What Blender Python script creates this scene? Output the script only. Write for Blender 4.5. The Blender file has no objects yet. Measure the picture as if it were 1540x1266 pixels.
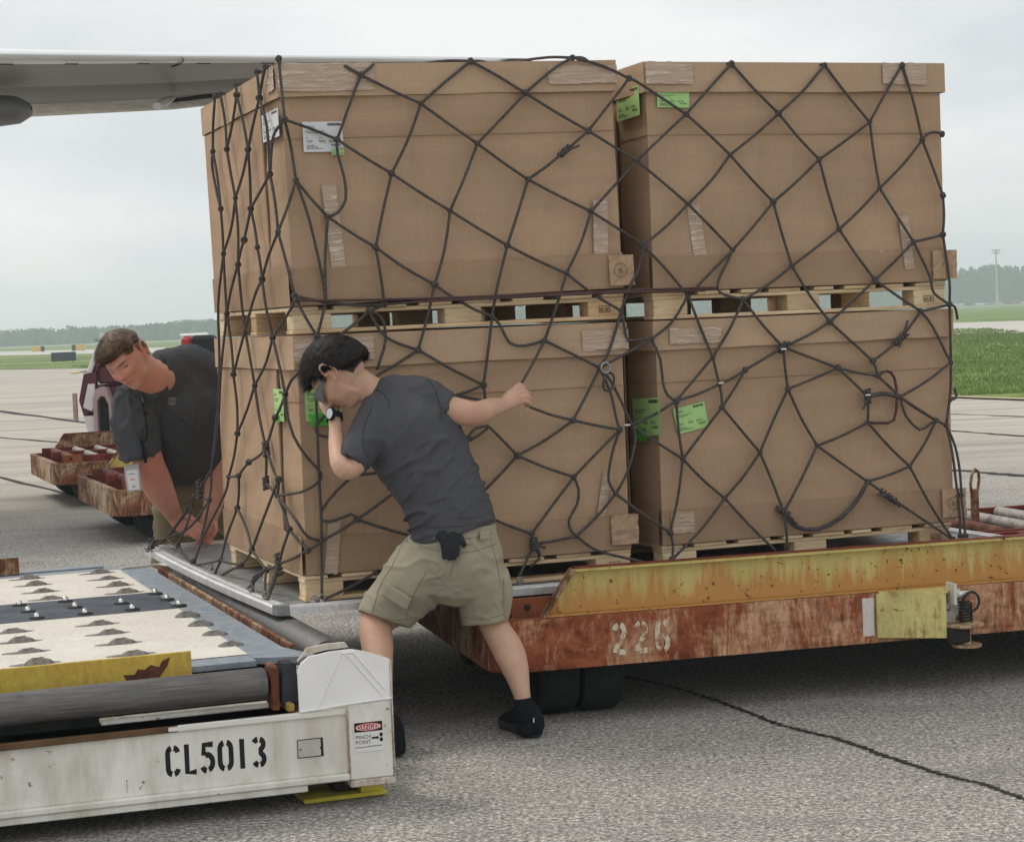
import bpy, bmesh, math, random
import numpy as np
from mathutils import Vector, Matrix, noise
random.seed(7)
SC = bpy.context.scene
COL = SC.collection
R = math.radians

# ------------------------------------------------------------------ camera
EH = 1.46
PITCH, ROLL = .0499, .0416
cam_d = bpy.data.cameras.new('camera'); cam = bpy.data.objects.new('camera', cam_d); COL.objects.link(cam)
cam_d.sensor_fit = 'HORIZONTAL'; cam_d.sensor_width = 36.0; cam_d.lens = 36.0 * 3000 / 1540
cam_d.clip_start = .1; cam_d.clip_end = 6000
_F = Vector((0, math.cos(PITCH), -math.sin(PITCH))); _U = Vector((0, math.sin(PITCH), math.cos(PITCH))); _R = Vector((1, 0, 0))
CR = _R * math.cos(ROLL) - _U * math.sin(ROLL); CU = _R * math.sin(ROLL) + _U * math.cos(ROLL)
M = Matrix((CR, CU, -_F)).transposed().to_4x4(); M.translation = Vector((0, 0, EH))
cam.matrix_world = M
SC.camera = cam

# ------------------------------------------------------------------ world, sun, exposure
SUN_EL, SUN_AZ = R(52), R(-62)      # azimuth from +Y towards +X
w = bpy.data.worlds.new('World'); SC.world = w; w.use_nodes = True
nt = w.node_tree; nt.nodes.clear()
def N_(t, typ, **kw):
    n = t.nodes.new(typ)
    for k, v in kw.items():
        if k in n.inputs: n.inputs[k].default_value = v
        else: setattr(n, k, v)
    return n
sky = N_(nt, 'ShaderNodeTexSky'); sky.sky_type = 'NISHITA'; sky.sun_disc = False
sky.sun_elevation = SUN_EL; sky.sun_rotation = SUN_AZ; sky.dust_density = 2.0
tc = N_(nt, 'ShaderNodeTexCoord')
mp = N_(nt, 'ShaderNodeMapping'); mp.inputs['Scale'].default_value = (1.0, 1.0, 3.0)
nt.links.new(tc.outputs['Generated'], mp.inputs['Vector'])
nz = N_(nt, 'ShaderNodeTexNoise', Scale=3.2, Detail=5.0, Roughness=.5)
nt.links.new(mp.outputs['Vector'], nz.inputs['Vector'])
cr = N_(nt, 'ShaderNodeValToRGB')
cr.color_ramp.elements[0].position = .38; cr.color_ramp.elements[0].color = (7.0, 7.3, 7.5, 1)
cr.color_ramp.elements[1].position = .62; cr.color_ramp.elements[1].color = (9.3, 9.25, 9.15, 1)
nt.links.new(nz.outputs['Fac'], cr.inputs['Fac'])
mx = N_(nt, 'ShaderNodeMix', data_type='RGBA'); mx.inputs[0].default_value = .93
nt.links.new(sky.outputs['Color'], mx.inputs[6]); nt.links.new(cr.outputs['Color'], mx.inputs[7])
bg = N_(nt, 'ShaderNodeBackground', Strength=.1); wo = N_(nt, 'ShaderNodeOutputWorld')
nt.links.new(mx.outputs[2], bg.inputs['Color']); nt.links.new(bg.outputs[0], wo.inputs['Surface'])

sd = bpy.data.lights.new('sun', 'SUN'); sd.energy = 1.5; sd.angle = R(22); sd.color = (1, .94, .84)
sun = bpy.data.objects.new('sun', sd); COL.objects.link(sun)
sdir = Vector((math.sin(SUN_AZ) * math.cos(SUN_EL), math.cos(SUN_AZ) * math.cos(SUN_EL), math.sin(SUN_EL)))
sun.rotation_euler = sdir.to_track_quat('Z', 'Y').to_euler(); sun.location = (0, 0, 30)
vs = SC.view_settings; vs.view_transform = 'Standard'; vs.look = 'None'; vs.exposure = .12; vs.gamma = 1
try: vs.use_curve_mapping = False
except Exception: pass
SC.cycles.use_denoising = True
SC.cycles.max_bounces = 6; SC.cycles.diffuse_bounces = 3; SC.cycles.glossy_bounces = 3
SC.cycles.transmission_bounces = 4; SC.cycles.volume_bounces = 1; SC.cycles.transparent_max_bounces = 8
SC.cycles.use_adaptive_sampling = True; SC.cycles.adaptive_threshold = .015

# ------------------------------------------------------------------ pixel geometry helpers (survey of the photograph)
FPX = 3000.0
def ray(x, y): return _F + CR * ((x - 770) / FPX) - CU * ((y - 633) / FPX)
CAMP = Vector((0, 0, EH))
YAW = .3463
O3 = Vector((-.769, 7.1709, 0))
UD = Vector((math.cos(YAW), math.sin(YAW), 0)); ND = Vector((-math.sin(YAW), math.cos(YAW), 0))
def toloc(P): Q = P - O3; return Vector((Q.dot(UD), Q.dot(ND), Q.z))
def wz(x, y, z=0.0):
    d = ray(x, y); return CAMP + d * ((z - EH) / d.z)
def wy(x, y, Y):
    d = ray(x, y); return CAMP + d * (Y / d.y)
def ln(x, y, t=0.0):          # on a plane parallel to the front of the load, in load axes
    d = ray(x, y); k = ((O3 - CAMP).dot(ND) + t) / d.dot(ND); return toloc(CAMP + d * k)
def lu(x, y, s=0.0):          # on a plane parallel to the left side of the load
    d = ray(x, y); k = ((O3 - CAMP).dot(UD) + s) / d.dot(UD); return toloc(CAMP + d * k)
def lz(x, y, z): return toloc(wz(x, y, z))

# ------------------------------------------------------------------ object helpers
def thing(name, label, cat, loc=(0, 0, 0), rotz=0.0, group=None):
    o = bpy.data.objects.new(name, None); COL.objects.link(o); o.empty_display_size = .2
    o.location = loc; o.rotation_euler = (0, 0, rotz); o['label'] = label; o['category'] = cat
    if group: o['group'] = group
    return o
def tag(o, label, cat, group=None, kind=None):
    if label: o['label'] = label
    if cat: o['category'] = cat
    if group: o['group'] = group
    if kind: o['kind'] = kind
    return o
def mobj(name, me, mat=None, parent=None, smooth=False, loc=None, label=None, kind=None):
    if mat is not None and not me.materials: me.materials.append(mat)
    if smooth:
        for p in me.polygons: p.use_smooth = True
    o = bpy.data.objects.new(name, me); COL.objects.link(o)
    if parent: o.parent = parent
    if loc is not None: o.location = loc
    if label: o['label'] = label
    if kind: o['kind'] = kind
    return o
class B:
    """collects geometry for one mesh"""
    def __init__(s): s.v = []; s.f = []; s.m = []
    def add(s, vs, fs, mi=0):
        k = len(s.v); s.v += [tuple(p) for p in vs]; s.f += [tuple(i + k for i in f) for f in fs]; s.m += [mi] * len(fs); return s
    def box(s, x0, x1, y0, y1, z0, z1, mi=0, T=None):
        vs = [Vector((x, y, z)) for x in (x0, x1) for y in (y0, y1) for z in (z0, z1)]
        if T is not None: vs = [T @ v for v in vs]
        return s.add(vs, [(0, 1, 3, 2), (4, 6, 7, 5), (0, 4, 5, 1), (2, 3, 7, 6), (0, 2, 6, 4), (1, 5, 7, 3)], mi)
    def cbox(s, x0, x1, y0, y1, z0, z1, c=.004, mi=0, T=None):
        """box with chamfered edges"""
        vs = []; ids = {}
        X = (x0, x1); Y = (y0, y1); Z = (z0, z1)
        for i in (0, 1):
            for j in (0, 1):
                for k in (0, 1):
                    sx, sy, sz = (1 - 2 * i), (1 - 2 * j), (1 - 2 * k)
                    for a, d in (('x', (0, sy * c, sz * c)), ('y', (sx * c, 0, sz * c)), ('z', (sx * c, sy * c, 0))):
                        ids[(i, j, k, a)] = len(vs); vs.append(Vector((X[i] + d[0], Y[j] + d[1], Z[k] + d[2])))
        fs = []
        q = ((0, 0), (1, 0), (1, 1), (0, 1))
        for i in (0, 1):
            fs.append([ids[(i, a, b, 'x')] for a, b in (q if i else q[::-1])])
            fs.append([ids[(a, i, b, 'y')] for a, b in (q[::-1] if i else q)])
            fs.append([ids[(a, b, i, 'z')] for a, b in (q if i else q[::-1])])
        for a in (0, 1):
            for b in (0, 1):
                fs.append([ids[(0, a, b, 'y')], ids[(1, a, b, 'y')], ids[(1, a, b, 'z')], ids[(0, a, b, 'z')]])
                fs.append([ids[(a, 0, b, 'x')], ids[(a, 1, b, 'x')], ids[(a, 1, b, 'z')], ids[(a, 0, b, 'z')]])
                fs.append([ids[(a, b, 0, 'x')], ids[(a, b, 1, 'x')], ids[(a, b, 1, 'y')], ids[(a, b, 0, 'y')]])
        for i in (0, 1):
            for j in (0, 1):
                for k in (0, 1): fs.append([ids[(i, j, k, a)] for a in 'xyz'])
        if T is not None: vs = [T @ v for v in vs]
        return s.add(vs, fs, mi)
    def tube(s, pts, r, n=10, cap=True, mi=0, rs=None):
        pts = [Vector(p) for p in pts]; m = len(pts); vs = []; A = None
        for i, p in enumerate(pts):
            t = (pts[min(i + 1, m - 1)] - pts[max(i - 1, 0)]).normalized()
            if A is None:
                A = t.cross(Vector((0, 0, 1)))
                if A.length < .1: A = t.cross(Vector((1, 0, 0)))
            A = (A - t * A.dot(t)).normalized(); Bv = t.cross(A)
            rr = rs[i] if rs else r
            for k in range(n):
                a = 2 * math.pi * k / n; vs.append(p + (A * math.cos(a) + Bv * math.sin(a)) * rr)
        fs = [(i * n + k, i * n + (k + 1) % n, (i + 1) * n + (k + 1) % n, (i + 1) * n + k) for i in range(m - 1) for k in range(n)]
        if cap: fs += [tuple(range(n))[::-1], tuple((m - 1) * n + k for k in range(n))]
        return s.add(vs, fs, mi)
    def prism(s, poly, z0, z1, mi=0, T=None):
        """poly in xy, extruded in z"""
        n = len(poly)
        vs = [Vector((x, y, z0)) for x, y in poly] + [Vector((x, y, z1)) for x, y in poly]
        if T is not None: vs = [T @ v for v in vs]
        fs = [tuple(range(n))[::-1], tuple(range(n, 2 * n))] + [(i, (i + 1) % n, n + (i + 1) % n, n + i) for i in range(n)]
        return s.add(vs, fs, mi)
    def plate(s, poly, y0, y1, mi=0, T=None):
        """poly in xz, extruded in y"""
        n = len(poly)
        vs = [Vector((x, y0, z)) for x, z in poly] + [Vector((x, y1, z)) for x, z in poly]
        if T is not None: vs = [T @ v for v in vs]
        fs = [tuple(range(n)), tuple(range(n, 2 * n))[::-1]] + [((i + 1) % n, i, n + i, n + (i + 1) % n) for i in range(n)]
        return s.add(vs, fs, mi)
    def lathe(s, prof, n=24, T=None, mi=0):
        """prof: (r, z) about z"""
        m = len(prof); vs = []
        for r, z in prof:
            for k in range(n):
                a = 2 * math.pi * k / n; vs.append(Vector((r * math.cos(a), r * math.sin(a), z)))
        if T is not None: vs = [T @ v for v in vs]
        fs = [(i * n + k, i * n + (k + 1) % n, (i + 1) * n + (k + 1) % n, (i + 1) * n + k) for i in range(m - 1) for k in range(n)]
        fs += [tuple(range(n))[::-1], tuple((m - 1) * n + k for k in range(n))]
        return s.add(vs, fs, mi)
    def me(s, name, mats=()):
        me = bpy.data.meshes.new(name); me.from_pydata(s.v, [], s.f)
        for m_ in mats: me.materials.append(m_)
        if len(mats) > 1: me.polygons.foreach_set('material_index', s.m)
        bm = bmesh.new(); bm.from_mesh(me); bmesh.ops.recalc_face_normals(bm, faces=bm.faces); bm.to_mesh(me); bm.free()
        return me
    def obj(s, name, mat, parent=None, smooth=False, label=None, kind=None, loc=None):
        mats = mat if isinstance(mat, (list, tuple)) else (mat,)
        o = mobj(name, s.me(name, mats), None, parent, False, loc, label, kind)
        if smooth:
            for p in o.data.polygons: p.use_smooth = True
            try: o.data.set_sharp_from_angle(angle=R(40))
            except Exception: pass
        return o
def rotT(axis, ang, loc=(0, 0, 0)): return Matrix.Translation(Vector(loc)) @ Matrix.Rotation(ang, 4, axis)

def catmull(pts, sub):
    pts = [np.array(p, float) for p in pts]; out = []
    for i in range(len(pts) - 1):
        p0 = pts[i - 1] if i > 0 else 2 * pts[0] - pts[1]; p1, p2 = pts[i], pts[i + 1]
        p3 = pts[i + 2] if i + 2 < len(pts) else 2 * pts[-1] - pts[-2]
        for k in range(sub):
            t = k / sub
            out.append(.5 * ((2 * p1) + (-p0 + p2) * t + (2 * p0 - 5 * p1 + 4 * p2 - p3) * t * t + (-p0 + 3 * p1 - 3 * p2 + p3) * t ** 3))
    out.append(pts[-1]); return out

# ------------------------------------------------------------------ materials
class MT:
    def __init__(s, name, rough=.7, metal=0.0, spec=.5):
        s.m = bpy.data.materials.new(name); s.m.use_nodes = True; s.t = s.m.node_tree
        s.b = s.t.nodes['Principled BSDF']; s.b.inputs['Roughness'].default_value = rough
        s.b.inputs['Metallic'].default_value = metal; s.b.inputs['Specular IOR Level'].default_value = spec
        s.tc = s.t.nodes.new('ShaderNodeTexCoord'); s.h = None
    def vec(s, scale=(1, 1, 1), src='Object', rot=(0, 0, 0)):
        mp = s.t.nodes.new('ShaderNodeMapping'); mp.inputs['Scale'].default_value = scale; mp.inputs['Rotation'].default_value = rot
        s.t.links.new(s.tc.outputs[src], mp.inputs['Vector']); return mp.outputs[0]
    def noise(s, scale, detail=4, rough=.55, sc=(1, 1, 1), dist=0.0, src='Object', rot=(0, 0, 0)):
        n = s.t.nodes.new('ShaderNodeTexNoise'); n.inputs['Scale'].default_value = scale; n.inputs['Detail'].default_value = detail
        n.inputs['Roughness'].default_value = rough; n.inputs['Distortion'].default_value = dist
        s.t.links.new(s.vec(sc, src, rot), n.inputs['Vector']); return n.outputs['Fac']
    def vor(s, scale, sc=(1, 1, 1), feat='F1', src='Object', out='Distance'):
        n = s.t.nodes.new('ShaderNodeTexVoronoi'); n.feature = feat; n.inputs['Scale'].default_value = scale
        s.t.links.new(s.vec(sc, src), n.inputs['Vector']); return n.outputs[out]
    def wave(s, scale, sc=(1, 1, 1), dist=0.0, direction='X', rot=(0, 0, 0)):
        n = s.t.nodes.new('ShaderNodeTexWave'); n.inputs['Scale'].default_value = scale; n.inputs['Distortion'].default_value = dist
        n.bands_direction = direction
        s.t.links.new(s.vec(sc, rot=rot), n.inputs['Vector']); return n.outputs['Fac']
    def ramp(s, fac, stops):
        n = s.t.nodes.new('ShaderNodeValToRGB'); e = n.color_ramp.elements
        while len(e) < len(stops): e.new(.5)
        for i, (p, c) in enumerate(stops):
            e[i].position = p; c = (c, c, c) if isinstance(c, (int, float)) else c; e[i].color = (*c, 1)
        s.t.links.new(fac, n.inputs['Fac']); return n.outputs['Color']
    def mix(s, fac, a, b, mode='MIX'):
        n = s.t.nodes.new('ShaderNodeMix'); n.data_type = 'RGBA'; n.blend_type = mode
        for i, x in ((0, fac), (6, a), (7, b)):
            if isinstance(x, (int, float)): n.inputs[i].default_value = x if i == 0 else (x, x, x, 1)
            elif isinstance(x, tuple): n.inputs[i].default_value = (*x, 1)
            else: s.t.links.new(x, n.inputs[i])
        return n.outputs[2]
    def math(s, op, a, b=None):
        n = s.t.nodes.new('ShaderNodeMath'); n.operation = op
        for i, x in enumerate((a, b)):
            if x is None: continue
            if isinstance(x, (int, float)): n.inputs[i].default_value = x
            else: s.t.links.new(x, n.inputs[i])
        return n.outputs[0]
    def sep(s, src='Object'):
        n = s.t.nodes.new('ShaderNodeSeparateXYZ'); s.t.links.new(s.tc.outputs[src], n.inputs[0]); return n.outputs
    def col(s, c):
        if isinstance(c, tuple): s.b.inputs['Base Color'].default_value = (*c, 1)
        else: s.t.links.new(c, s.b.inputs['Base Color'])
        return s
    def rough(s, c): s.t.links.new(c, s.b.inputs['Roughness']); return s
    def bump(s, h, strength=.3, dist=.01):
        n = s.t.nodes.new('ShaderNodeBump'); n.inputs['Strength'].default_value = strength; n.inputs['Distance'].default_value = dist
        s.t.links.new(h, n.inputs['Height'])
        if s.h is not None: s.t.links.new(s.h, n.inputs['Normal'])
        s.h = n.outputs[0]; s.t.links.new(s.h, s.b.inputs['Normal']); return s

def plain(name, c, rough=.6, metal=0.0, var=.25, scale=12, bump=0.0, sc=(1, 1, 1)):
    m = MT(name, rough, metal, spec=.12 if sum(c) < .4 and rough > .4 else .35); n = m.noise(scale, 4, sc=sc)
    m.col(m.ramp(n, [(.3, tuple(x * (1 - var) for x in c)), (.7, tuple(min(1, x * (1 + var)) for x in c))]))
    if bump: m.bump(n, bump, .01)
    return m.m

def cardboard(name, c, crease=()):
    m = MT(name, .8, spec=.15)
    big = m.noise(1.6, 3); fine = m.noise(60, 3, sc=(1, 1, 1)); cor = m.noise(10, 2, sc=(26, 26, .5))
    a = m.ramp(big, [(.3, tuple(x * .9 for x in c)), (.7, tuple(x * 1.07 for x in c))])
    a = m.mix(.05, a, m.ramp(fine, [(.3, .25), (.7, .8)]), 'OVERLAY')
    a = m.mix(.06, a, m.ramp(cor, [(.35, .2), (.65, .8)]), 'OVERLAY')
    sc_ = m.noise(3.2, 6, .7, sc=(1, 1, .5), dist=1.2); a = m.mix(m.ramp(sc_, [(.60, 0.0), (.75, .3)]), a, tuple(x * .74 for x in c)); hz_ = m.noise(2.5, 5, .6, sc=(.6, .6, 9)); a = m.mix(.10, a, m.ramp(hz_, [(.3, .25), (.7, .8)]), 'OVERLAY')
    m.col(a); m.bump(cor, .12, .002); m.bump(m.noise(3.2, 4), .6, .03); m.bump(sc_, .1, .004)
    return m.m
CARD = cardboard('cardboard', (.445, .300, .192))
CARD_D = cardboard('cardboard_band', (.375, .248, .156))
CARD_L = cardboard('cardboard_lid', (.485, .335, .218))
CARD_E = plain('cardboard_edge', (.45, .30, .19), .9, 0, .3, 90)

def tape():
    m = MT('packing_tape', .15, spec=.8); n = m.noise(9, 5, .6, sc=(1, 1, 7), dist=.8)
    m.col(m.ramp(n, [(.45, (.47, .33, .23)), (.6, (.54, .40, .30)), (.68, (.78, .70, .62)), (.74, (.52, .38, .29))]))  # narrow pale stop paints white glints into the tape colour
    m.rough(m.ramp(n, [(.3, .10), (.7, .35)])); m.bump(n, .9, .008); return m.m
TAPE = tape()

def wood():
    m = MT('pallet_wood', .8, spec=.2); g = m.noise(3, 6, .6, sc=(2, 2, 18), dist=1.5); g2 = m.noise(5, 5, .65, sc=(1, 9, 9), dist=.8)
    inf = m.t.nodes.new('ShaderNodeObjectInfo')
    a = m.ramp(g2, [(.3, (.58, .45, .30)), (.5, (.78, .66, .49)), (.72, (.88, .79, .62))])
    b = m.ramp(inf.outputs['Random'], [(0, (.62, .50, .38)), (.5, (1.0, .93, .82)), (1, (.88, .70, .52))])
    m.col(m.mix(1.0, a, b, 'MULTIPLY')); m.bump(g2, .5, .004); return m.m
WOOD = wood()

def rust_paint(name, paint, amt=.5, streak=True, rustc=((.075, .022, .012), (.21, .06, .022), (.36, .12, .04)), soft=.05):
    m = MT(name, .75, spec=.2)
    rn = m.noise(9, 9, .72, dist=.6); r = m.ramp(rn, [(.3, rustc[0]), (.5, rustc[1]), (.7, rustc[2])])
    s1 = m.noise(6, 9, .74, sc=(1.3, 1.3, .8), dist=1.0); s2 = m.noise(42, 6, .75, sc=(1.3, 1.3, .22)); s3 = m.noise(1.7, 3, .5); s4 = m.noise(16, 6, .7, sc=(.35, .35, 1.6), dist=.5)
    k = m.math('ADD', m.math('MULTIPLY', s1, .42), m.math('MULTIPLY', s2, .26)); k = m.math('ADD', k, m.math('MULTIPLY', s3, .24)); k = m.math('ADD', k, m.math('MULTIPLY', s4, .14))
    th = .40 + .20 * amt
    mask = m.ramp(k, [(th - soft, 0.0), (th, .45), (th + soft, 1.0)])
    pn = m.noise(5, 5); p = m.ramp(pn, [(.3, tuple(x * .78 for x in paint)), (.7, tuple(min(1, x * 1.1) for x in paint))])
    st = m.noise(14, 7, .7, sc=(2.6, 2.6, .3)); p = m.mix(m.ramp(st, [(.42, 0.0), (.66, .7)]), p, tuple(.55 * a + .45 * b for a, b in zip(paint, (.42, .16, .06))))
    fine = m.noise(70, 5, .7, sc=(1, 1, .5)); o = m.mix(mask, r, p); o = m.mix(.3, o, m.ramp(fine, [(.3, .2), (.7, .8)]), 'OVERLAY')
    dk = m.noise(5, 7, .75, sc=(.5, .5, 3.5), dist=.8); o = m.mix(m.ramp(dk, [(.62, 0.0), (.66, .85)]), o, tuple(x * .5 for x in rustc[0])); m.col(o); m.rough(m.ramp(mask, [(0, .85), (1, .5)])); m.bump(mask, .5, .003); m.bump(rn, .5, .004); m.bump(fine, .3, .002)
    return m.m
RUST_BEAM = rust_paint('rusted_beam_paint', (.68, .42, .25), .84, rustc=((.075, .022, .012), (.26, .072, .032), (.42, .145, .06)), soft=.05)
RUST_DK = rust_paint('dark_rust_paint', (.55, .42, .25), .74, rustc=((.045, .02, .015), (.15, .05, .025), (.30, .10, .04)))
RUST_YEL = rust_paint('chipped_yellow_paint', (.62, .48, .13), .30)
RUST_RED = plain('red_primer', (.19, .045, .03), .6, 0, .4, 9, .3)
def yellow_rail():
    m = MT('faded_yellow_rail', .55, spec=.4); z = m.sep()[2]
    pn = m.noise(4, 5); p = m.ramp(pn, [(.3, (.52, .43, .13)), (.7, (.66, .55, .20))])
    st = m.noise(10, 7, .65, sc=(2.2, 2.2, .3)); zz = m.ramp(z, [(0.40, .32), (.50, .10), (.56, 0.0)])
    k = m.math('ADD', st, zz)
    p = m.mix(m.ramp(k, [(.52, 0.0), (.72, .85)]), p, (.50, .22, .05))
    dots = m.math('ADD', m.noise(38, 4, .7), m.math('MULTIPLY', m.noise(2.2, 3), .35))
    p = m.mix(m.ramp(dots, [(.80, 0.0), (.83, 1.0)]), p, (.13, .045, .02))
    m.col(p); m.bump(dots, .25, .004); return m.m
YRAIL = yellow_rail()

def white_paint():
    m = MT('worn_white_paint', .42, spec=.5); n = m.noise(3, 5); st = m.noise(8, 7, .65, sc=(1.2, 1.2, .35)); d = m.noise(26, 5, .7)
    a = m.ramp(n, [(.3, (.72, .70, .64)), (.7, (.86, .84, .78))])
    a = m.mix(m.ramp(st, [(.45, 0.0), (.72, .7)]), a, (.44, .39, .30))
    big = m.noise(1.7, 2); k = m.math('ADD', m.math('MULTIPLY', d, .62), m.math('MULTIPLY', big, .42))
    a = m.mix(m.ramp(k, [(.60, 0.0), (.63, 1.0)]), a, (.20, .11, .055))
    m.col(a); m.bump(n, .2, .01); m.bump(d, .15, .003); return m.m
WHITE = white_paint()
WHITE_C = plain('clean_white_paint', (.88, .87, .85), .35, 0, .05, 6, .1)
EDGE_RUST = rust_paint('rusty_white_edge', (.70, .66, .58), .40)
ALU = None
def metal(name, c, rough=.35, sc=(1, 30, 30), metal_=1.0, var=.25):
    m = MT(name, rough, metal_); n = m.noise(4, 6, .6, sc=sc); n2 = m.noise(14, 5, .7)
    a = m.ramp(n, [(.3, tuple(x * (1 - var) for x in c)), (.7, tuple(min(1, x * (1 + var)) for x in c))])
    a = m.mix(m.ramp(n2, [(.55, 0.0), (.75, .35)]), a, tuple(x * .45 for x in c))
    m.col(a); m.rough(m.ramp(n2, [(.3, rough * .8), (.7, min(1, rough * 1.6))])); m.bump(n, .1, .002); return m.m
ALU = metal('scuffed_aluminium', (.72, .73, .74), .36, (12, 12, 12), .55, .15)
ALU_DULL = metal('dull_aluminium_sheet', (.30, .31, .31), .5, (6, 6, 6), .7)
STEEL_BL = metal('galvanised_deck', (.27, .31, .35), .5, (5, 5, 5), .35, .2)
DRUM = metal('worn_drum', (.145, .14, .135), .42, (2, 40, 40), .5, .35)
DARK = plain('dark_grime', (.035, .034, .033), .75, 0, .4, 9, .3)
BLACK = plain('matt_black', (.018, .018, .02), .6, 0, .3, 20)
RUBBER = plain('tyre_rubber', (.022, .022, .023), .85, 0, .35, 30, .3)
def cream_deck():
    m = MT('cream_tread_deck', .8, spec=.2); n = m.noise(5, 6, .65); f = m.noise(75, 3, .6, sc=(1, 1, 1)); v = m.vor(42, feat='F1')
    a = m.ramp(n, [(.3, (.60, .56, .49)), (.7, (.72, .68, .61))]); a = m.mix(.35, a, m.ramp(f, [(.3, .25), (.7, .85)]), 'OVERLAY')
    m.col(a); m.bump(v, .4, .004); m.bump(n, .2, .006); return m.m
CREAM = cream_deck()
BLUEGREY = plain('blue_grey_plate', (.075, .088, .105), .6, 0, .3, 9, .2)
CASTER = plain('dirty_caster', (.17, .155, .14), .7, 0, .5, 30, .5)
CHROME = plain('bright_ball', (.75, .75, .75), .2, 1.0, .1)
def rope_mat(name, c):
    m = MT(name, .9, spec=.08); n = m.noise(160, 3, .6); n2 = m.noise(8, 3)
    a = m.ramp(n, [(.3, tuple(x * .55 for x in c)), (.7, tuple(x * 1.5 for x in c))]); a = m.mix(.3, a, m.ramp(n2, [(.3, .25), (.7, .75)]), 'OVERLAY')
    m.col(a); m.bump(n, .7, .003); return m.m
ROPE = rope_mat('dark_net_cord', (.088, .080, .075)); ROPE2 = rope_mat('maroon_flecked_cord', (.10, .06, .058))
INK = plain('print_ink', (.05, .055, .05), .6); INKG = plain('stamp_ink', (.14, .09, .06), .8)
PAPER = plain('white_label', (.70, .71, .72), .5, 0, .06); GREEN = plain('green_label', (.42, .68, .26), .55, 0, .08); GREEN2 = plain('bright_green_sticker', (.10, .62, .06), .5, 0, .1)
# ------------------------------------------------------------------ ground and far setting
def apron_mat():
    m = MT('apron_surface', .95, spec=.1)
    y = m.sep()[1]
    f = m.noise(60, 5, .8); f2 = m.vor(95); f3 = m.noise(19, 5, .7); big = m.noise(.9, 5, .6); mid = m.noise(3.2, 5, .65)
    asp = m.ramp(f, [(.36, (.08, .076, .069)), (.47, (.30, .287, .262)), (.56, (.46, .44, .405)), (.66, (.86, .83, .77))])
    asp = m.mix(.5, asp, m.ramp(f2, [(.05, .95), (.5, .28)]), 'OVERLAY')
    asp = m.mix(.32, asp, m.ramp(f3, [(.3, .2), (.7, .85)]), 'OVERLAY')
    asp = m.mix(.35, asp, m.ramp(mid, [(.3, .35), (.7, .68)]), 'OVERLAY')
    asp = m.mix(m.ramp(m.noise(.8, 4, .6, sc=(1, 2, 1), rot=(0, 0, .3)), [(.55, 0.0), (.72, .55)]), asp, (.15, .147, .142)); asp = m.mix(m.ramp(m.noise(1.9, 5, .7), [(.60, 0.0), (.72, .45)]), asp, (.12, .118, .115))
    con = m.ramp(m.noise(.35, 5, .6), [(.3, (.42, .385, .33)), (.7, (.52, .48, .42))])
    con = m.mix(.3, con, m.ramp(f3, [(.3, .3), (.7, .75)]), 'OVERLAY')
    # tyre streaks running across
    st = m.noise(1.0, 7, .62, sc=(.06, 1.1, 1), rot=(0, 0, .05)); con = m.mix(m.ramp(st, [(.50, 0.0), (.64, .75)]), con, (.25, .24, .235))
    st2 = m.noise(2.4, 6, .7, sc=(.05, 1.0, 1), rot=(0, 0, -.12)); con = m.mix(m.ramp(st2, [(.58, 0.0), (.63, .5)]), con, (.19, .19, .19))
    edge = m.math('ADD', y, m.math('MULTIPLY', m.noise(.5, 3), 4.0))
    k = m.ramp(m.math('DIVIDE', edge, 40.0), [(.40, 0.0), (.58, 1.0)])
    m.col(m.mix(k, asp, con)); m.bump(f, .5, .006); m.bump(f2, .3, .004); return m.m
def grass_mat():
    m = MT('mown_grass', .95, spec=.1); n = m.noise(.22, 6, .65, sc=(1, .5, 1)); f = m.noise(2.4, 6, .75); s = m.noise(.12, 4, sc=(.15, 1, 1))
    a = m.ramp(n, [(.3, (.125, .185, .05)), (.55, (.185, .255, .075)), (.75, (.25, .285, .10))])
    a = m.mix(.7, a, m.ramp(f, [(.3, .1), (.7, .85)]), 'OVERLAY'); a = m.mix(.55, a, m.ramp(s, [(.35, .25), (.65, .7)]), 'OVERLAY')
    m.col(a); m.bump(f, .8, .06); return m.m
GRASS = grass_mat()
APRON = apron_mat()
CONC = plain('pale_runway_concrete', (.52, .49, .45), .9, 0, .08, .05, 0, (1, 1, 1))
def sheet(name, poly, z, mat, kind='structure', cat=None, label=None):
    b = B(); b.add([(x, y, z) for x, y in poly], [tuple(range(len(poly)))]); o = b.obj(name, mat)
    if o.data.polygons[0].normal.z < 0: o.data.flip_normals()
    o['kind'] = kind
    if label: o['label'] = label
    return o
b = B()
b.add([(-4000, -200, 0), (4000, -200, 0), (4000, 5000, 0), (-4000, 5000, 0)], [(0, 1, 2, 3)])
o = b.obj('apron', APRON); o['kind'] = 'structure'
GB = [(-400, 520), (-120, 209), (-60, 142), (-27.4, 107.4), (-20.4, 98.5), (-8, 67), (6.92, 30.9), (7.57, 29.2), (20, -1), (60, -100)]
far = [(1500, -100), (3800, 4900), (-3800, 4900), (-3800, 520)]
sheet('grass', GB + far, .02, GRASS)
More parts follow.
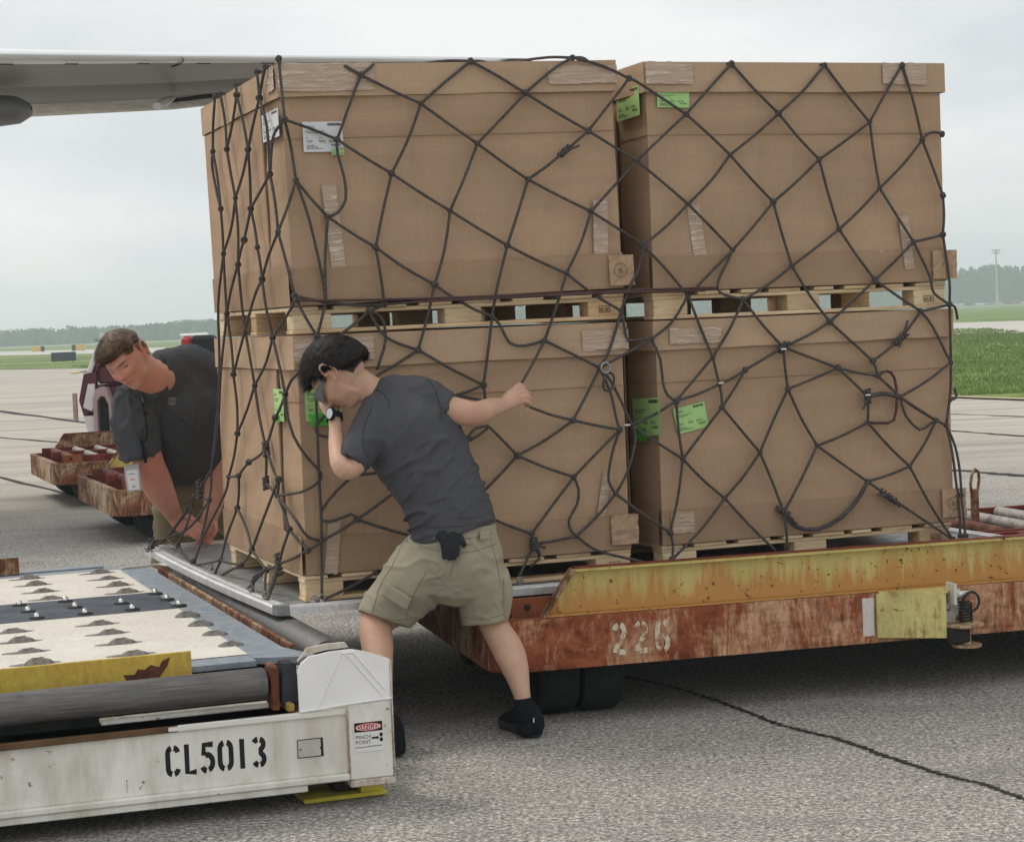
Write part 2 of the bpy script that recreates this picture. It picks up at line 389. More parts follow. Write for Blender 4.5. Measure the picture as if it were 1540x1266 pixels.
# taxiway: straight pale band
sheet('taxiway', [(-400, 812), (-55, 217), (20.2, 90), (80, -13), (130, 0), (62, 95), (32, 142), (-38, 235), (-80, 313), (-420, 1010)], .035, CONC)
sheet('far_runway', [(-600, 560), (-20, 470), (-20, 500), (-620, 600)], .045, CONC)
sheet('parking_road', [(120, 640), (420, 560), (430, 610), (120, 700)], .05, CONC)
isl = [wz(x, y) for x, y in ((118, 560), (150, 553.5), (175, 553), (175, 561), (140, 561.5))]
sheet('grass_island', [(p.x, p.y) for p in isl], .025, GRASS)
YP = plain('yellow_road_paint', (.55, .42, .12), .7)
pl = [wz(x, y) for x, y in ((104, 560.5), (120, 558.5), (120, 561), (108, 562.5))]
sheet('yellow_marking', [(p.x, p.y) for p in pl], .03, YP)
# sandy strip along the grass edge
SAND = plain('sandy_edge', (.42, .34, .22), .95, 0, .2, 1)
eb = B()
seg = GB[5:9]
for i in range(len(seg) - 1):
    a_, c_ = Vector(seg[i]), Vector(seg[i + 1]); n_ = Vector(((c_ - a_).y, -(c_ - a_).x)).normalized() * -.28
    eb.add([(a_.x, a_.y, .024 + i * .0015), (c_.x, c_.y, .024 + i * .0015), (c_.x - n_.x, c_.y - n_.y, .024 + i * .0015), (a_.x - n_.x, a_.y - n_.y, .024 + i * .0015)], [(0, 1, 2, 3)])
eo = eb.obj('verge_strip', SAND); eo['kind'] = 'structure'

# joints in the concrete
JM = plain('joint_sealant', (.045, .043, .042), .85, 0, .4, 5)
def ribbon(name, pts, w_, z, mat, jit=0.0, sub=14, label=None):
    P = catmull([(p[0], p[1]) for p in pts], sub); vs = []; rnd = random.Random(len(pts) * 7 + sub)
    for i, p in enumerate(P):
        q = P[min(i + 1, len(P) - 1)] - P[max(i - 1, 0)]; n_ = np.array([-q[1], q[0]]) / (np.linalg.norm(q) + 1e-9)
        off = rnd.uniform(-jit, jit); a_ = w_ * (.5 + rnd.uniform(-.3, .35) * (1 if jit else 0)); c_ = w_ * (.5 + rnd.uniform(-.3, .35) * (1 if jit else 0))
        vs += [(*(p + n_ * (a_ + off)), z), (*(p - n_ * (c_ - off)), z)]
    b = B(); b.add(vs, [(2 * i, 2 * i + 1, 2 * i + 3, 2 * i + 2) for i in range(len(P) - 1)])
    o = b.obj(name, mat); o['kind'] = 'structure'; return o
for a_, c_, w_ in (((-220, 590), (170, 641), .16), ((-220, 665), (160, 757), .05), ((1400, 646), (1700, 668), .07), ((1400, 705), (1700, 728), .10), ((1400, 622), (1700, 632), .06), ((-200, 642), (170, 672), .07)):
    p, q = wz(*a_), wz(*c_); ribbon('pavement_joint', [p, (p + q) / 2, q], w_, .006, JM, .01)
crk = [(880, 1010), (960, 1022), (1040, 1042), (1110, 1066), (1180, 1092), (1260, 1112), (1340, 1140), (1420, 1166), (1480, 1180), (1545, 1203), (1700, 1250)]
CM = plain('mossy_crack', (.035, .034, .026), .95, 0, .5, 40)
ribbon('ground_crack', [wz(*q) for q in crk], .019, .004, CM, .007, 34)

# loose grass tufts near the verge (so the near edge is not a clean line)
def tufts():
    rnd = random.Random(4); vs = []; fs = []
    def tri(x, y, h, a, wd):
        k = len(vs); dx, dy = math.cos(a) * wd, math.sin(a) * wd; lx, ly = rnd.uniform(-.4, .4) * h, rnd.uniform(-.4, .4) * h
        vs.extend([(x - dx, y - dy, .015), (x + dx, y + dy, .015), (x + lx, y + ly, .015 + h)]); fs.append((k, k + 1, k + 2))
    for i in range(90000):
        y = 30.9 + (rnd.random() ** 1.4) * 75; x = 6.92 - (y - 30.9) * .405 + rnd.random() * (7.0 + (y - 30) * .55) + .05
        cl = noise.noise(Vector((x * .9, y * .5, 0)))
        tri(x, y, (.030 + .035 * rnd.random()) * (1 + .9 * cl) * (1 + (y - 30) * .012), rnd.random() * 3.14, .012 + (y - 30) * .0006)
    me = bpy.data.meshes.new('grass_tufts'); me.from_pydata(vs, [], fs)
    m = MT('grass_blades', .8, spec=.15); n = m.noise(.8, 5, .7)
    m.col(m.ramp(n, [(.3, (.13, .195, .05)), (.55, (.20, .28, .08)), (.72, (.31, .33, .13))]))
    o = mobj('grass_tufts', me, m.m); o['kind'] = 'stuff'; o['label'] = 'short green grass blades along the apron edge right of the load'; o['category'] = 'grass'
tufts()

# ------------------------------------------------------------------ far woods
LEAF = MT('hazy_foliage', .9, spec=.1); _n = LEAF.noise(.09, 5, .6); _n2 = LEAF.noise(.7, 3)
LEAF.col(LEAF.mix(.4, LEAF.ramp(_n, [(.3, (.030, .062, .016)), (.55, (.060, .108, .028)), (.75, (.10, .155, .042))]), LEAF.ramp(_n2, [(.3, .2), (.7, .8)]), 'OVERLAY'))
def woods(name, label, line, hfun, ncl, seed, depth=40):
    """a wood: many crowns, each a cloud of leaf-clump faces"""
    rnd = random.Random(seed); V = []; Fc = []
    P = [Vector(p) for p in line]; L = [(P[i + 1] - P[i]).length for i in range(len(P) - 1)]; T = sum(L)
    ncr = ncl
    for c in range(ncr):
        s = (c + rnd.random()) / ncr * T; i = 0
        while i < len(L) - 1 and s > L[i]: s -= L[i]; i += 1
        d = (P[i + 1] - P[i]).normalized(); p = P[i] + d * s; off = rnd.random() * depth
        nrm = Vector((-d.y, d.x)); 
        if nrm.y < 0: nrm = -nrm
        p = p + nrm * off
        H = hfun(p) * rnd.uniform(.80, 1.02) * (1 + off * .004); rc = H * rnd.uniform(.34, .50)
        for k in range(70):
            a = rnd.random() * 6.283; zz = rnd.random() ** .8; rr = rc * math.sqrt(max(.02, 1 - max(0, (zz - .35) / .66) ** 2.2)) * rnd.uniform(.75, 1.08)
            ctr = Vector((p.x + math.cos(a) * rr, p.y + math.sin(a) * rr, H * (.06 + .94 * zz) - .6))
            sz = rnd.uniform(.5, 1.35) * H / 14
            u_ = Vector((rnd.gauss(0, 1), rnd.gauss(0, 1), rnd.gauss(0, 1))).normalized(); v_ = u_.cross(Vector((rnd.gauss(0, 1), rnd.gauss(0, 1), rnd.gauss(0, 1)))).normalized(); k0 = len(V)
            V.extend([tuple(ctr + u_ * sz), tuple(ctr + v_ * sz * 1.2), tuple(ctr - u_ * sz * .8), tuple(ctr - v_ * sz * .9 + u_.cross(v_) * sz * .7)])
            Fc.extend([(k0, k0 + 1, k0 + 3), (k0 + 1, k0 + 2, k0 + 3)])
        # solid inner mass
        k0 = len(V); n = 7
        for zz, rr in ((0, .55), (.35, .66), (.65, .5), (.85, .15)):
            for k in range(n):
                a = 6.283 * k / n + c; q = rr * rc * rnd.uniform(.8, 1.05); V.append((p.x + math.cos(a) * q, p.y + math.sin(a) * q, H * zz - .3))
        for j in range(3):
            for k in range(n): Fc.append((k0 + j * n + k, k0 + j * n + (k + 1) % n, k0 + (j + 1) * n + (k + 1) % n, k0 + (j + 1) * n + k))
        Fc.append(tuple(k0 + 3 * n + k for k in range(n)))
    me = bpy.data.meshes.new(name); me.from_pydata(V, [], Fc)
    o = mobj(name, me, LEAF.m); tag(o, label, 'woods', kind='stuff'); return o
woods('far_woods', 'hazy blue green woods along the horizon on the left', [(-560, 840), (-400, 760), (-260, 690), (-150, 640), (-60, 600), (40, 640)], lambda p: 5.5 + .7 * noise.noise(Vector((p.x * .035, 3, 0))) + max(0, (p.x + 160)) * .006, 1150, 3)
woods('far_woods', 'taller green woods beyond the parked cars on the right', [(20, 760), (120, 720), (240, 720), (420, 700)], lambda p: 13.4 + 1.8 * noise.noise(Vector((p.x * .03, 9, 0))) + 1.2 * math.sin(p.x * .021), 620, 5)

# ------------------------------------------------------------------ far items
PALE = plain('pale_painted_metal', (.62, .63, .64), .6, 0, .05)
p0 = wz(291, 507.0); d_ = 420
pb = wy(291, 508, d_); t = thing('long_shed', 'long low pale roofed building far across the field, left of the boxes', 'building', (pb.x, d_, 0))
B().box(-2.7, 2.7, 0, 3, 0, 1.3).obj('wall', PALE, t)
B().add([(-2.9, -.3, 1.31), (2.9, -.3, 1.31), (2.9, 1.5, 1.75), (-2.9, 1.5, 1.75), (2.9, 3.3, 1.31), (-2.9, 3.3, 1.31)], [(0, 1, 2, 3), (3, 2, 4, 5), (0, 3, 5), (1, 4, 2)]).obj('roof', PALE, t)
# airfield guidance signs
SGY = plain('sign_yellow', (.62, .44, .08), .5, 0, .1); SGK = plain('sign_black', (.02, .022, .025), .5, 0, .2)
def sign(px0, px1, py, Y, hh, split, lab):
    a_, c_ = wy(px0, py, Y), wy(px1, py, Y); L = (c_ - a_).length; z0 = max(.05, a_.z)
    t = thing('airfield_sign', lab, 'sign', ((a_.x + c_.x) / 2, Y, .02), 0, None)
    x = -L / 2
    for frac, mt in split:
        B().cbox(x, x + L * frac - .01, -.1, .1, .12, hh, .02).obj('face_panel', mt, t); x += L * frac
    for sx in (-L * .35, L * .35): B().tube([(sx, 0, 0), (sx, 0, .2)], .04, 6).obj('leg', SGK, t)
sign(48, 67, 524, 250, .75, ((.7, SGY), (.3, SGK)), 'small yellow and black airfield sign, leftmost of the far two')
sign(108, 128, 524, 235, .8, ((.3, SGK), (.7, SGY)), 'small black and yellow airfield sign nearer the kneeling worker\'s head')
t = thing('sign_board', 'wide dark board standing on the grass, seen from behind', 'sign', (wz(96, 545).x, wz(96, 545).y, .02), 0)
L_ = 37 / 3000 * wz(96, 545).y; B().cbox(-L_ / 2, L_ / 2, -.06, .06, .06, .64, .02).obj('board', plain('board_back', (.035, .042, .055), .6), t)
for sx in (-.38, 0, .38): B().tube([(sx * L_, 0, 0), (sx * L_, 0, .1)], .03, 6).obj('leg', SGK, t)
# light mast
mp_ = wy(1500, 457, 600); t = thing('light_mast', 'tall slender floodlight mast in front of the far woods', 'light mast', (mp_.x, 600, 0))
STM = plain('mast_steel', (.42, .44, .45), .5, .3, .1)
B().tube([(0, 0, 0), (0, 0, 5), (0, 0, 16.6)], .3, 8, rs=[.55, .32, .2]).obj('pole', STM, t)
for zz, ww in ((16.7, 1.1), (15.9, .8)):
    B().cbox(-ww, ww, -.15, .15, zz - .12, zz + .12, .03).obj('crossarm', STM, t)
    for k in (-1, -.3, .4, 1): B().cbox(k * ww - .18, k * ww + .18, -.35, .1, zz - .3, zz + .2, .04).obj('floodlight', STM, t)
# parked cars
CARC = [(.6, .6, .62), (.035, .04, .05), (.25, .26, .28), (.05, .06, .10), (.55, .56, .58), (.20, .03, .03), (.09, .10, .11), (.65, .65, .64)]
CARM = [plain('car_paint', c, .3, .2, .03) for c in CARC]; GLS = plain('car_glass', (.03, .035, .04), .15)
body = B(); body.plate([(-2.2, .35), (2.2, .35), (2.25, .75), (1.5, .92), (-1.9, .98), (-2.25, .8)], -.85, .85)
cabin = B(); cabin.plate([(-1.7, .95), (1.1, .93), (.55, 1.42), (-1.2, 1.45)], -.74, .74)
wh = B()
for sx in (-1.35, 1.35):
    for sy in (-.8, .8): wh.lathe([(.1, -.1), (.32, -.1), (.32, .1), (.1, .1)], 10, rotT('X', R(90), (sx, sy, .32)))
bme, cme, wme = body.me('body'), cabin.me('cabin'), wh.me('wheels'); cme.materials.append(GLS); wme.materials.append(RUBBER)
cx = 1432
rnd = random.Random(2)
while cx < 1600:
    P_ = wy(cx, 460, 640); mi = rnd.randrange(len(CARM)); t = thing('parked_car', 'tiny parked car in the far row under the woods, right of the boxes', 'car', (P_.x, 640 + rnd.uniform(-4, 4), .05), rnd.uniform(-.5, .5) + (1.57 if rnd.random() < .6 else 0), 'cars parked in front of the far woods')
    m2 = bme.copy(); m2.materials.append(CARM[mi]); mobj('body', m2, None, t); mobj('cabin', cme, None, t)
    cx += rnd.uniform(8, 13)

# ------------------------------------------------------------------ aircraft wing overhead
def wing():
    t = thing('aircraft_wing', 'silver grey aircraft wing reaching in from the upper left above the load', 'aircraft wing', (-9, 16, 0))
    loc = Vector((-9, 16, 0))
    H0 = 3.62
    # LE lower line from pixels at height; tapered planform, cross-sections in the y-z plane
    secs = []
    for px, yt, yb, ye in ((-1400, 55, 78, 232), (0, 73, 93, 166), (260, 79, 92, 152), (550, 84, 92, 118), (800, 89, 93.5, 98)):
        A = wz(px, yb, H0 + .0)
        E_ = wz(px, ye, H0 - .05); secs.append((A, E_, (yb - yt) / 3000 * A.y))
    mats = {'leading_edge': [], 'underside': [], 'rear': []}
    def prof(A, E_, th, t0, t1, n):
        out = []
        ch = E_ - A
        for k in range(n + 1):
            s = t0 + (t1 - t0) * k / n; out.append(s)
        return out
    def strip(name, fn, n, mat, label=None):
        rows = [[fn(A, E_, th, k / n) for k in range(n + 1)] for A, E_, th in secs]
        b = B(); vs = [p - loc for r in rows for p in r]; m = n + 1
        b.add(vs, [(i * m + k, i * m + k + 1, (i + 1) * m + k + 1, (i + 1) * m + k) for i in range(len(rows) - 1) for k in range(n)])
        o = b.obj(name, mat, t, True, label); return o
    def fle(A, E_, th, s):        # bulging nose
        a = math.pi * (s * 1.0); back = (E_ - A) * .05
        return A + back * (1 - math.sin(a) * 1.0) + Vector((0, 0, th * 1.15 * (1 - math.cos(a)) / 2 )) 
    SILV = plain('polished_leading_edge', (.88, .89, .90), .3, .25, .03, 3)
    GRY1 = MT('wing_underside_paint', .5, spec=.4); n = GRY1.noise(1.2, 5, sc=(.4, 2, 1)); GRY1.col(GRY1.ramp(n, [(.3, (.235, .23, .22)), (.7, (.32, .315, .305))]))
    GRY2 = MT('wing_box_paint', .5, spec=.4); n = GRY2.noise(1.0, 5, sc=(.3, 2, 1)); GRY2.col(GRY2.ramp(n, [(.3, (.12, .122, .12)), (.7, (.17, .172, .168))]))
    strip('leading_edge', fle, 10, SILV)
    strip('slat_panel', lambda A, E_, th, s: A + (E_ - A) * (.05 + .40 * s) + Vector((0, 0, -.02 * s)), 4, GRY1.m)
    strip('wing_box', lambda A, E_, th, s: A + (E_ - A) * (.45 + .40 * s) + Vector((0, 0, -.02 - .03 * math.sin(s * 3.1))), 5, GRY2.m)
    FLAP = metal('flap_metal', (.55, .54, .50), .35, (1, 8, 8), .5, .25)
    strip('flap', lambda A, E_, th, s: A + (E_ - A) * (.855 + .145 * s) + Vector((0, 0, -.10 * math.sin(s * 3.14) - .0)), 6, FLAP)
    strip('upper_skin', lambda A, E_, th, s: A + (E_ - A) * (.05 + .95 * s) + Vector((0, 0, th * 1.15 * (1 - s))), 8, plain('wing_top', (.5, .5, .5), .5))
    # fairing at the far left
    fc = wz(14, 166, H0 - .25) - loc; b = B()
    prof = [(-1.2, .02), (-.9, .30), (-.4, .44), (.2, .46), (.5, .40), (.66, .22), (.70, .03)]
    rings = []
    for sx, rr in prof:
        for k in range(16):
            a = 2 * math.pi * k / 16; rings.append(Vector((fc.x + sx * .62 - .25, fc.y + math.cos(a) * rr * .7, fc.z + math.sin(a) * rr * .28)))
    b.add(rings, [(i * 16 + k, i * 16 + (k + 1) % 16, (i + 1) * 16 + (k + 1) % 16, (i + 1) * 16 + k) for i in range(len(prof) - 1) for k in range(16)])
    b.obj('flap_fairing', plain('fairing_grey', (.17, .175, .18), .5, 0, .15, 3), t, True)
    # small vane below the trailing edge
    q0, q1 = wz(236, 160, H0 - .3) - loc, wz(262, 147, H0 - .12) - loc
    B().tube([q0, (q0 * .6 + q1 * .4), q1], .03, 8, rs=[.035, .045, .015]).obj('vent_mast', plain('vane_grey', (.5, .5, .5), .5), t, True)
    q2 = wz(330, 143, H0 - .08) - loc; B().tube([wz(250, 153, H0 - .1) - loc, q2], .02, 6).obj('flap_hinge', DARK, t)
    # slat joint line and drain slots
    s0, s1 = wz(274, 80, H0 + .17) - loc, wz(262, 98, H0 - .02) - loc
    for px in (10, 108, 216, 306, 402):
        a_, c_ = wz(px - 10, 97 + px * -.004, H0 - .012) - loc, wz(px + 10, 97.2 + px * -.004, H0 - .012) - loc
        B().tube([a_, c_], .005, 6).obj('drain_slot', DARK, t)
    j = [wz(*q, H0 - .012) - loc for q in ((277, 88), (276, 92), (270, 97), (258, 101))]
    j[0] = wz(272, 82, H0 + .08) - loc
    B().tube(j, .006, 6).obj('slat_joint', DARK, t)
wing()

# ------------------------------------------------------------------ haze
HZ = True
if HZ:
    hm = bpy.data.materials.new('haze_air'); hm.use_nodes = True; ht = hm.node_tree; ht.nodes.clear()
    pv = ht.nodes.new('ShaderNodeVolumePrincipled'); pv.inputs['Color'].default_value = (.84, .93, 1.0, 1); pv.inputs['Density'].default_value = .0010; pv.inputs['Anisotropy'].default_value = 0.0
    ho = ht.nodes.new('ShaderNodeOutputMaterial'); ht.links.new(pv.outputs[0], ho.inputs['Volume'])
    o = B().box(-900, 900, -60, 1000, -1, 26).obj('haze', hm); o['kind'] = 'stuff'; o['label'] = 'thin pale haze over the airfield'
# ------------------------------------------------------------------ load: everything here is in load axes (x along the front, y away)
LM = Matrix.Translation(O3) @ Matrix.Rotation(YAW, 4, 'Z')
def lworld(u_, n_, z): return LM @ Vector((u_, n_, z))
def place(o, u_, n_, z, rz=0.0, tilt=0.0):
    o.location = lworld(u_, n_, z); o.rotation_euler = (0, 0, YAW + rz)
    if tilt: o.rotation_euler = (LM.to_3x3() @ Matrix.Rotation(rz, 3, 'Z') @ Matrix.Rotation(-tilt, 3, 'Y')).to_euler()

# aluminium air cargo pallet (base sheet)
def uld():
    t = thing('air_cargo_pallet', 'flat aluminium aircraft pallet under the netted boxes, its corner hanging over the loader', 'cargo pallet'); place(t, 0, 0, 0)
    z0, z1 = .455, .478
    Q = [Vector(p) for p in ((-.139, -.108, 0), (3.02, -.255, 0), (3.0, 2.33, 0), (-.205, 2.33, 0))]; cen = sum(Q, Vector()) / 4
    c = .05
    b = B(); b.prism([tuple((q + (cen - q).normalized() * .07)[:2]) for q in Q], z0, z1 - .006); b.obj('sheet', ALU_DULL, t)
    prof = [(0, .452), (0, .478), (.008, .484), (.026, .484), (.029, .478), (.036, .478), (.039, .484), (.058, .482), (.062, .4735), (.062, .452)]
    for i in range(4):
        p, q = Q[i], Q[(i + 1) % 4]; d = (q - p).normalized(); inw = Vector((-d.y, d.x, 0)); b = B(); n = len(prof); vs = []; L = (q - p).length
        m = 12
        for k in range(m + 1):
            e = p + d * (c + (L - 2 * c) * k / m); bow = -.010 * math.sin(math.pi * k / m) if i == 3 else 0
            for dd, z in prof: vs.append(e + inw * dd + Vector((0, 0, z + bow)))
        b.add(vs, [(j * n + k, j * n + (k + 1) % n, (j + 1) * n + (k + 1) % n, (j + 1) * n + k) for j in range(m) for k in range(n)] + [tuple(range(n)), tuple(range(m * n, m * n + n))[::-1]])
        b.obj('edge_rail', ALU, t)
        e0 = (Q[i - 1] - p).normalized(); b = B()
        b.prism([tuple((p + e0 * (c - .001))[:2]), tuple((p + e0 * .018 + d * .007)[:2]), tuple((p + d * .018 + e0 * .007)[:2]), tuple((p + d * (c - .001))[:2]), tuple((p + d * (c + .012) + e0 * .064)[:2]), tuple((p + e0 * (c + .012) + d * .064)[:2])], .451, .4865); b.obj('corner_casting', ALU_DULL, t)
    return t
uld()

# wooden pallets: boards run away from the viewer, lead boards along the front
_pm = {}
def pbox(key, *a):
    if key not in _pm: _pm[key] = B().cbox(*a, .003).me('plank', (WOOD,))
    return _pm[key]
def pallet(label, u_, n_, z, W, D, h, tilt=0.0, off=0):
    t = thing('wooden_pallet', label, 'pallet', group='wooden pallets under the cartons'); place(t, u_, n_, z, 0, tilt)
    rnd = random.Random(int(u_ * 100) + int(z * 10) + 5)
    nb = 8; bt = .0145; hb = h - 3 * bt
    x = 0.0; gaps = [rnd.uniform(.7, 1.3) for _ in range(nb - 1)]; ws = [rnd.choice((.088, .10, .125, .14)) for _ in range(nb)]
    free = W - sum(ws); gs = sum(gaps); x = 0
    for i in range(nb):
        me = pbox(('d', ws[i], D), 0, ws[i], 0, D, 0, bt)
        o = mobj('deck_board', me, None, t, loc=(x, rnd.uniform(-.008, .006), h - bt)); x += ws[i] + (free * gaps[i] / gs if i < nb - 1 else 0)
    for y in (0.004, D / 2 - .05, D - .10):
        mobj('lead_board', pbox(('l', W), 0, W, 0, .095, 0, bt), None, t, loc=(0, y, h - 2 * bt))
        mobj('bottom_board', pbox(('b', W), 0, W, 0, .095, 0, bt), None, t, loc=(0, y, 0))
        for x in (.004, W / 2 - .07, W - .147): mobj('block', pbox(('k', hb), 0, .143, 0, .093, 0, hb), None, t, loc=(x, y + .001, bt))
    return t
BW = 1.33
LP = .1
pallet('wooden pallet on the aluminium sheet under the lower left carton', .0, .02, .4735, 1.29, 1.30, .096)
pallet('wooden pallet on the aluminium sheet under the lower right carton', 1.42, .02, .4735, 1.29, 1.30, .096)
pallet('wooden pallet between the two left cartons, sky showing through it', .0, .02, 1.4445, 1.30, 1.30, .098, R(.35))
pallet('wooden pallet between the two right cartons, dark blocks inside', 1.42, .02, 1.4425, 1.30, 1.30, .104)

# cartons -------------------------------------------------------------
def panel(b, A, Bv, C, D_, nx, nz, amp, seed, nrm, off=0.0):
    """grid panel A(bottom-left) B(bottom-right) C(top-right) D(top-left) bulged along nrm"""
    A, Bv, C, D_ = map(Vector, (A, Bv, C, D_)); vs = []
    for j in range(nz + 1):
        for i in range(nx + 1):
            s, r_ = i / nx, j / nz; p = (A * (1 - s) + Bv * s) * (1 - r_) + (D_ * (1 - s) + C * s) * r_
            e = min(1, 8 * s * (1 - s)) * min(1, 8 * r_ * (1 - r_))
            d = amp * (.6 * math.sin(math.pi * s) * math.sin(math.pi * r_) + 1.1 * noise.noise(Vector((s * 3.1 + seed, r_ * 2.7, seed * 1.7))) + .5 * noise.noise(Vector((s * 8 + seed, r_ * 2, 5)))) * e
            vs.append(p + Vector(nrm) * (d + off))
    b.add(vs, [(j * (nx + 1) + i, j * (nx + 1) + i + 1, (j + 1) * (nx + 1) + i + 1, (j + 1) * (nx + 1) + i) for j in range(nz) for i in range(nx)])
def text_mesh(s, size, mat, name, parent, T, ext=0.0, align='LEFT'):
    c = bpy.data.curves.new('t', 'FONT'); c.body = s; c.size = size; c.extrude = ext; c.align_x = align; c.resolution_u = 2
    o = bpy.data.objects.new('t', c); me = bpy.data.meshes.new_from_object(o); bpy.data.objects.remove(o); bpy.data.curves.remove(c)
    me.transform(T); me.materials.clear(); me.materials.append(mat)
    return mobj(name, me, None, parent)
FRONT = Matrix(((1, 0, 0, 0), (0, 0, -1, 0), (0, 1, 0, 0), (0, 0, 0, 1)))      # xy plane -> xz plane facing -y
LEFT = Matrix(((0, 0, -1, 0), (-1, 0, 0, 0), (0, 1, 0, 0), (0, 0, 0, 1)))      # xy plane -> yz plane facing -x (x runs towards the viewer)
def label_sheet(parent, name, w_, h_, T, mat, number=None, seed=0, label=None):
    """a printed shipping label: sheet, number, barcode, rows of small print; lower left corner at T"""
    b = B(); b.add([T @ Vector(p) for p in ((0, 0, 0), (w_, 0, 0), (w_, h_, 0), (0, h_, 0))], [(0, 1, 2, 3)])
    b.add([T @ Vector(p) for p in ((0, 0, -.0012), (w_, 0, -.0012), (w_, h_, -.0012), (0, h_, -.0012))], [(3, 2, 1, 0)])
    s = b.obj(name, mat, parent, label=label)
    rnd = random.Random(seed); ink = B(); zz = .0012
    def bar(x0, x1, y0, y1): ink.add([T @ Vector(p) for p in ((x0, y0, zz), (x1, y0, zz), (x1, y1, zz), (x0, y1, zz))], [(0, 1, 2, 3)])
    x = w_ * .62
    while x < w_ * .95:
        q = rnd.uniform(.001, .0035); bar(x, x + q, h_ * .86, h_ * .95); x += q + rnd.uniform(.0008, .0018)
    for row, (y, cols) in enumerate(((.68, ((.07, .55),)), (.62, ((.10, .42),)), (.45, ((.08, .14), (.4, .46))), (.36, ((.08, .25), (.38, .55), (.64, .82))), (.31, ((.10, .22), (.40, .56), (.64, .84))), (.20, ((.08, .28),)), (.15, ((.08, .36),)), (.10, ((.08, .5),)))):
        for c0, c1 in cols:
            x = c0 * w_
            while x < c1 * w_:
                q = rnd.uniform(.003, .010); bar(x, min(x + q, c1 * w_), y * h_, y * h_ + h_ * .022); x += q + .0022
    for k in range(4): bar(w_ * (.70 + .06 * k), w_ * (.735 + .06 * k), h_ * .19, h_ * .25)
    ink.obj('small_print', INK, s)
    if number: text_mesh(number, h_ * .12, INK, 'printed_number', s, T @ Matrix.Translation((w_ * .08, h_ * .78, zz)))
    return s
def tape_patch(parent, T, w_, h_, seed, front=True):
    rnd = random.Random(seed); n = 10; vs = []
    for j in (0, 1):
        for i in range(n + 1): vs.append(T @ Vector((w_ * i / n, (h_ * j) + rnd.uniform(-.003, .003), .0015 + rnd.uniform(0, .0022))))
    b = B(); b.add(vs, [(i, i + 1, n + 2 + i, n + 1 + i) for i in range(n)]); return b.obj('packing_tape', TAPE, parent, True)
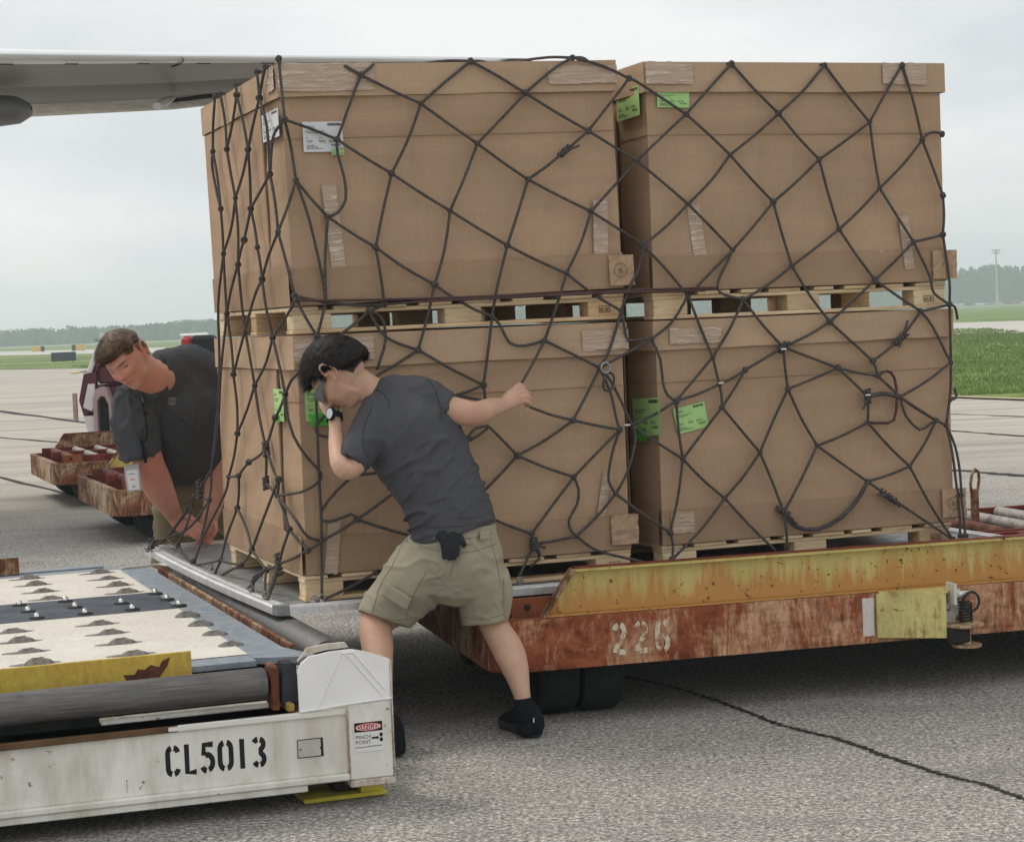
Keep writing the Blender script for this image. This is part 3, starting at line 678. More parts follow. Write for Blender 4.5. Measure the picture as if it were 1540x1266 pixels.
def carton(label, u_, n_, z, W, D, H, lidh, crease, tilt=0.0, seed=0, lido=.016, flap=None, tapes=(), wr=0.0):
    """cardboard_box > carton, lid, bottom_band, corner_flap, packing_tape, labels; origin at its front left bottom corner"""
    t = thing('cardboard_box', label, 'cardboard box', group='four big cartons on pallets'); place(t, u_, n_, z, 0, tilt)
    b = B(); A = .010
    zc = crease
    for (z0, z1, k) in ((0, zc, 0), (zc, H - .01, 1)):
        for nm, P0, P1, nr in (('f', (0, 0), (W, 0), (0, -1, 0)), ('r', (W, 0), (W, D), (1, 0, 0)), ('b', (W, D), (0, D), (0, 1, 0)), ('l', (0, D), (0, 0), (-1, 0, 0))):
            cc = .004 if k == 0 else 0
            panel(b, (*P0, z0), (*P1, z0), (*P1, z1 - .0), (*P0, z1), 26, 12, A, seed + k * 3 + ord(nm), nr)
    b.add([(0, 0, H - .01), (W, 0, H - .01), (W, D, H - .01), (0, D, H - .01)], [(0, 1, 2, 3)]); b.add([(0, 0, 0), (W, 0, 0), (W, D, 0), (0, D, 0)], [(3, 2, 1, 0)])
    body = b.obj('carton', CARD, t, False)
    for p in body.data.polygons: p.use_smooth = True
    try: body.data.set_sharp_from_angle(angle=R(30))
    except Exception: pass
    # score line: a shallow raised lip
    b = B(); b.tube([(0.0, -.0018, zc), (W * .3, -.004, zc + .001), (W * .7, -.0042, zc - .001), (W, -.0018, zc)], .0022, 5); b.tube([(-.0018, 0, zc), (-.004, D * .5, zc), (-.0018, D, zc)], .0022, 5); b.obj('score_line', CARD, t)
    # side joint: overlapping panel with a dark edge
    b = B(); b.cbox(-.0075, -.0015, .27, .30, .003, H - lidh, .001); b.obj('side_seam', plain('seam_shadowed_gap', (.10, .06, .04), .9), t)
    b = B(); b.cbox(-.0135, -.003, .285, D - .01, .12, H - lidh - .003, .002); b.obj('side_overlap', CARD, t)
    # corner crease strip near the front left edge
    # lid
    o_ = lido; b = B(); th = .005; L = []
    nl = 24
    def lip(P0, P1, nr, s):
        vs = []
        for j, zz in enumerate((H, H - lidh * .5, H - lidh)):
            for i in range(nl + 1):
                q = i / nl; p = Vector((*P0, zz)) * (1 - q) + Vector((*P1, zz)) * q
                wv = noise.noise(Vector((q * 5 + seed, s * 3.3, j * .6)))
                p += Vector(nr) * ((.006 * wv + .004) * (j * .5) * min(1, 9 * q * (1 - q)));
                if j == 2: p.z += .004 * noise.noise(Vector((q * 7, seed, s)))
                vs.append(p)
        m = nl + 1
        b.add(vs, [(j * m + i, (j + 1) * m + i, (j + 1) * m + i + 1, j * m + i + 1) for j in range(2) for i in range(nl)])
        vi = [v - Vector(nr) * th for v in vs]
        b.add(vi, [(j * m + i, j * m + i + 1, (j + 1) * m + i + 1, (j + 1) * m + i) for j in range(2) for i in range(nl)])
        k = 2 * m
        e = vs[k:] + vi[k:]; b.add(e, [(i, i + 1, m + i + 1, m + i) for i in range(nl)])
    c4 = ((-o_, -o_), (W + o_, -o_), (W + o_, D + o_), (-o_, D + o_))
    for s, nr in enumerate(((0, -1, 0), (1, 0, 0), (0, 1, 0), (-1, 0, 0))): lip(c4[s], c4[(s + 1) % 4], nr, s)
    vs = []; m = 9
    for j in range(m):
        for i in range(m):
            q, r_ = i / (m - 1), j / (m - 1); e = min(1, 6 * q * (1 - q)) * min(1, 6 * r_ * (1 - r_))
            vs.append((-o_ + (W + 2 * o_) * q, -o_ + (D + 2 * o_) * r_, H + e * (.006 + .006 * noise.noise(Vector((q * 3, r_ * 3, seed))))))
    b.add(vs, [(j * m + i, j * m + i + 1, (j + 1) * m + i + 1, (j + 1) * m + i) for j in range(m - 1) for i in range(m - 1)])
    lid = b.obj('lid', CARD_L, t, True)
    # bottom band
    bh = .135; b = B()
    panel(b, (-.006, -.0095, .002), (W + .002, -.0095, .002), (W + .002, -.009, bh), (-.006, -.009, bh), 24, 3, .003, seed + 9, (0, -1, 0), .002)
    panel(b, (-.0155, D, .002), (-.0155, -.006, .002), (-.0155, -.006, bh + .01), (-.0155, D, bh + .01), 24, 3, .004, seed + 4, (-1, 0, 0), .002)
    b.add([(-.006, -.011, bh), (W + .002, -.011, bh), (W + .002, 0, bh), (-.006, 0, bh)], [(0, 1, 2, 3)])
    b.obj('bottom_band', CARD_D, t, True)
    if flap:
        fu0, fu1, fz0, fz1 = flap; b = B(); T = rotT('Z', -.03, (fu0, -.021, 0)); vs = []
        n = 6
        for j in range(n + 1):
            for i in range(n + 1):
                vs.append(T @ Vector(((fu1 - fu0) * i / n, -.003 + .009 * noise.noise(Vector((i * .9, j * .8, seed))), fz0 + (fz1 - fz0) * j / n + .003 * noise.noise(Vector((i, j * 3, 2))))))
        b.add(vs, [(j * (n + 1) + i, j * (n + 1) + i + 1, (j + 1) * (n + 1) + i + 1, (j + 1) * (n + 1) + i) for j in range(n) for i in range(n)])
        vb = [Vector(v) + Vector((0, .006, 0)) for v in vs]
        b.add(vb, [(j * (n + 1) + i, (j + 1) * (n + 1) + i, (j + 1) * (n + 1) + i + 1, j * (n + 1) + i + 1) for j in range(n) for i in range(n)])
        edge = [i for i in range(n + 1)] + [j * (n + 1) + n for j in range(1, n + 1)] + [n * (n + 1) + i for i in range(n - 1, -1, -1)] + [j * (n + 1) for j in range(n - 1, 0, -1)]
        k = len(edge); b.add([vs[e] for e in edge] + [vb[e] for e in edge], [(i, (i + 1) % k, k + (i + 1) % k, k + i) for i in range(k)])
        f_ = b.obj('corner_flap', CARD, t)
        cx, cz = (fu1 - fu0) * .42, (fz0 + fz1) / 2
        if wr:
            st = B(); 
            for rr in (.026,): st.tube([T @ Vector((cx + rr * math.cos(a * .3927), -.0125, cz + rr * math.sin(a * .3927))) for a in range(17)], .0012, 5)
            st.obj('round_stamp', INKG, f_)
            text_mesh('B', .024, INKG, 'stamp_letter', f_, T @ Matrix.Translation((cx - .008, -.0125, cz - .009)) @ FRONT)
    for (T, w_, h_, s) in tapes: tape_patch(t, T, w_, h_, s)
    return t
def FT(x, y, z): return Matrix.Translation((x, y, z)) @ FRONT
def ST(x, y, z): return Matrix.Translation((x, y, z)) @ LEFT
H2 = .868
def stamp(p, x, z):    # stamp mark burnt into a pallet block
    b = B()
    for (x0, x1, z0, z1) in ((0, .046, .024, .026), (0, .046, 0, .002), (0, .002, 0, .026), (.044, .046, 0, .026), (.006, .02, .006, .009), (.006, .02, .014, .017), (.006, .008, .006, .017), (.026, .04, .006, .009), (.026, .04, .016, .019), (.03, .033, .009, .016)):
        b.box(x + x0, x + x1, -.0012, 0, z + z0, z + z1)
    b.obj('heat_stamp', INKG, p)
for pl_ in [o for o in list(COL.objects) if o.name.startswith('wooden_pallet')]: stamp(pl_, 1.195, .026)

c1 = carton('lower left carton behind the worker in the grey T-shirt, green labels at its corner', .012, .022, .571, 1.272, 1.375, .868, .121, .63, seed=1.3, flap=(1.19, 1.30, .02, .135),
   tapes=[(FT(-.016, -.0225, .77), .30, .085, 3), (FT(1.10, -.0225, .765), .19, .075, 4), (FT(.06, -.016, .005) @ Matrix.Rotation(-.12, 4, 'Z'), .05, .20, 5), (FT(1.13, -.0075, .10) @ Matrix.Rotation(-.2, 4, 'Z'), .035, .21, 6)])
c2 = carton('lower right carton, tilted green label near its left edge', 1.425, .022, .571, 1.30, 1.375, .866, .112, .63, seed=4.1, flap=(1.235, 1.345, .02, .135), wr=1,
   tapes=[(FT(.05, -.0225, .775), .22, .06, 13), (FT(.03, -.0125, .045), .10, .08, 14)])
c3 = carton('upper left carton, white shipping label near its left edge', .012, .022, 1.545, 1.285, 1.345, .862, .115, .60, R(1.05), seed=7.7, flap=(1.225, 1.325, .01, .125), wr=1,
   tapes=[(FT(-.016, -.0225, .765), .36, .10, 23), (FT(1.02, -.0225, .775), .28, .065, 24), (FT(.145, -.0075, .10) @ Matrix.Rotation(.06, 4, 'Z'), .055, .33, 25), (FT(1.17, -.0075, .13) @ Matrix.Rotation(-.04, 4, 'Z'), .06, .21, 26), (ST(-.0225, .12, .775), .12, .085, 27)])
c4 = carton('upper right carton, green label right under its lid', 1.425, .022, 1.549, 1.295, 1.345, .876, .115, .60, seed=9.2, flap=(1.225, 1.335, .01, .125),
   tapes=[(FT(-.01, -.0225, .79), .20, .085, 33), (FT(1.02, -.0225, .79), .20, .085, 34), (FT(.18, -.0075, .06) @ Matrix.Rotation(.12, 4, 'Z'), .055, .27, 35), (FT(1.10, -.0125, .05) @ Matrix.Rotation(.1, 4, 'Z'), .045, .22, 36)])
def rel(o, P, flip=None):      # point in load axes -> point in the thing's axes
    return (o.matrix_world.inverted() if False else (Matrix.Translation(o.location) @ o.rotation_euler.to_matrix().to_4x4()).inverted()) @ (LM @ P)
def lab_front(box, px, w_, h_, mat, rot, num, seed, lab, name='shipping_label', off=-.010):
    P = rel(box, ln(px[0], px[1], .022)); return label_sheet(box, name, w_, h_, Matrix.Translation((P.x, off, P.z)) @ FRONT @ Matrix.Rotation(rot, 4, 'Z'), mat, num, seed, lab)
def lab_side(box, px, w_, h_, mat, rot, num, seed, lab, s, name='shipping_label', off=-.017):
    P = rel(box, lu(px[0], px[1], s)); return label_sheet(box, name, w_, h_, Matrix.Translation((off, P.y, P.z)) @ LEFT @ Matrix.Rotation(rot, 4, 'Z'), mat, num, seed, lab)
lab_front(c3, (456, 229.5), .148, .108, PAPER, -.01, '67932', 3, 'white printed label')
lab_front(c3, (498, 234.5), .047, .024, GREEN, .03, None, 4, 'small green sticker', 'sticker', -.0125)
lab_side(c3, (407, 215), .26, .10, PAPER, .0, '67932', 5, 'white label wrapped round the corner', .012)
lab_front(c4, (987, 162), .135, .068, GREEN, -.02, None, 6, 'green printed label')
lab_side(c4, (935, 184), .22, .115, GREEN, .02, None, 7, 'green label on the shaded side', 1.425, off=-.0185)
lab_front(c1, (459, 634), .135, .118, GREEN, .0, '67931', 8, 'green label behind the worker\'s head')
lab_front(c1, (466, 641), .10, .045, GREEN2, .0, None, 9, 'bright green sticker', 'sticker', -.0115)
lab_side(c1, (420, 632), .15, .12, GREEN, .0, '67931', 10, 'green label on the side', .012)
lab_side(c1, (421, 634), .07, .03, GREEN2, .0, None, 11, 'bright green sticker', .012, 'sticker', -.0185)
lab_front(c2, (1018, 653), .135, .100, GREEN, .17, '67931', 12, 'tilted green printed label')
lab_side(c2, (960, 655), .26, .145, GREEN, .05, None, 13, 'green label on the shaded side', 1.425, off=-.0185)
lab_side(c2, (964, 663), .10, .05, GREEN2, .03, None, 14, 'bright green sticker', 1.425, 'sticker', -.0200)

# ------------------------------------------------------------------ cargo net
net = thing('cargo_net', 'dark knotted rope net draped over the four cartons and hooked to the pallet edge', 'cargo net'); place(net, 0, 0, 0)
FN = -.014; SN = -.027
K = {}
def fk(**kw):
    for k, (x, y) in kw.items(): K[k] = ln(x, y, FN)
def sk(**kw):
    for k, (x, y) in kw.items(): K[k] = lu(x, y, SN if y > 470 else -.038)
fk(a1=(543, 113), a2=(633, 156), a3=(507, 210), a4=(589, 261), a5=(445, 271), a6=(493, 326), a7=(565, 372), a8=(677, 317), a9=(654, 428), a10=(443, 445), a11=(490, 454), a12=(578, 458),
   b2=(790, 140), b3=(718, 216), b4=(885, 197), b5=(850, 227), b6=(794, 270), b8=(763, 369), b10=(889, 318), b11=(852, 411), b12=(958, 242), b13=(1032, 172), b14=(968, 369), b15=(1035, 307), b17=(946, 118), b18=(1035, 445), b19=(740, 475), b20=(934, 467),
   c4=(1171, 171), c5=(1308, 184), c6=(1098, 233), c7=(1232, 240), c8=(1387, 211), c9=(1163, 304), c10=(1323, 283), c11=(1262, 345), c12=(1417, 202), c13=(1102, 376), c14=(1374, 364), c15=(1191, 400), c16=(1316, 421), c17=(1418, 353), c18=(1118, 451), c19=(1385, 468), c20=(1428, 458), c21=(1418, 294),
   d3=(1248, 484), d6=(1072, 537), d7=(1178, 522), d8=(1082, 578), d9=(1086, 612), d10=(1185, 585), d11=(1260, 553), d12=(1313, 543), d13=(1320, 565), d14=(1305, 596), d15=(1354, 597), d16=(1408, 632), d17=(1305, 635), d18=(1229, 670), d19=(1143, 680), d20=(1027, 690), d21=(1368, 701), d22=(1305, 724), d23=(1090, 749), d24=(1179, 770), d25=(1430, 545), d26=(1423, 639), d27=(1121, 556), d28=(1354, 509), d29=(1336, 746), g1=(1167, 828), g2=(1184, 827), g3=(1433, 811),
   e3=(819, 512), e4=(980, 510), e5=(727, 579), e6=(902, 553), e7=(862, 632), e8=(932, 646), e9=(950, 639), e10=(1017, 603), e11=(778, 685), e12=(863, 717), e13=(926, 742), e15=(800, 802), e16=(867, 806), e17=(1008, 800), e18=(803, 818), e19=(701, 662),
   f4=(477, 506), f5=(555, 468), f7=(629, 526), f18=(484, 813), f19=(463, 827), f20=(537, 781), f31=(484, 902), f32=(565, 861))
sk(a13=(428, 180), a14=(406, 262), a15=(418, 349), a16=(394, 420), a17=(377, 314), a18=(373, 225), a19=(354, 298), a20=(358, 398), a21=(390, 148), a22=(356, 143), a23=(336, 382), a24=(320, 228), a25=(341, 225), a26=(367, 361), a28=(332, 314), a29=(387, 372), a30=(341, 472),
   h1=(410, 508), h2=(383, 580), h3=(357, 652), h4=(351, 563), h5=(344, 717), f8=(429, 593), f9=(414, 628), f10=(400, 674), f11=(374, 695), f12=(359, 715), f13=(419, 721), f14=(400, 726), f15=(417, 745), f16=(357, 764), f17=(435, 796))
K['b1'] = ln(708, 92, -.004); K['b16'] = ln(861, 87, .0); K['c1'] = ln(1100, 96, -.006); K['c2'] = ln(1240, 98, -.006); K['c3'] = ln(1357, 98, -.006)
SP = {'f23': (379, 827, -.05), 'f24': (363, 849, -.06), 'f25': (332, 842, -.09), 'f26': (317, 876, -.12), 'f27': (400, 857, -.07), 'f28': (419, 848, -.05), 'f29': (378, 899, -.115), 'f30': (400, 904, -.115), 'f31b': (472, 903, 0)}
for k, (x, y, s) in SP.items(): K[k] = lu(x, y, s)
K['f31b'] = ln(472, 905, -.06); K['f31'] = ln(484, 903, -.06)
SC_ = {'q1': (225, 828, -.13), 'q2': (292, 747, -.06), 'q3': (318, 706, -.03), 'q4': (289, 759, -.06), 'q5': (251, 809, -.10), 'q6': (268, 821, -.11), 'q7': (291, 850, -.12), 'q8': (315, 752, -.04), 'q9': (268, 818, -.12), 'q10': (327, 618, -.02)}
for k, (x, y, s) in SC_.items(): K[k] = lu(x, y, s)
def F_(*p): return [ln(x, y, FN) for x, y in p]
def S_(*p): return [lu(x, y, SN if y > 470 else -.038) for x, y in p]
# strands: (start, end, [via points]); all strands between two knots, as hung in the photograph
ST_ = []
def s(a_, c_, via=None, mat=ROPE, r=.0055): ST_.append((a_, c_, via or [], mat, r))
for q in 'a1-a2 a2-a4 a3-a4 a4-a7 a4-a8 a6-a7 a7-a9 a7-a12 a8-a9 a8-b8 a2-b3 b2-b3 b2-b4 b4-b5 b5-b6 b3-b6 b3-a8 b6-b8 b6-b10 b4-b12 b10-b12 b12-b13 b12-b15 b10-b14 b10-b11 b8-b11 b14-b15 b14-b18 b13-c1 b13-c6 c1-c4 c2-c4 c2-c5 c3-c5 c3-c8 c4-c6 c4-c7 c5-c7 c5-c10 c6-c9 c6-b15 c7-c9 c7-c11 c8-c10 c9-c13 c9-c15 c10-c11 c10-c14 c11-c15 c11-c16 c14-c16 c15-c18 c16-c19 c13-b18 b15-c13 b18-d6 c18-d6 c18-d7 d3-d7 d3-d12 d3-c15 d3-c16 d4-d28 d28-d12 d6-d8 d7-d27 d27-d8 d27-d9 d8-d9 d7-d10 d7-d11 d11-d10 d11-d14 d11-d13 d12-d13 d13-d15 d10-d19 d10-d18 d9-d19 d9-d20 d14-d17 d17-d18 d17-d21 d15-d25 d15-d16 d16-d21 d16-d26 d18-d22 d18-d24 d19-d23 d19-d24 d21-d22 d21-g3 d22-d29 d29-g3 d24-g2 d23-g1 d20-d23 d20-e10 e5-e7x e6-e7 e7-e8 e7-e11 e8-e12 e9-e14x e11-e12 e12-e15 e13-e16 e13-e17 e15-e18 e18-e16 d20-e17 e3-e6 b11-e3 e10-d6 e10-d8 e10-e9 e9-d20 f4-a11 f7-e5 f7-a9 f18-f19 f18-f20'.split():
    a_, c_ = q.split('-')
    if a_ == 'd4': a_ = 'c19'
    if a_ in K and c_ in K: s(a_, c_)
s('b1', 'a2'); s('b1', 'b2'); s('b2', 'b16', F_((835, 102))); s('b16', 'b17', F_((905, 99))); s('b17', 'b13', F_((964, 127))); s('b4', 'b17', F_((932, 137)))
s('a1', 'a3', F_((532, 140))); s('a3', 'a6', F_((508, 232), (518, 268), (520, 300), (508, 320))); s('a3', 'a13', F_((470, 195)))
s('a13', 'a14', S_((411, 206))); s('a13', 'a5', F_((437, 219))); s('a5', 'a15'); s('a5', 'a6'); s('a5', 'a11', F_((465, 330), (484, 412))); s('a6', 'a11')
for q in 'a14-a17 a14-a15 a15-a16 a15-a10 a17-a18 a17-a29 a29-a16 a17-a26 a26-a20 a18-a22 a18-a21 a18-a19 a22-a25 a25-a19 a19-a20 a19-a23 a20-a30 a28-a23 a23-a30 a10-a11 h1-h2 h2-h3 h3-h5 h1-f8 h2-f10 h4-h3 f8-f9 f9-f10 f10-f11 f11-f12 f10-f14 f14-f15 f13-f15 f15-f17 f17-f19 f17-f28 f19-f28 f12-f16 f16-f23 f23-f24 f24-f25 f25-f26 f23-f27 f27-f28 f13-f23 h4-a30 a10-f4 a12-f5'.split():
    a_, c_ = q.split('-'); s(a_, c_)
s('a14', 'a21', S_((401, 190))); s('h1', 'a16', S_((400, 462))); s('h2', 'a20', S_((366, 478))); s('a16', 'h4', S_((380, 455))); s('a10', 'h1', F_((440, 460))); s('a11', 'a12', F_((535, 459)))
s('a24', 'a28', S_((319, 250), (326, 290))); s('a24', 'a28', S_((327, 268))); s('a23', 'q10', S_((328, 459), (330, 540))); s('q10', 'q3', S_((323, 660))); s('a30', 'q3', S_((332, 560), (328, 640)))
s('h5', 'q7', [lu(338, 743, -.03), lu(306, 806, -.08)]); s('f16', 'f25', [lu(342, 804, -.05)]); s('f12', 'h5')
s('f8', 'f4', F_((438, 572), (452, 556)) ); s('f8', 'f15', [K['f8'] + Vector((-.01, -.02, -.03))] + F_((441, 655), (462, 688), (483, 712), (476, 727), (452, 740)))
s('f4', 'f5', F_((497, 511), (527, 492))); s('f4', 'f18', F_((475, 560), (477, 640), (480, 720), (483, 777))); s('f18', 'f31', F_((484, 860)))
s('f10', 'f13', [lu(412, 709, SN)]); s('f15', 'f18', F_((444, 781), (462, 806))); s('f31', 'f32'); s('f31b', 'f31')
s('f5', 'f7', F_((565, 487), (578, 504), (598, 516))); s('a12', 'f5'); s('f7', 'f18x')if 0 else None
ST_.append(('f5', 'tail1', F_((574, 478), (580, 512)), ROPE, .0055)); K['tail1'] = ln(567, 556, FN - .02)
K['hb1'] = ln(558, 570, FN); s('f7', 'hb1', F_((600, 545))); K['el1'] = ln(686, 594, FN); s('e5', 'el1'); s('b19', 'e5', F_((735, 520)))
s('b19', 'e3', F_((753, 490), (766, 515), (789, 520))); s('a9', 'b19', F_((672, 441), (713, 465))); s('b8', 'b19', F_((748, 430)))
s('f20', 'e15x', None) if 0 else None
K['wk1'] = ln(620, 806, FN); s('f20', 'wk1'); K['wk2'] = ln(584, 747, FN); s('f20', 'wk2'); s('f20', 'e19', F_((506, 790), (484, 786), (483, 768), (510, 735), (535, 705), (600, 680))) if 0 else s('f20', 'bd', F_((528, 774), (505, 783), (485, 784), (483, 769), (505, 738)) ) if 0 else None
K['bd'] = ln(532, 715, FN); s('f20', 'bd', F_((528, 773), (505, 782), (486, 783), (484, 767), (506, 738)))
K['wr'] = ln(500, 612, FN); s('f4w', 'wr') if 0 else None; K['w2'] = ln(476, 650, FN); K['w3'] = ln(505, 658, FN); s('w3', 'wr', F_((482, 655), (474, 645), (482, 632)))
K['e5d'] = ln(730, 603, FN); s('e5', 'e5d'); K['e11u'] = ln(736, 642, FN); s('e11', 'e11u'); K['e19b'] = ln(735, 640, FN - .004); s('e19', 'e11u', F_((716, 657))); s('e19', 'e19b', F_((714, 645)))
K['e11l'] = ln(731, 735, FN); s('e11', 'e11l'); K['e15l'] = ln(745, 782, FN); s('e15', 'e15l'); s('e12', 'e16', F_((870, 735), (868, 758), (856, 780), (858, 796)))
s('e8', 'e13', F_((921, 680), (915, 715), (918, 730))); s('e9', 'e13', F_((956, 655), (950, 690), (938, 722)))
s('b20', 'e6', F_((925, 500), (915, 530))); s('b20', 'e4', F_((940, 495), (945, 512), (965, 510))); s('e4', 'b18', F_((1010, 485))); s('e4', 'e6', F_((935, 535))); s('e4', 'e10', F_((993, 540), (997, 575), (1004, 594)))
s('e6', 'e9', F_((918, 572), (935, 605))); s('e6', 'e8', F_((918, 590), (926, 625))); s('b14', 'b20', F_((960, 405), (948, 430))); s('b11', 'b20', F_((893, 443)))
K['e18d'] = ln(781, 866, -.06); s('e18', 'e18d', F_((795, 835))); K['e18t'] = ln(797, 852, -.03); s('e18', 'e18t', F_((811, 838)))
K['e16d'] = ln(968, 845, -.06); s('e16', 'e16d', F_((900, 828))); K['e17d'] = ln(1011, 841, -.05); s('e17', 'e17d', F_((1012, 820))); s('e17d', 'd23')
K['wk4'] = ln(800, 612, FN); K['hd1'] = ln(783, 579, FN - .12); K['hd2'] = ln(797, 612, FN - .12); s('e3', 'hd1'); s('e7', 'hd2')
s('c8', 'c12', F_((1395, 202), (1407, 199))); s('c8', 'c21', F_((1402, 250))); s('c21', 'c17'); s('c14', 'c17', F_((1400, 358))); s('c14', 'c20', F_((1398, 415), (1404, 440))); s('c17', 'c20', F_((1422, 380), (1428, 425)))
s('c20', 'c19'); s('c19', 'd25', F_((1402, 490), (1422, 530))); K['r1'] = ln(1440, 480, .01); s('c20', 'r1', F_((1436, 462))); s('c13', 'c18', F_((1079, 434)))
s('d25', 'd26', F_((1429, 590)), ROPE2, .0055); s('c20', 'd25', F_((1429, 500)), ROPE2, .0055)
s('d13', 'd17', F_((1334, 558), (1345, 568), (1349, 600), (1344, 632), (1325, 636)), ROPE2, .006); s('d14', 'd15', F_((1330, 592)), ROPE, .009); s('d15', 'd16', F_((1375, 612)), ROPE2, .006); s('d15', 'd16', F_((1362, 625), (1383, 646), (1398, 638)))
s('d24', 'd22', F_((1196, 791), (1229, 796), (1265, 778), (1290, 750)), ROPE, .009)
K['r2'] = ln(1446, 744, -.02); K['r3'] = ln(1440, 744, -.0); s('d26', 'r2', F_((1436, 670), (1443, 705))); s('d26', 'r3', F_((1432, 680))); K['r4'] = ln(1452, 806, -.06); K['r5'] = ln(1444, 806, -.05); s('r2', 'r4'); s('r3', 'r5')
K['r6'] = ln(1436, 585, .03); s('d26', 'r6', F_((1428, 605), (1438, 598)))
for k_, q_ in {'hk1': (682, 842), 'hk2': (652, 700), 'hk3': (602, 645), 'hk4': (700, 745)}.items(): K[k_] = ln(*q_, FN)
for q_ in 'wk1-hk1 hk1-e15l wk2-hk2 bd-hk2 hk3-hb1 hk3-el1 hk2-hk3 hk2-hk4 hk4-e11l hk4-hk1 el1-e5d wr-hb1'.split(): s(*q_.split('-'))
# middle tie cord round the load
K['t0'] = ln(448, 452, FN - .012); K['t1'] = ln(1080, 433, FN - .012); s('t0', 't1', [ln(x, y, FN - .014) for x, y in ((560, 451), (700, 447), (842, 442), (960, 436))], ROPE2, .0048)
K['t2'] = ln(578, 458, FN - .012); K['t3'] = ln(1060, 437, FN - .02); s('t2', 't3', [ln(x, y, FN - .022) for x, y in ((660, 452), (760, 448), (900, 441))], ROPE2, .0048)
# hooks to the far left corner
s('q1', 'q5'); s('q5', 'q2'); s('q2', 'q3'); s('q5', 'q4', [lu(262, 795, -.09)]); s('q2', 'q8'); s('q4', 'q9', [lu(282, 786, -.09)]); s('q5', 'q6'); s('q6', 'q7'); s('q3', 'q8'); s('q8', 'q7', [lu(306, 795, -.07)]); s('q5', 'q8', [lu(285, 793, -.08)])
K['q11'] = lz(222, 827, .49); K['q1'] = lz(229, 822, .50); s('q5', 'q11', [lu(232, 814, -.14)], ROPE, .008)
s('f27', 'f29', [lu(382, 870, -.09)], ROPE, .009); s('f28', 'f30', [lu(410, 878, -.08)], ROPE, .009); s('f26', 'f24', [lu(338, 862, -.09)]); s('f25', 'q7'); K['q12'] = lu(280, 860, -.125); s('q7', 'q12'); K['l2'] = lu(391, 893, -.1); s('f29', 'f27', [lu(372, 885, -.10), lu(384, 872, -.09)]); s('f30', 'f27')
# over the top: strands that run back across the lids
top = {}
for k, (px, py, dx) in {'b1': (708, 92, .25), 'b16': (861, 87, -.2), 'c1': (1100, 96, .22), 'c2': (1240, 98, -.2), 'c3': (1357, 98, .2)}.items():
    for sgn in (-1, 1):
        e = K[k] + Vector((sgn * .34, .55, .006)); m_ = K[k] + Vector((sgn * .10, .12, .012)); nm = f'{k}t{sgn}'; e.z = 2.449 if e.x > 1.4 else 2.445 + (e.x - .66) * .018; K[nm] = e; s(k, nm, [m_])
K['a1t'] = ln(518, 99, -.004); s('a1', 'a1t'); K['a1u'] = ln(562, 97, -.004); s('a1', 'a1u')
for nm, kn, (x, y) in (('st1', 'a21', (387, 119)), ('st2', 'a21', (400, 116)), ('st3', 'a22', (355, 136)), ('st4', 'a24', (324, 158)), ('st5', 'a25', (332, 152)), ('st6', 'a13', (420, 106))):
    K[nm] = lu(x, y + 3, -.036); K[nm].z = 2.412; s(kn, nm); K[nm + 'b'] = K[nm] + (Vector((.12, .40, .010)) if nm == 'st6' else Vector((.30, .02, .010))); s(nm, nm + 'b')
# right hand side of the load (only from another position)
rr_ = random.Random(3)
for i in range(5):
    for j in range(4):
        pass
rnd = random.Random(11)
def strand(a_, c_, via, mat, r):
    P = [K[a_]] + list(via) + [K[c_]]
    if len(P) == 2:
        L = (P[1] - P[0]).length; mid = (P[0] + P[1]) / 2 + Vector((rnd.uniform(-.012, .012) * L * 2, -.003, -.012 * L * rnd.random() * 2)); P = [P[0], mid, P[1]]
    C_ = catmull(P, max(2, 10 // (len(P) - 1)))
    B_ = B().tube([Vector(p) for p in C_], r, 7, True); o = B_.obj('rope_strand', mat, net)
    for p in o.data.polygons: p.use_smooth = True
for q in ST_:
    if q is not None: strand(*q)
# knots: two interlocked turns of cord
kb = B()
for ax in (0, 1, 2):
    T = Matrix.Rotation(ax * 1.05, 4, 'Y') @ Matrix.Rotation(.5 + ax * .4, 4, 'X')
    kb.tube([T @ Vector((.0085 * math.cos(a * .7854), .0085 * math.sin(a * .7854), 0)) for a in range(9)], .0062, 6, False)
kme = kb.me('knot', (ROPE,))
for p in kme.polygons: p.use_smooth = True
noK = {'t0', 't1', 't2', 't3', 'tail1', 'wk1', 'wk2', 'hb1', 'el1', 'e5d', 'e11u', 'e19b', 'e11l', 'e15l', 'hd1', 'hd2', 'bd', 'wr', 'w3', 'w2', 'wk4', 'g1', 'g2', 'a1t', 'a1u', 'r1', 'r6', 'q10', 'q3', 'l2', 'e18d', 'e18t', 'e16d'}
used = set()
for q in ST_:
    if q: used.add(q[0]); used.add(q[1])
for k in sorted(used):
    if k in noK or 't-' in k or k.endswith('t1') and len(k) > 3 or k.endswith('b') and k.startswith('st'): continue
    sc = rnd.uniform(.75, 1.05); o = mobj('knot', kme, None, net, loc=K[k]); o.rotation_euler = (rnd.uniform(-.3, .3), rnd.random() * 6, rnd.uniform(-.3, .3)); o.scale = (sc,) * 3
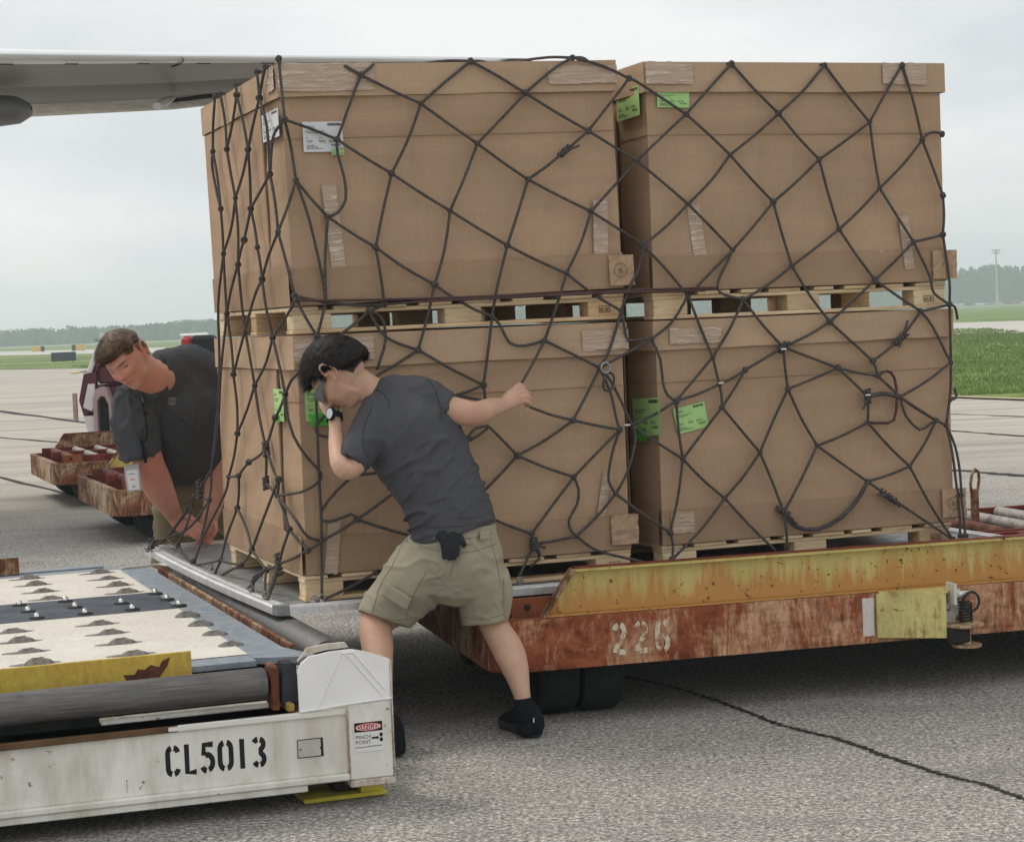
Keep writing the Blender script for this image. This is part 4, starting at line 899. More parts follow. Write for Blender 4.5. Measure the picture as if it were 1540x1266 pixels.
# splices: bulky tied repairs with loose tails
def splice(p, d, L, r, tails):
    b = B(); p, d = Vector(p), Vector(d).normalized(); n = 26; side = d.cross(Vector((0, 1, 0))).normalized(); pts = []
    for i in range(n): a = i * 1.15; pts.append(p + d * L * (i / n - .5) + side * math.cos(a) * r + Vector((0, 1, 0)) * math.sin(a) * r)
    b.tube(pts, .0058, 6)
    for t_ in tails: b.tube([p, p + Vector(t_) * .5 + Vector((0, -.01, 0)), p + Vector(t_)], .0055, 6)
    o = b.obj('tied_splice', ROPE, net, True)
splice(K['b5'], K['b4'] - K['b5'], .06, .009, [(.055, -.004, .018)]); splice(K['d28'], K['d28'] - K['d12'], .08, .010, [(.03, -.01, .07), (-.015, -.01, -.035)]); splice(K['d29'], K['d22'] - K['d29'], .09, .010, [(-.055, -.01, .012), (.045, -.01, -.045)])
splice(K['e18'], (0, 0, 1), .05, .012, [(.04, -.01, -.015), (.02, -.01, -.04)]); splice(K['e19'], K['e19'] - K['e11u'], .05, .010, [(-.02, 0, -.012)]); splice(K['d7'], (1, 0, .8), .05, .011, [(.02, -.01, .02)]); splice(K['f10'], (0, .3, 1), .06, .011, []); splice(K['f28'], (0, .2, 1), .09, .012, []); splice(K['f14'], (0, .2, 1), .05, .010, [])
splice(K['d14'], (0, 0, 1), .06, .011, [(-.03, -.01, -.05)]); splice(K['d24'], (1, 0, -.6), .07, .010, [(.05, -.01, -.05)]); splice(lu(228, 818, -.13), (0, -.3, 1), .07, .012, []); splice(lu(300, 735, -.055), (0, .3, 1), .09, .010, []); splice(K['q7'], (0, .2, .8), .06, .01, [])
# ring and carabiner by the gap
RINGM = metal('steel_ring', (.35, .34, .32), .4, (5, 5, 5), .9)
rp = ln(910, 553, FN - .03); b = B(); b.tube([rp + Vector((.018 * math.cos(a * .524), -.004, .020 * math.sin(a * .524))) for a in range(13)], .0042, 8, False); b.obj('steel_ring', RINGM, net, True)
cp = ln(915, 574, FN - .03); b = B(); b.tube([cp + Vector((.022 * math.cos(a * .393) + .004 * math.sin(a * .393), -.006 * math.sin(a), .034 * math.sin(a * .393))) for a in range(17)], .0052, 8, False); b.obj('carabiner', ROPE, net, True)
# lashing studs where the net meets the rail
for (P) in (K['f29'], K['f30'], K['f31'], K['f31b'], K['q11'], K['f26'], K['e18d'], K['e16d']):
    b = B(); q = Vector((P.x, P.y, .487)); b.tube([q + Vector((.012 * math.cos(a * .785), 0, .010 + .012 * math.sin(a * .785))) for a in range(9)], .0038, 6, False); b.lathe([(.013, 0), (.013, .007), (.006, .012)], 10, Matrix.Translation((q.x, q.y, .4845))); b.obj('net_fitting', RINGM, net, True)
# white tie wraps
WP = plain('white_tie', (.75, .75, .72), .5)
for a_ in (ln(943, 639, FN - .02), ln(1178, 525, FN - .02), ln(1084, 576, FN - .02), ln(1305, 594, FN - .02)):
    B().cbox(a_.x - .011, a_.x + .011, a_.y - .006, a_.y, a_.z - .003, a_.z + .003, .001).obj('tie_wrap', WP, net)
# ------------------------------------------------------------------ stencil lettering: strokes given in a 1 x 1.7 cell
def arc(cx, cy, rx, ry, a0, a1, n=9): return [(cx + rx * math.cos(R(a0 + (a1 - a0) * i / n)), cy + ry * math.sin(R(a0 + (a1 - a0) * i / n))) for i in range(n + 1)]
G_ = {
 'C': [arc(.42, 1.27, .28, .30, 98, 180, 5) + arc(.42, .43, .28, .30, 180, 262, 5), arc(.50, 1.27, .30, .30, 82, 8, 5), arc(.50, .43, .30, .30, -82, -8, 5)],
 'L': [[(.25, 1.7), (.25, .13), (.85, .13)]],
 '5': [[(.85, 1.56), (.25, 1.56), (.22, .98)], arc(.44, .58, .36, .42, 110, 88, 3) + arc(.46, .58, .34, .42, 80, -78, 10), arc(.42, .40, .30, .28, 262, 190, 5)],
 '0': [arc(.46, 1.20, .30, .37, 97, 180, 6) + arc(.46, .50, .30, .37, 180, 263, 6), arc(.60, 1.20, .30, .37, 83, 0, 6) + arc(.60, .50, .30, .37, 0, -83, 6)],
 '1': [[(.5, 1.68), (.5, .02)]],
 '3': [arc(.46, 1.30, .30, .27, 96, 160, 4)[::-1], arc(.52, 1.28, .28, .28, 78, -70, 8) + arc(.50, .45, .32, .33, 68, -80, 8), arc(.46, .42, .30, .29, 262, 200, 4)],
 '2': [arc(.46, 1.20, .30, .36, 160, 98, 4), arc(.52, 1.20, .28, .36, 80, -20, 7) + [(.22, .32), (.17, .14)], [(.36, .14), (.85, .14)]],
 '6': [arc(.42, 1.2, .26, .38, 98, 180, 5) + arc(.42, .45, .26, .34, 180, 262, 5), arc(.52, 1.22, .28, .36, 82, 20, 4), arc(.52, .45, .28, .36, 98, 60, 3) + arc(.52, .45, .28, .36, 50, -82, 8)],
}
def stencil(text, h, adv, mat, name, parent, T, wd=.27, xs=.86):
    b = B(); k = h / 1.7
    for i, ch in enumerate(text):
        for st in G_[ch]:
            P = [np.array(p) for p in st]; vs = []
            for j, p in enumerate(P):
                q = P[min(j + 1, len(P) - 1)] - P[max(j - 1, 0)]; n_ = np.array([-q[1], q[0]]) / (np.linalg.norm(q) + 1e-9) * wd / 2
                for sg in (1, -1): v = (p + n_ * sg) * k; vs.append(T @ Vector((v[0] * xs + i * adv, v[1], 0)))
            b.add(vs, [(2 * j, 2 * j + 1, 2 * j + 3, 2 * j + 2) for j in range(len(P) - 1)])
    return b.obj(name, mat, parent)

# ------------------------------------------------------------------ roller dolly
ROLLG = metal('worn_roller', (.33, .31, .29), .5, (6, 6, 6), .4, .4)
ROLLR = plain('rusty_roller', (.17, .075, .05), .7, 0, .5, 12, .3)
FADED = MT('faded_number_paint', .8); _q = FADED.noise(22, 6, .7); FADED.col(FADED.ramp(_q, [(.42, (.40, .17, .09)), (.50, (.66, .56, .42)), (.7, (.74, .68, .56))]))
def tyre(b, r, w_, T, hub=True):
    c = .02
    b.lathe([(r * .55, -w_ / 2), (r * .93, -w_ / 2), (r, -w_ / 2 + c), (r, w_ / 2 - c), (r * .93, w_ / 2), (r * .55, w_ / 2)], 28, T)
def dolly(label, loc, rz, L=3.7, W=2.3, near=True, group='roller dollies on the apron', beam=RUST_BEAM, railm=YRAIL, rail0=.20, farm=None, detail=True, lever=True, body_c=RUST_RED, far_rail=True):
    t = thing('cargo_dolly', label, 'cargo dolly', loc, rz, group)
    zb, zt, rt = .205, .392, .555
    cr_ = .11
    # near side beam with a rounded corner into the end beam (one channel section swept round)
    def sweep(name, path, mat, smooth=True):
        b = B(); prof = [(0, zb), (0, zt), (.052, zt), (.052, zt - .008), (.010, zt - .010), (.010, zb + .010), (.052, zb + .008), (.052, zb)]
        n = len(prof); vs = []
        for i, p in enumerate(path):
            p = Vector(p); q = Vector(path[min(i + 1, len(path) - 1)]) - Vector(path[max(i - 1, 0)]); nn = Vector((q.y, -q.x)).normalized() * -1
            for d, z in prof:
                wav = .002 * noise.noise(Vector((p.x * 6, p.y * 6, z * 20))) if .0 == d else 0
                vs.append(Vector((p.x + nn.x * (d + wav), p.y + nn.y * (d + wav), z)))
        m = len(path); b.add(vs, [(i * n + k, i * n + (k + 1) % n, (i + 1) * n + (k + 1) % n, (i + 1) * n + k) for i in range(m - 1) for k in range(n)] + [tuple(range(n)), tuple((m - 1) * n + k for k in range(n))])
        return b.obj(name, mat, t, False)
    corner = [(cr_ - cr_ * math.cos(R(a)), cr_ - cr_ * math.sin(R(a)), 0) for a in range(0, 91, 15)]
    xs = [(cr_ + (L - cr_) * i / 30, 0, 0) for i in range(1, 31)]
    side = sweep('side_beam', corner[3:] + xs, beam)
    fc = [(x, W - y, 0) for x, y, z in corner]
    sweep('end_beam', [p for p in fc[::-1][3:]] + [(0, W - cr_ - (W - 2 * cr_) * i / 14, 0) for i in range(1, 15)] + corner[1:4], RUST_DK if not near else beam)
    sweep('side_beam', [(L - (L - cr_) * i / 20, W, 0) for i in range(21)][:-1] + fc[::-1][:4], RUST_DK)
    sweep('end_beam', [(L, .06 + (W - .12) * i / 10, 0) for i in range(11)], RUST_DK)
    # guard rails: slanted web plate with a bent top flange and slanted end flange
    def rail(y, sgn, x0, mat):
        b = B(); sl = .12; y0 = y; yi = y + sgn * .012
        b.plate([(x0, zt + .004), (L, zt + .004), (L, rt), (x0 + sl, rt)], y0, yi)
        b.cbox(x0 + sl - .01, L, y0 - sgn * .001, y0 - sgn * .030, rt - .002, rt + .008, .002)
        b.cbox(x0, L, y0 - sgn * .001, y0 - sgn * .024, zt + .002, zt + .012, .002)
        o = b.obj('guard_rail', mat, t)
        b = B(); dx, dz = sl, rt - zt; b.add([(x0 - .008, y0 - sgn * .036, zt + .002), (x0 - .008, y0 + sgn * .016, zt + .002), (x0 + sl - .010, y0 + sgn * .016, rt + .008), (x0 + sl - .010, y0 - sgn * .036, rt + .008), (x0 + .004, y0 - sgn * .036, zt + .002), (x0 + .004, y0 + sgn * .016, zt + .002), (x0 + sl + .004, y0 + sgn * .016, rt + .008), (x0 + sl + .004, y0 - sgn * .036, rt + .008)],
            [(0, 1, 2, 3), (7, 6, 5, 4), (0, 4, 5, 1), (3, 2, 6, 7), (1, 5, 6, 2), (0, 3, 7, 4)]); b.obj('end_flange', RUST_DK, o)
        b = B(); b.cbox(x0 + sl, L, y0 - sgn * .031, y0 + sgn * .013, rt + .0085, rt + .0115, .001); b.obj('top_flange', RUST_RED, o)
    rail(.036, 1, rail0, railm)
    if far_rail: rail(W - .036, -1, .22, farm or RUST_YEL)
    # inner channels and rollers
    rl = []
    for i, (y0, y1) in enumerate(((.20, W * .48), (W * .52, W - .20))):
        for y in (y0, y1):
            B().cbox(.10, L - .06, y - .012, y + .012, .335, .445, .003).obj('roller_channel', body_c, t)
        nr = int((L - .3) / .205); rme = {}
        for k in range(nr):
            x = .20 + k * .205; b_ = rl
            key = (i, k % 3)
            if key not in rme:
                r_ = B(); r_.lathe([(.012, y0 + .018), (.027, y0 + .02), (.0295, y0 + .05), (.0295, y1 - .05), (.027, y1 - .02), (.012, y1 - .018)], 12, Matrix.Rotation(R(-90), 4, 'X')); me = r_.me('roller', (ROLLG if k % 3 else ROLLR,)); 
                for p in me.polygons: p.use_smooth = True
                rme[key] = me
            mobj('roller', rme[key], None, t, loc=(x, 0, .4205))
            if detail and i == 0 and k > 4:
                B().lathe([(.009, 0), (.009, .006), (.004, .009)], 6, rotT('X', R(90), (x, y0 - .0125, .42))).obj('bolt', STEEL_BL, t)
    # floor pan, cross members
    B().cbox(.07, L - .07, .07, W - .07, .235, .25, .003).obj('floor_pan', DARK, t)
    for k in range(6): x = .15 + k * (L - .3) / 5; B().cbox(x - .03, x + .03, .065, W - .065, .2515, .333, .004).obj('cross_member', DARK, t)
    # wheels, twin tyres on each corner
    for wx in (.36, L - .55):
        for wy_ in ((.26, 1.42) if near and wx < 1 else (.26, W - .26)):
            turned = near and wx < 1
            for s_ in (-1, 1):
                c_ = (wx + s_ * .085, wy_, .166) if turned else (wx, wy_ + s_ * .085, .166); ax = 'Y' if turned else 'X'
                b = B(); tyre(b, .165, .15, rotT(ax, R(90), c_)); wo = b.obj('wheel', RUBBER, t, True)
                h_ = B(); h_.lathe([(.02, -.05), (.088, -.05), (.088, -.03), (.06, -.02), (.06, .02), (.088, .03), (.088, .05), (.02, .05)], 16, rotT(ax, R(90), c_)); h_.obj('rim', DARK, wo, True)
        B().cbox(wx - .05, wx + .05, .12, W - .12, .20, .234, .004).obj('axle_beam', DARK, t)
    # stop plate at the end
    b = B(); b.cbox(.10, .26, .10, .112, .3, .458, .002); st_ = b.obj('stop_plate', plain('orange_red_steel', (.30, .09, .035), .7, 0, .35, 9, .2), t)
    B().lathe([(.012, 0), (.012, .008), (.005, .012)], 6, rotT('X', R(90), (.16, .0995, .425))).obj('bolt', DARK, st_)
    if near:
        stencil('226', .118, .082, FADED.m, 'fleet_number', t, Matrix.Translation((.445, -.0030, .240)) @ FRONT @ Matrix.Rotation(.0, 4, 'Z'), .30)
    return t
D_ROT = -.105
dl = dolly('rusty roller dolly with a faded yellow guard rail carrying the netted load, marked 226', lworld(.585, -.335, 0), YAW + D_ROT, far_rail=False)
DM = Matrix.Translation(dl.location) @ Matrix.Rotation(YAW + D_ROT, 4, 'Z'); DI = DM.inverted()
def dloc(x, y, yy):     # pixel -> dolly axes on the plane y = yy
    o_ = DI @ CAMP; d = DI.to_3x3() @ ray(x, y); k = (yy - o_.y) / d.y; return o_ + d * k
def dloz(x, y, z): return DI @ wz(x, y, z)
# yellow tow bracket with spring pin on the near beam
def bracket():
    a0 = dloc(1318, 935, -.002); x0 = a0.x; PY_ = plain('pale_yellow_paint', (.56, .54, .24), .55, 0, .12, 7, .1)
    PYR = rust_paint('chipped_pale_yellow', (.66, .60, .24), .34)
    x1 = dloc(1411, 935, -.09).x
    t = bpy.data.objects.new('tow_bracket', None); COL.objects.link(t); t.parent = dl; t['label'] = 'pale yellow tow bracket with a spring pin'
    zb, zt = .225, .388
    B().prism([(x0, -.004), (x0, -.014), (x1, -.135), (x1 + .012, -.135), (x1 + .012, -.120), (x0 + .02, -.004)], zb, zt).obj('face_plate', PYR, t)
    B().cbox(x1 + .0105, x1 + .13, -.080, -.066, zb + .03, zt - .004, .002).obj('white_web', WHITE, t)
    B().prism([(x0 + .012, -.004), (x1, -.119), (x1 + .03, -.119), (x1 + .12, -.004)], zt + .0005, zt + .008).obj('top_plate', PYR, t)
    B().cbox(x1 + .05, x1 + .062, -.0655, -.004, zb + .04, zt - .02, .002).obj('gusset', WHITE, t)
    B().cbox(x0 - .055, x0 - .008, -.0035, -.0015, .232, .375, .0008).obj('white_paint_patch', rust_paint('white_patch', (.72, .70, .66), .05), t)
    px = x1 + .095; cy = -.125
    b = B(); b.lathe([(.001, .0), (.072, .0), (.076, .005), (.072, .011), (.001, .011)], 28, Matrix.Translation((px - .01, cy, .262))); b.obj('flange_plate', RUST_DK, t, True)
    b = B(); b.tube([(px, cy, .195), (px, cy, .40)], .017, 14); pin = b.obj('pin', RUST_DK, t, True)
    b = B(); b.tube([(px + .023 * math.cos(a * .6), cy + .023 * math.sin(a * .6), .276 + a * .0011) for a in range(72)], .0042, 6); b.obj('spring', DARK, t, True)
    b = B(); b.tube([(px + .012 + .032 * math.cos(a * .5), cy - .024, .355 + .036 * math.sin(a * .5)) for a in range(14)], .005, 8); b.obj('pull_ring', DARK, t, True)
    B().cbox(px - .05, px + .012, cy - .02, cy + .045, .372, .395, .003).obj('clevis', WHITE, t)
    B().cbox(px - .055, px - .043, cy - .022, cy + .047, .345, .425, .002).obj('clevis_cheek', WHITE, t)
    B().lathe([(.009, 0), (.009, .007), (.004, .01)], 6, rotT('X', R(90), (px - .03, cy - .02, .384))).obj('bolt', CHROME, t)
    B().cbox(x1 + .012, x1 + .10, -.15, -.035, .205, .2605, .004).obj('hinge_block', DARK, t)
    b = B(); b.lathe([(.001, 0), (.055, 0), (.055, .009), (.001, .009)], 22, Matrix.Translation((px, cy, .186))); b.obj('lower_disc', RUST_DK, t, True)
bracket()
# upright lever with an eye on the right hand part of the dolly
def lever():
    P = dloz(1467, 790, .40); t = bpy.data.objects.new('lock_lever', None); COL.objects.link(t); t.parent = dl; t.location = (P.x, P.y, 0)
    b = B(); b.cbox(-.020, .020, -.008, .008, .40, .575, .003); b.obj('lever_arm', RUST_DK, t)
    b = B(); b.tube([(-.016, 0, .56), (-.019, 0, .60), (-.010, 0, .645), (.008, 0, .668), (.024, 0, .655), (.026, 0, .62), (.018, 0, .57)], .0075, 8); b.obj('lever_eye', RUST_DK, t, True)
    B().cbox(-.035, .035, -.03, .03, .385, .41, .003).obj('lever_base', RUST_RED, t)
lever()
# two more dollies beyond, empty
Pa = wz(169, 738, .392); Pb = wz(81, 698, .392)
dolly('empty rusty roller dolly with a yellow rail, just left of the bending man', (Pa.x, Pa.y, 0), YAW, 3.4, 1.9, False, beam=RUST_DK, railm=RUST_DK, rail0=2.0, detail=False)
dolly('empty rusty roller dolly farther back, leftmost of the three', (Pb.x, Pb.y, 0), YAW, 3.4, 1.9, False, beam=RUST_DK, railm=RUST_DK, rail0=2.0, farm=RUST_DK, detail=False)

# ------------------------------------------------------------------ baggage tractor behind the man
def tug():
    P = wz(128, 652, 0.0); Y0 = 27.5; sc = Y0 / 3000
    P = wy(118, 655, Y0)
    def X(px): return (px - 118) * sc
    zg = 0
    MAR = plain('maroon_paint', (.075, .012, .022), .3, 0, .1, 3); TW = plain('tug_white', (.62, .60, .61), .35, 0, .06, 3); PINK = plain('faded_red_guard', (.34, .24, .24), .5, 0, .15, 3)
    t = thing('baggage_tractor', 'maroon and white airport tractor with a slanted windscreen, behind the bending man', 'tractor', (P.x, Y0, 0), 0)
    def zz(py): return EH + ray(118, py).z / ray(118, py).y * Y0
    b = B(); b.cbox(X(128), X(320), .1, 1.5, .30, .82, .04); body = b.obj('body', MAR, t)
    b = B(); b.plate([(X(122), .62), (X(131), .98), (X(150), 1.0), (X(146), .50), (X(128), .40)], -.02, .12); d_ = b.obj('door', MAR, t)
    b = B(); b.plate([(X(128), .52), (X(137), .84), (X(147), .84), (X(146), .62), (X(141), .46)], -.028, -.021); b.obj('white_panel', TW, d_)
    b = B(); b.plate([(X(131), .24), (X(128), .40), (X(146), .40), (X(146), .12), (X(134), .14)], -.02, .10); b.obj('lower_panel', TW, t)
    b = B(); b.tube([(X(116), -.02, .34), (X(116), -.02, .72)], .035, 8); b.obj('bumper_post', PINK, t)
    b = B(); b.plate([(X(145), .13), (X(145), .62), (X(149), .76), (X(158), .80), (X(166), .78), (X(172), .60), (X(173), .15), (X(169), .15), (X(168), .55), (X(163), .66), (X(156), .67), (X(151), .60), (X(150), .13)], -.12, .5); b.obj('wheel_arch', PINK, t)
    for wx in (X(160), X(285)):
        if wx < X(200): wx = X(163)
        for wy_ in (.08, 1.35):
            b = B(); tyre(b, .31, .24, rotT('X', R(90), (wx, wy_ + .1, .31))); w_ = b.obj('wheel', RUBBER, t, True)
            h = B(); h.lathe([(.02, -.10), (.20, -.10), (.20, .10), (.02, .10)], 16, rotT('X', R(90), (wx, wy_ + .1, .31))); h.obj('rim', TW, w_)
    # windscreen frame
    for (x0, z0, x1, z1, y) in ((X(139), 1.0, X(163), 1.52, 0), (X(146), .98, X(169), 1.52, .05), (X(139), 1.0, X(163), 1.52, 1.4)):
        B().tube([(x0, y, z0), (x1, y, z1)], .035, 8).obj('screen_post', TW if y == 0 else MAR, t)
    b = B(); b.add([(X(140), .0, 1.0), (X(164), .0, 1.5), (X(164), 1.4, 1.5), (X(140), 1.4, 1.0)], [(0, 1, 2, 3)]); gl = MT('tug_glass', .12); gl.col((.05, .055, .06)); b.obj('windscreen', gl.m, t)
    B().cbox(X(150), X(200), .05, 1.4, .83, 1.12, .03).obj('cowl', MAR, t)
    B().lathe([(.02, -.03), (.07, -.03), (.08, 0), (.07, .02)], 12, rotT('X', R(90), (X(163), -.06, 1.25))).obj('lamp', TW, t)
    # seats with red and black backs
    for x0, x1, mt in ((X(275), X(292), plain('seat_red', (.35, .03, .035), .6)), (X(289), X(326), BLACK)):
        b = B(); b.cbox(x0, x1, .2, .6, .8, zz(512), .05); b.obj('seat_back', mt, t)
    B().cbox(X(205), X(320), .15, 1.3, .82, .92, .03).obj('deck_pad', BLACK, t)
tug()

# ------------------------------------------------------------------ loader (white frame, lower left)
def dirty():
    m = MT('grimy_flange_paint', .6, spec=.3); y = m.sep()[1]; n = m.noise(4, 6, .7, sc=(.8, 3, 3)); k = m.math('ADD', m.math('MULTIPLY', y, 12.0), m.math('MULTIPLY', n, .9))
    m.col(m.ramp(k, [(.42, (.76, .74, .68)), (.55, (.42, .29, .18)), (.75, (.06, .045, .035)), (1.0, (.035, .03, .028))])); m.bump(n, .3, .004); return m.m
DIRTY = dirty()
def loader():
    t = thing('cargo_loader', 'white airport loader platform marked CL5013 with caster rollers, lower left', 'cargo loader'); place(t, 0, 0, 0)
    UR = -.262; N0, N1 = -.93, 1.93; zt = .44
    # deck frame in blue-grey steel (right and far borders, near edge), cream tread panels, middle plate
    def slab(name, x0, x1, y0, y1, mat, z=zt, th=.02): return B().cbox(x0, x1, y0, y1, z - th, z, .002).obj(name, mat, t)
    b = B(); b.prism([(UR - .13, N0 + .06), (UR + .035, N0 - .015), (UR + .06, N0 - .005), (UR, N0 + .22), (UR, N1), (UR - .13, N1)], zt - .02, zt - .0); b.obj('edge_plate', STEEL_BL, t)
    slab('near_border', -2.6, UR - .131, N0 + .01, N0 + .13, STEEL_BL)
    slab('far_border', -2.6, UR - .131, N1 - .12, N1, STEEL_BL)
    slab('centre_plate', -2.6, UR - .131, .40, .93, BLUEGREY, zt + .003)
    cas = []
    # cream panels with real slots: grid of cells leaving oval holes
    def panel_holes(name, x0, x1, y0, y1, holes):
        """plate with slots punched through"""
        b = B(); hw, hd = .082, .030
        holes = [h for h in holes if x0 + hw < h[0] < x1 - hw]
        ys = sorted({y for _, y in holes}); cuts = [y0] + [(ys[i] + ys[i + 1]) / 2 for i in range(len(ys) - 1)] + [y1]
        for i, y in enumerate(ys):
            row = sorted(x for x, yy in holes if yy == y); xc = [x0] + [(row[k] + row[k + 1]) / 2 for k in range(len(row) - 1)] + [x1]
            for k, x in enumerate(row):
                X0, X1, Y0, Y1 = xc[k], xc[k + 1], cuts[i], cuts[i + 1]; n = 24
                inner, outer = [], []
                for a in range(n):
                    an = 2 * math.pi * a / n; c_, s_ = math.cos(an), math.sin(an)
                    inner.append((x + hw * (abs(c_) ** .8) * (1 if c_ > 0 else -1), y + hd * (abs(s_) ** .9) * (1 if s_ > 0 else -1)))
                    m_ = max(abs(c_), abs(s_)); cx_, sy_ = c_ / m_, s_ / m_
                    outer.append((x + (X1 - x if cx_ > 0 else x - X0) * cx_, y + (Y1 - y if sy_ > 0 else y - Y0) * sy_))
                vs = [(*p, zt + .002) for p in inner] + [(*p, zt + .002) for p in outer] + [(*p, zt - .03) for p in inner]
                b.add(vs, [(a, (a + 1) % n, n + (a + 1) % n, n + a) for a in range(n)] + [(2 * n + a, 2 * n + (a + 1) % n, (a + 1) % n, a) for a in range(n)])
        o = b.obj(name, CREAM, t); return o
    h1 = [(x, y) for x in (-.415, -.728, -1.03, -1.34, -1.65) for y in (.16, -.085, -.33, -.59)]
    h2 = [(x, y) for x in (-.50, -.80, -1.10, -1.40) for y in (1.735, 1.49, 1.235, .99)]
    h2b = h2
    panel_holes('tread_panel', -1.80, UR - .131, N0 + .131, .398, h1); panel_holes('tread_panel', -1.55, UR - .131, .932, N1 - .121, h2b)
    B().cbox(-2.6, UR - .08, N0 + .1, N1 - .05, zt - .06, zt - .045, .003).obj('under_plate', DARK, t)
    # caster wheel in each slot
    cb = B(); prof = [(.0, -.055)]
    P = []
    for j in range(9):
        a = math.pi * j / 8; P.append((max(.001, .040 * math.sin(a) ** .55) * (1.0 - .0 * j), -.062 * math.cos(a)))
    cb.lathe(P, 14, Matrix.Rotation(R(90), 4, 'Y')); 
    for v in range(len(cb.v)): x, y, z = cb.v[v]; cb.v[v] = (x * .80, y * 1.1, z * .92 + .006 * noise.noise(Vector((x * 60, y * 60, z * 60))))
    cb.tube([(-.03, -.02, .020), (-.012, -.012, .034), (.010, .010, .034), (.028, .02, .022)], .005, 6)
    cme = cb.me('caster', (CASTER,))
    for p in cme.polygons: p.use_smooth = True
    rnd = random.Random(8)
    for x, y in h1 + h2b:
        o = mobj('caster', cme, None, t, loc=(x + .01, y, zt - .018)); o.rotation_euler = (0, 0, rnd.uniform(-.25, .25)); o.scale = (1, .85, rnd.uniform(.85, 1.05))
    # ball transfers on the centre plate
    bm_ = B(); bm_.lathe([(.001, 0), (.030, 0), (.026, .005), (.014, .007)], 16); bme2 = bm_.me('ball_cup', (DARK,)); bl = B(); bl.lathe([(.001, .0), (.012, .004), (.0105, .012), (.006, .017), (.001, .018)], 12); blme = bl.me('ball', (CHROME,))
    for x0 in (-.40, -.575, -.75, -.925, -1.1, -1.28):
        for k, y in enumerate((.86, .655, .455)):
            if x0 in (-.575,) and k == 0: continue
            o = mobj('ball_cup', bme2, None, t, loc=(x0 + .01 * k, y, zt + .0035)); mobj('ball', blme, None, o, loc=(0, 0, .004))
    # yellow side guides
    yb = rust_paint('yellow_guide_paint', (.62, .45, .08), .10)
    B().cbox(-2.6, -.600, N0 - .012, N0 - .002, zt - .025, zt + .052, .002).obj('side_guide', yb, t)
    b = B(); b.plate([(-.80, zt - .02), (-.70, zt - .019), (-.675, zt + .012), (-.665, zt + .04), (-.69, zt + .030), (-.70, zt + .012), (-.725, zt + .022), (-.745, zt + .008), (-.765, zt + .012), (-.775, zt - .004), (-.81, zt - .002)], N0 - .0135, N0 - .0122); b.obj('rust_patch', plain('bare_rust', (.12, .05, .03), .9, 0, .4, 20), t)
    B().cbox(-2.6, -.81, N1 + .01, N1 + .022, zt - .0, zt + .075, .002).obj('side_guide', RUST_DK, t)
    # near drum along the front, its end bracket
    b = B(); b.lathe([(.02, -1.9), (.046, -1.9), (.048, -1.89), (.048, -.028), (.044, -.02), (.02, -.02)], 32, rotT('Y', R(90), (-.385, -1.08, .395)))
    o = b.obj('drum', DRUM, t, True)
    b = B(); b.cbox(-.395, -.372, -1.125, -1.04, .315, .452, .004); b.obj('drum_bracket', RUST_DK, t)
    b = B(); b.plate([(-.360, .33), (-.352, .452), (-.318, .452), (-.296, .36), (-.305, .33)], -1.10, -1.03); b.obj('drum_stop', plain('dark_blue_steel', (.05, .055, .065), .5, .3, .3, 12, .2), t)
    B().cbox(-.352, -.33, -1.14, -1.02, .31, .334, .003).obj('drum_foot', RUST_YEL, t)
    B().tube([(-.275, -.98, .31), (-.275, -.98, .42)], .007, 8).obj('post', WHITE, t)
    # long drum at the right edge, running away under the hanging pallet
    DX, DZ = -.090, .374
    b = B(); b.lathe([(.02, -2.55), (.064, -2.55), (.066, -2.54), (.066, -.012), (.062, 0), (.055, 0), (.053, -.03), (.02, -.03)], 32, rotT('X', R(90), (DX, -.64, DZ)) )
    o = b.obj('drum', DRUM, t, True)
    b = B(); b.lathe([(.001, -.012), (.030, -.012), (.030, .03), (.001, .03)], 16, rotT('X', R(90), (DX, -.64, DZ))); b.obj('drum_hub', BLACK, o, True)
    B().cbox(-.212, -.196, -.62, 1.9, .40, .430, .003).obj('trim_angle', RUST_DK, t)
    B().cbox(-.245, -.208, -.80, 1.9, .30, .39, .003).obj('trim_channel', DARK, t)
    # inner dark works
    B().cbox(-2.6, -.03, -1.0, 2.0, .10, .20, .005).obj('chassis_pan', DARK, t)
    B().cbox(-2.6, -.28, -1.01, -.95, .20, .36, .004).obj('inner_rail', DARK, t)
    B().cbox(-2.6, -.32, -1.135, -1.012, .285, .305, .003).obj('ledge', plain('grimy_brown_ledge', (.11, .065, .035), .85, 0, .6, 5, .3), t)
    B().cbox(-.9, -.37, -1.07, -1.02, .315, .33, .003).obj('cross_strip', WHITE, t)
    # white front frame, slightly skewed to the deck
    fr = bpy.data.objects.new('front_frame', None); COL.objects.link(fr); fr.parent = t; fr.location = (0, -1.148, 0); fr.rotation_euler = (0, 0, -.035)
    E0 = -.172; E1 = -.045
    b = B(); b.cbox(-2.7, E0, 0, .02, .105, .285, .002); b.obj('web', WHITE, fr)
    b = B(); b.cbox(-2.7, E0, -.012, .13, .285, .305, .004); b.obj('top_flange', DIRTY, fr)
    b = B(); b.cbox(-2.7, E0, -.022, .02, .085, .1055, .004); b.obj('lower_flange', WHITE, fr)
    b = B(); b.cbox(-2.7, E0 - .13, -.010, .06, .062, .0845, .003); b.obj('bottom_lip', WHITE, fr)
    b = B(); b.cbox(E0, E1 + .012, -.016, .11, .083, .318, .004); eb_ = b.obj('end_box', WHITE, fr)
    b = B(); b.cbox(E0, E1 + .014, -.024, .112, .062, .0825, .003); b.obj('lower_lip', EDGE_RUST, eb_)
    B().cbox(E1 + .0125, E1 + .017, -.018, .112, .07, .44, .001).obj('rusty_edge', EDGE_RUST, eb_)
    # raised shield plate with weld ribs
    S0 = -.318; S1 = E1 + .012
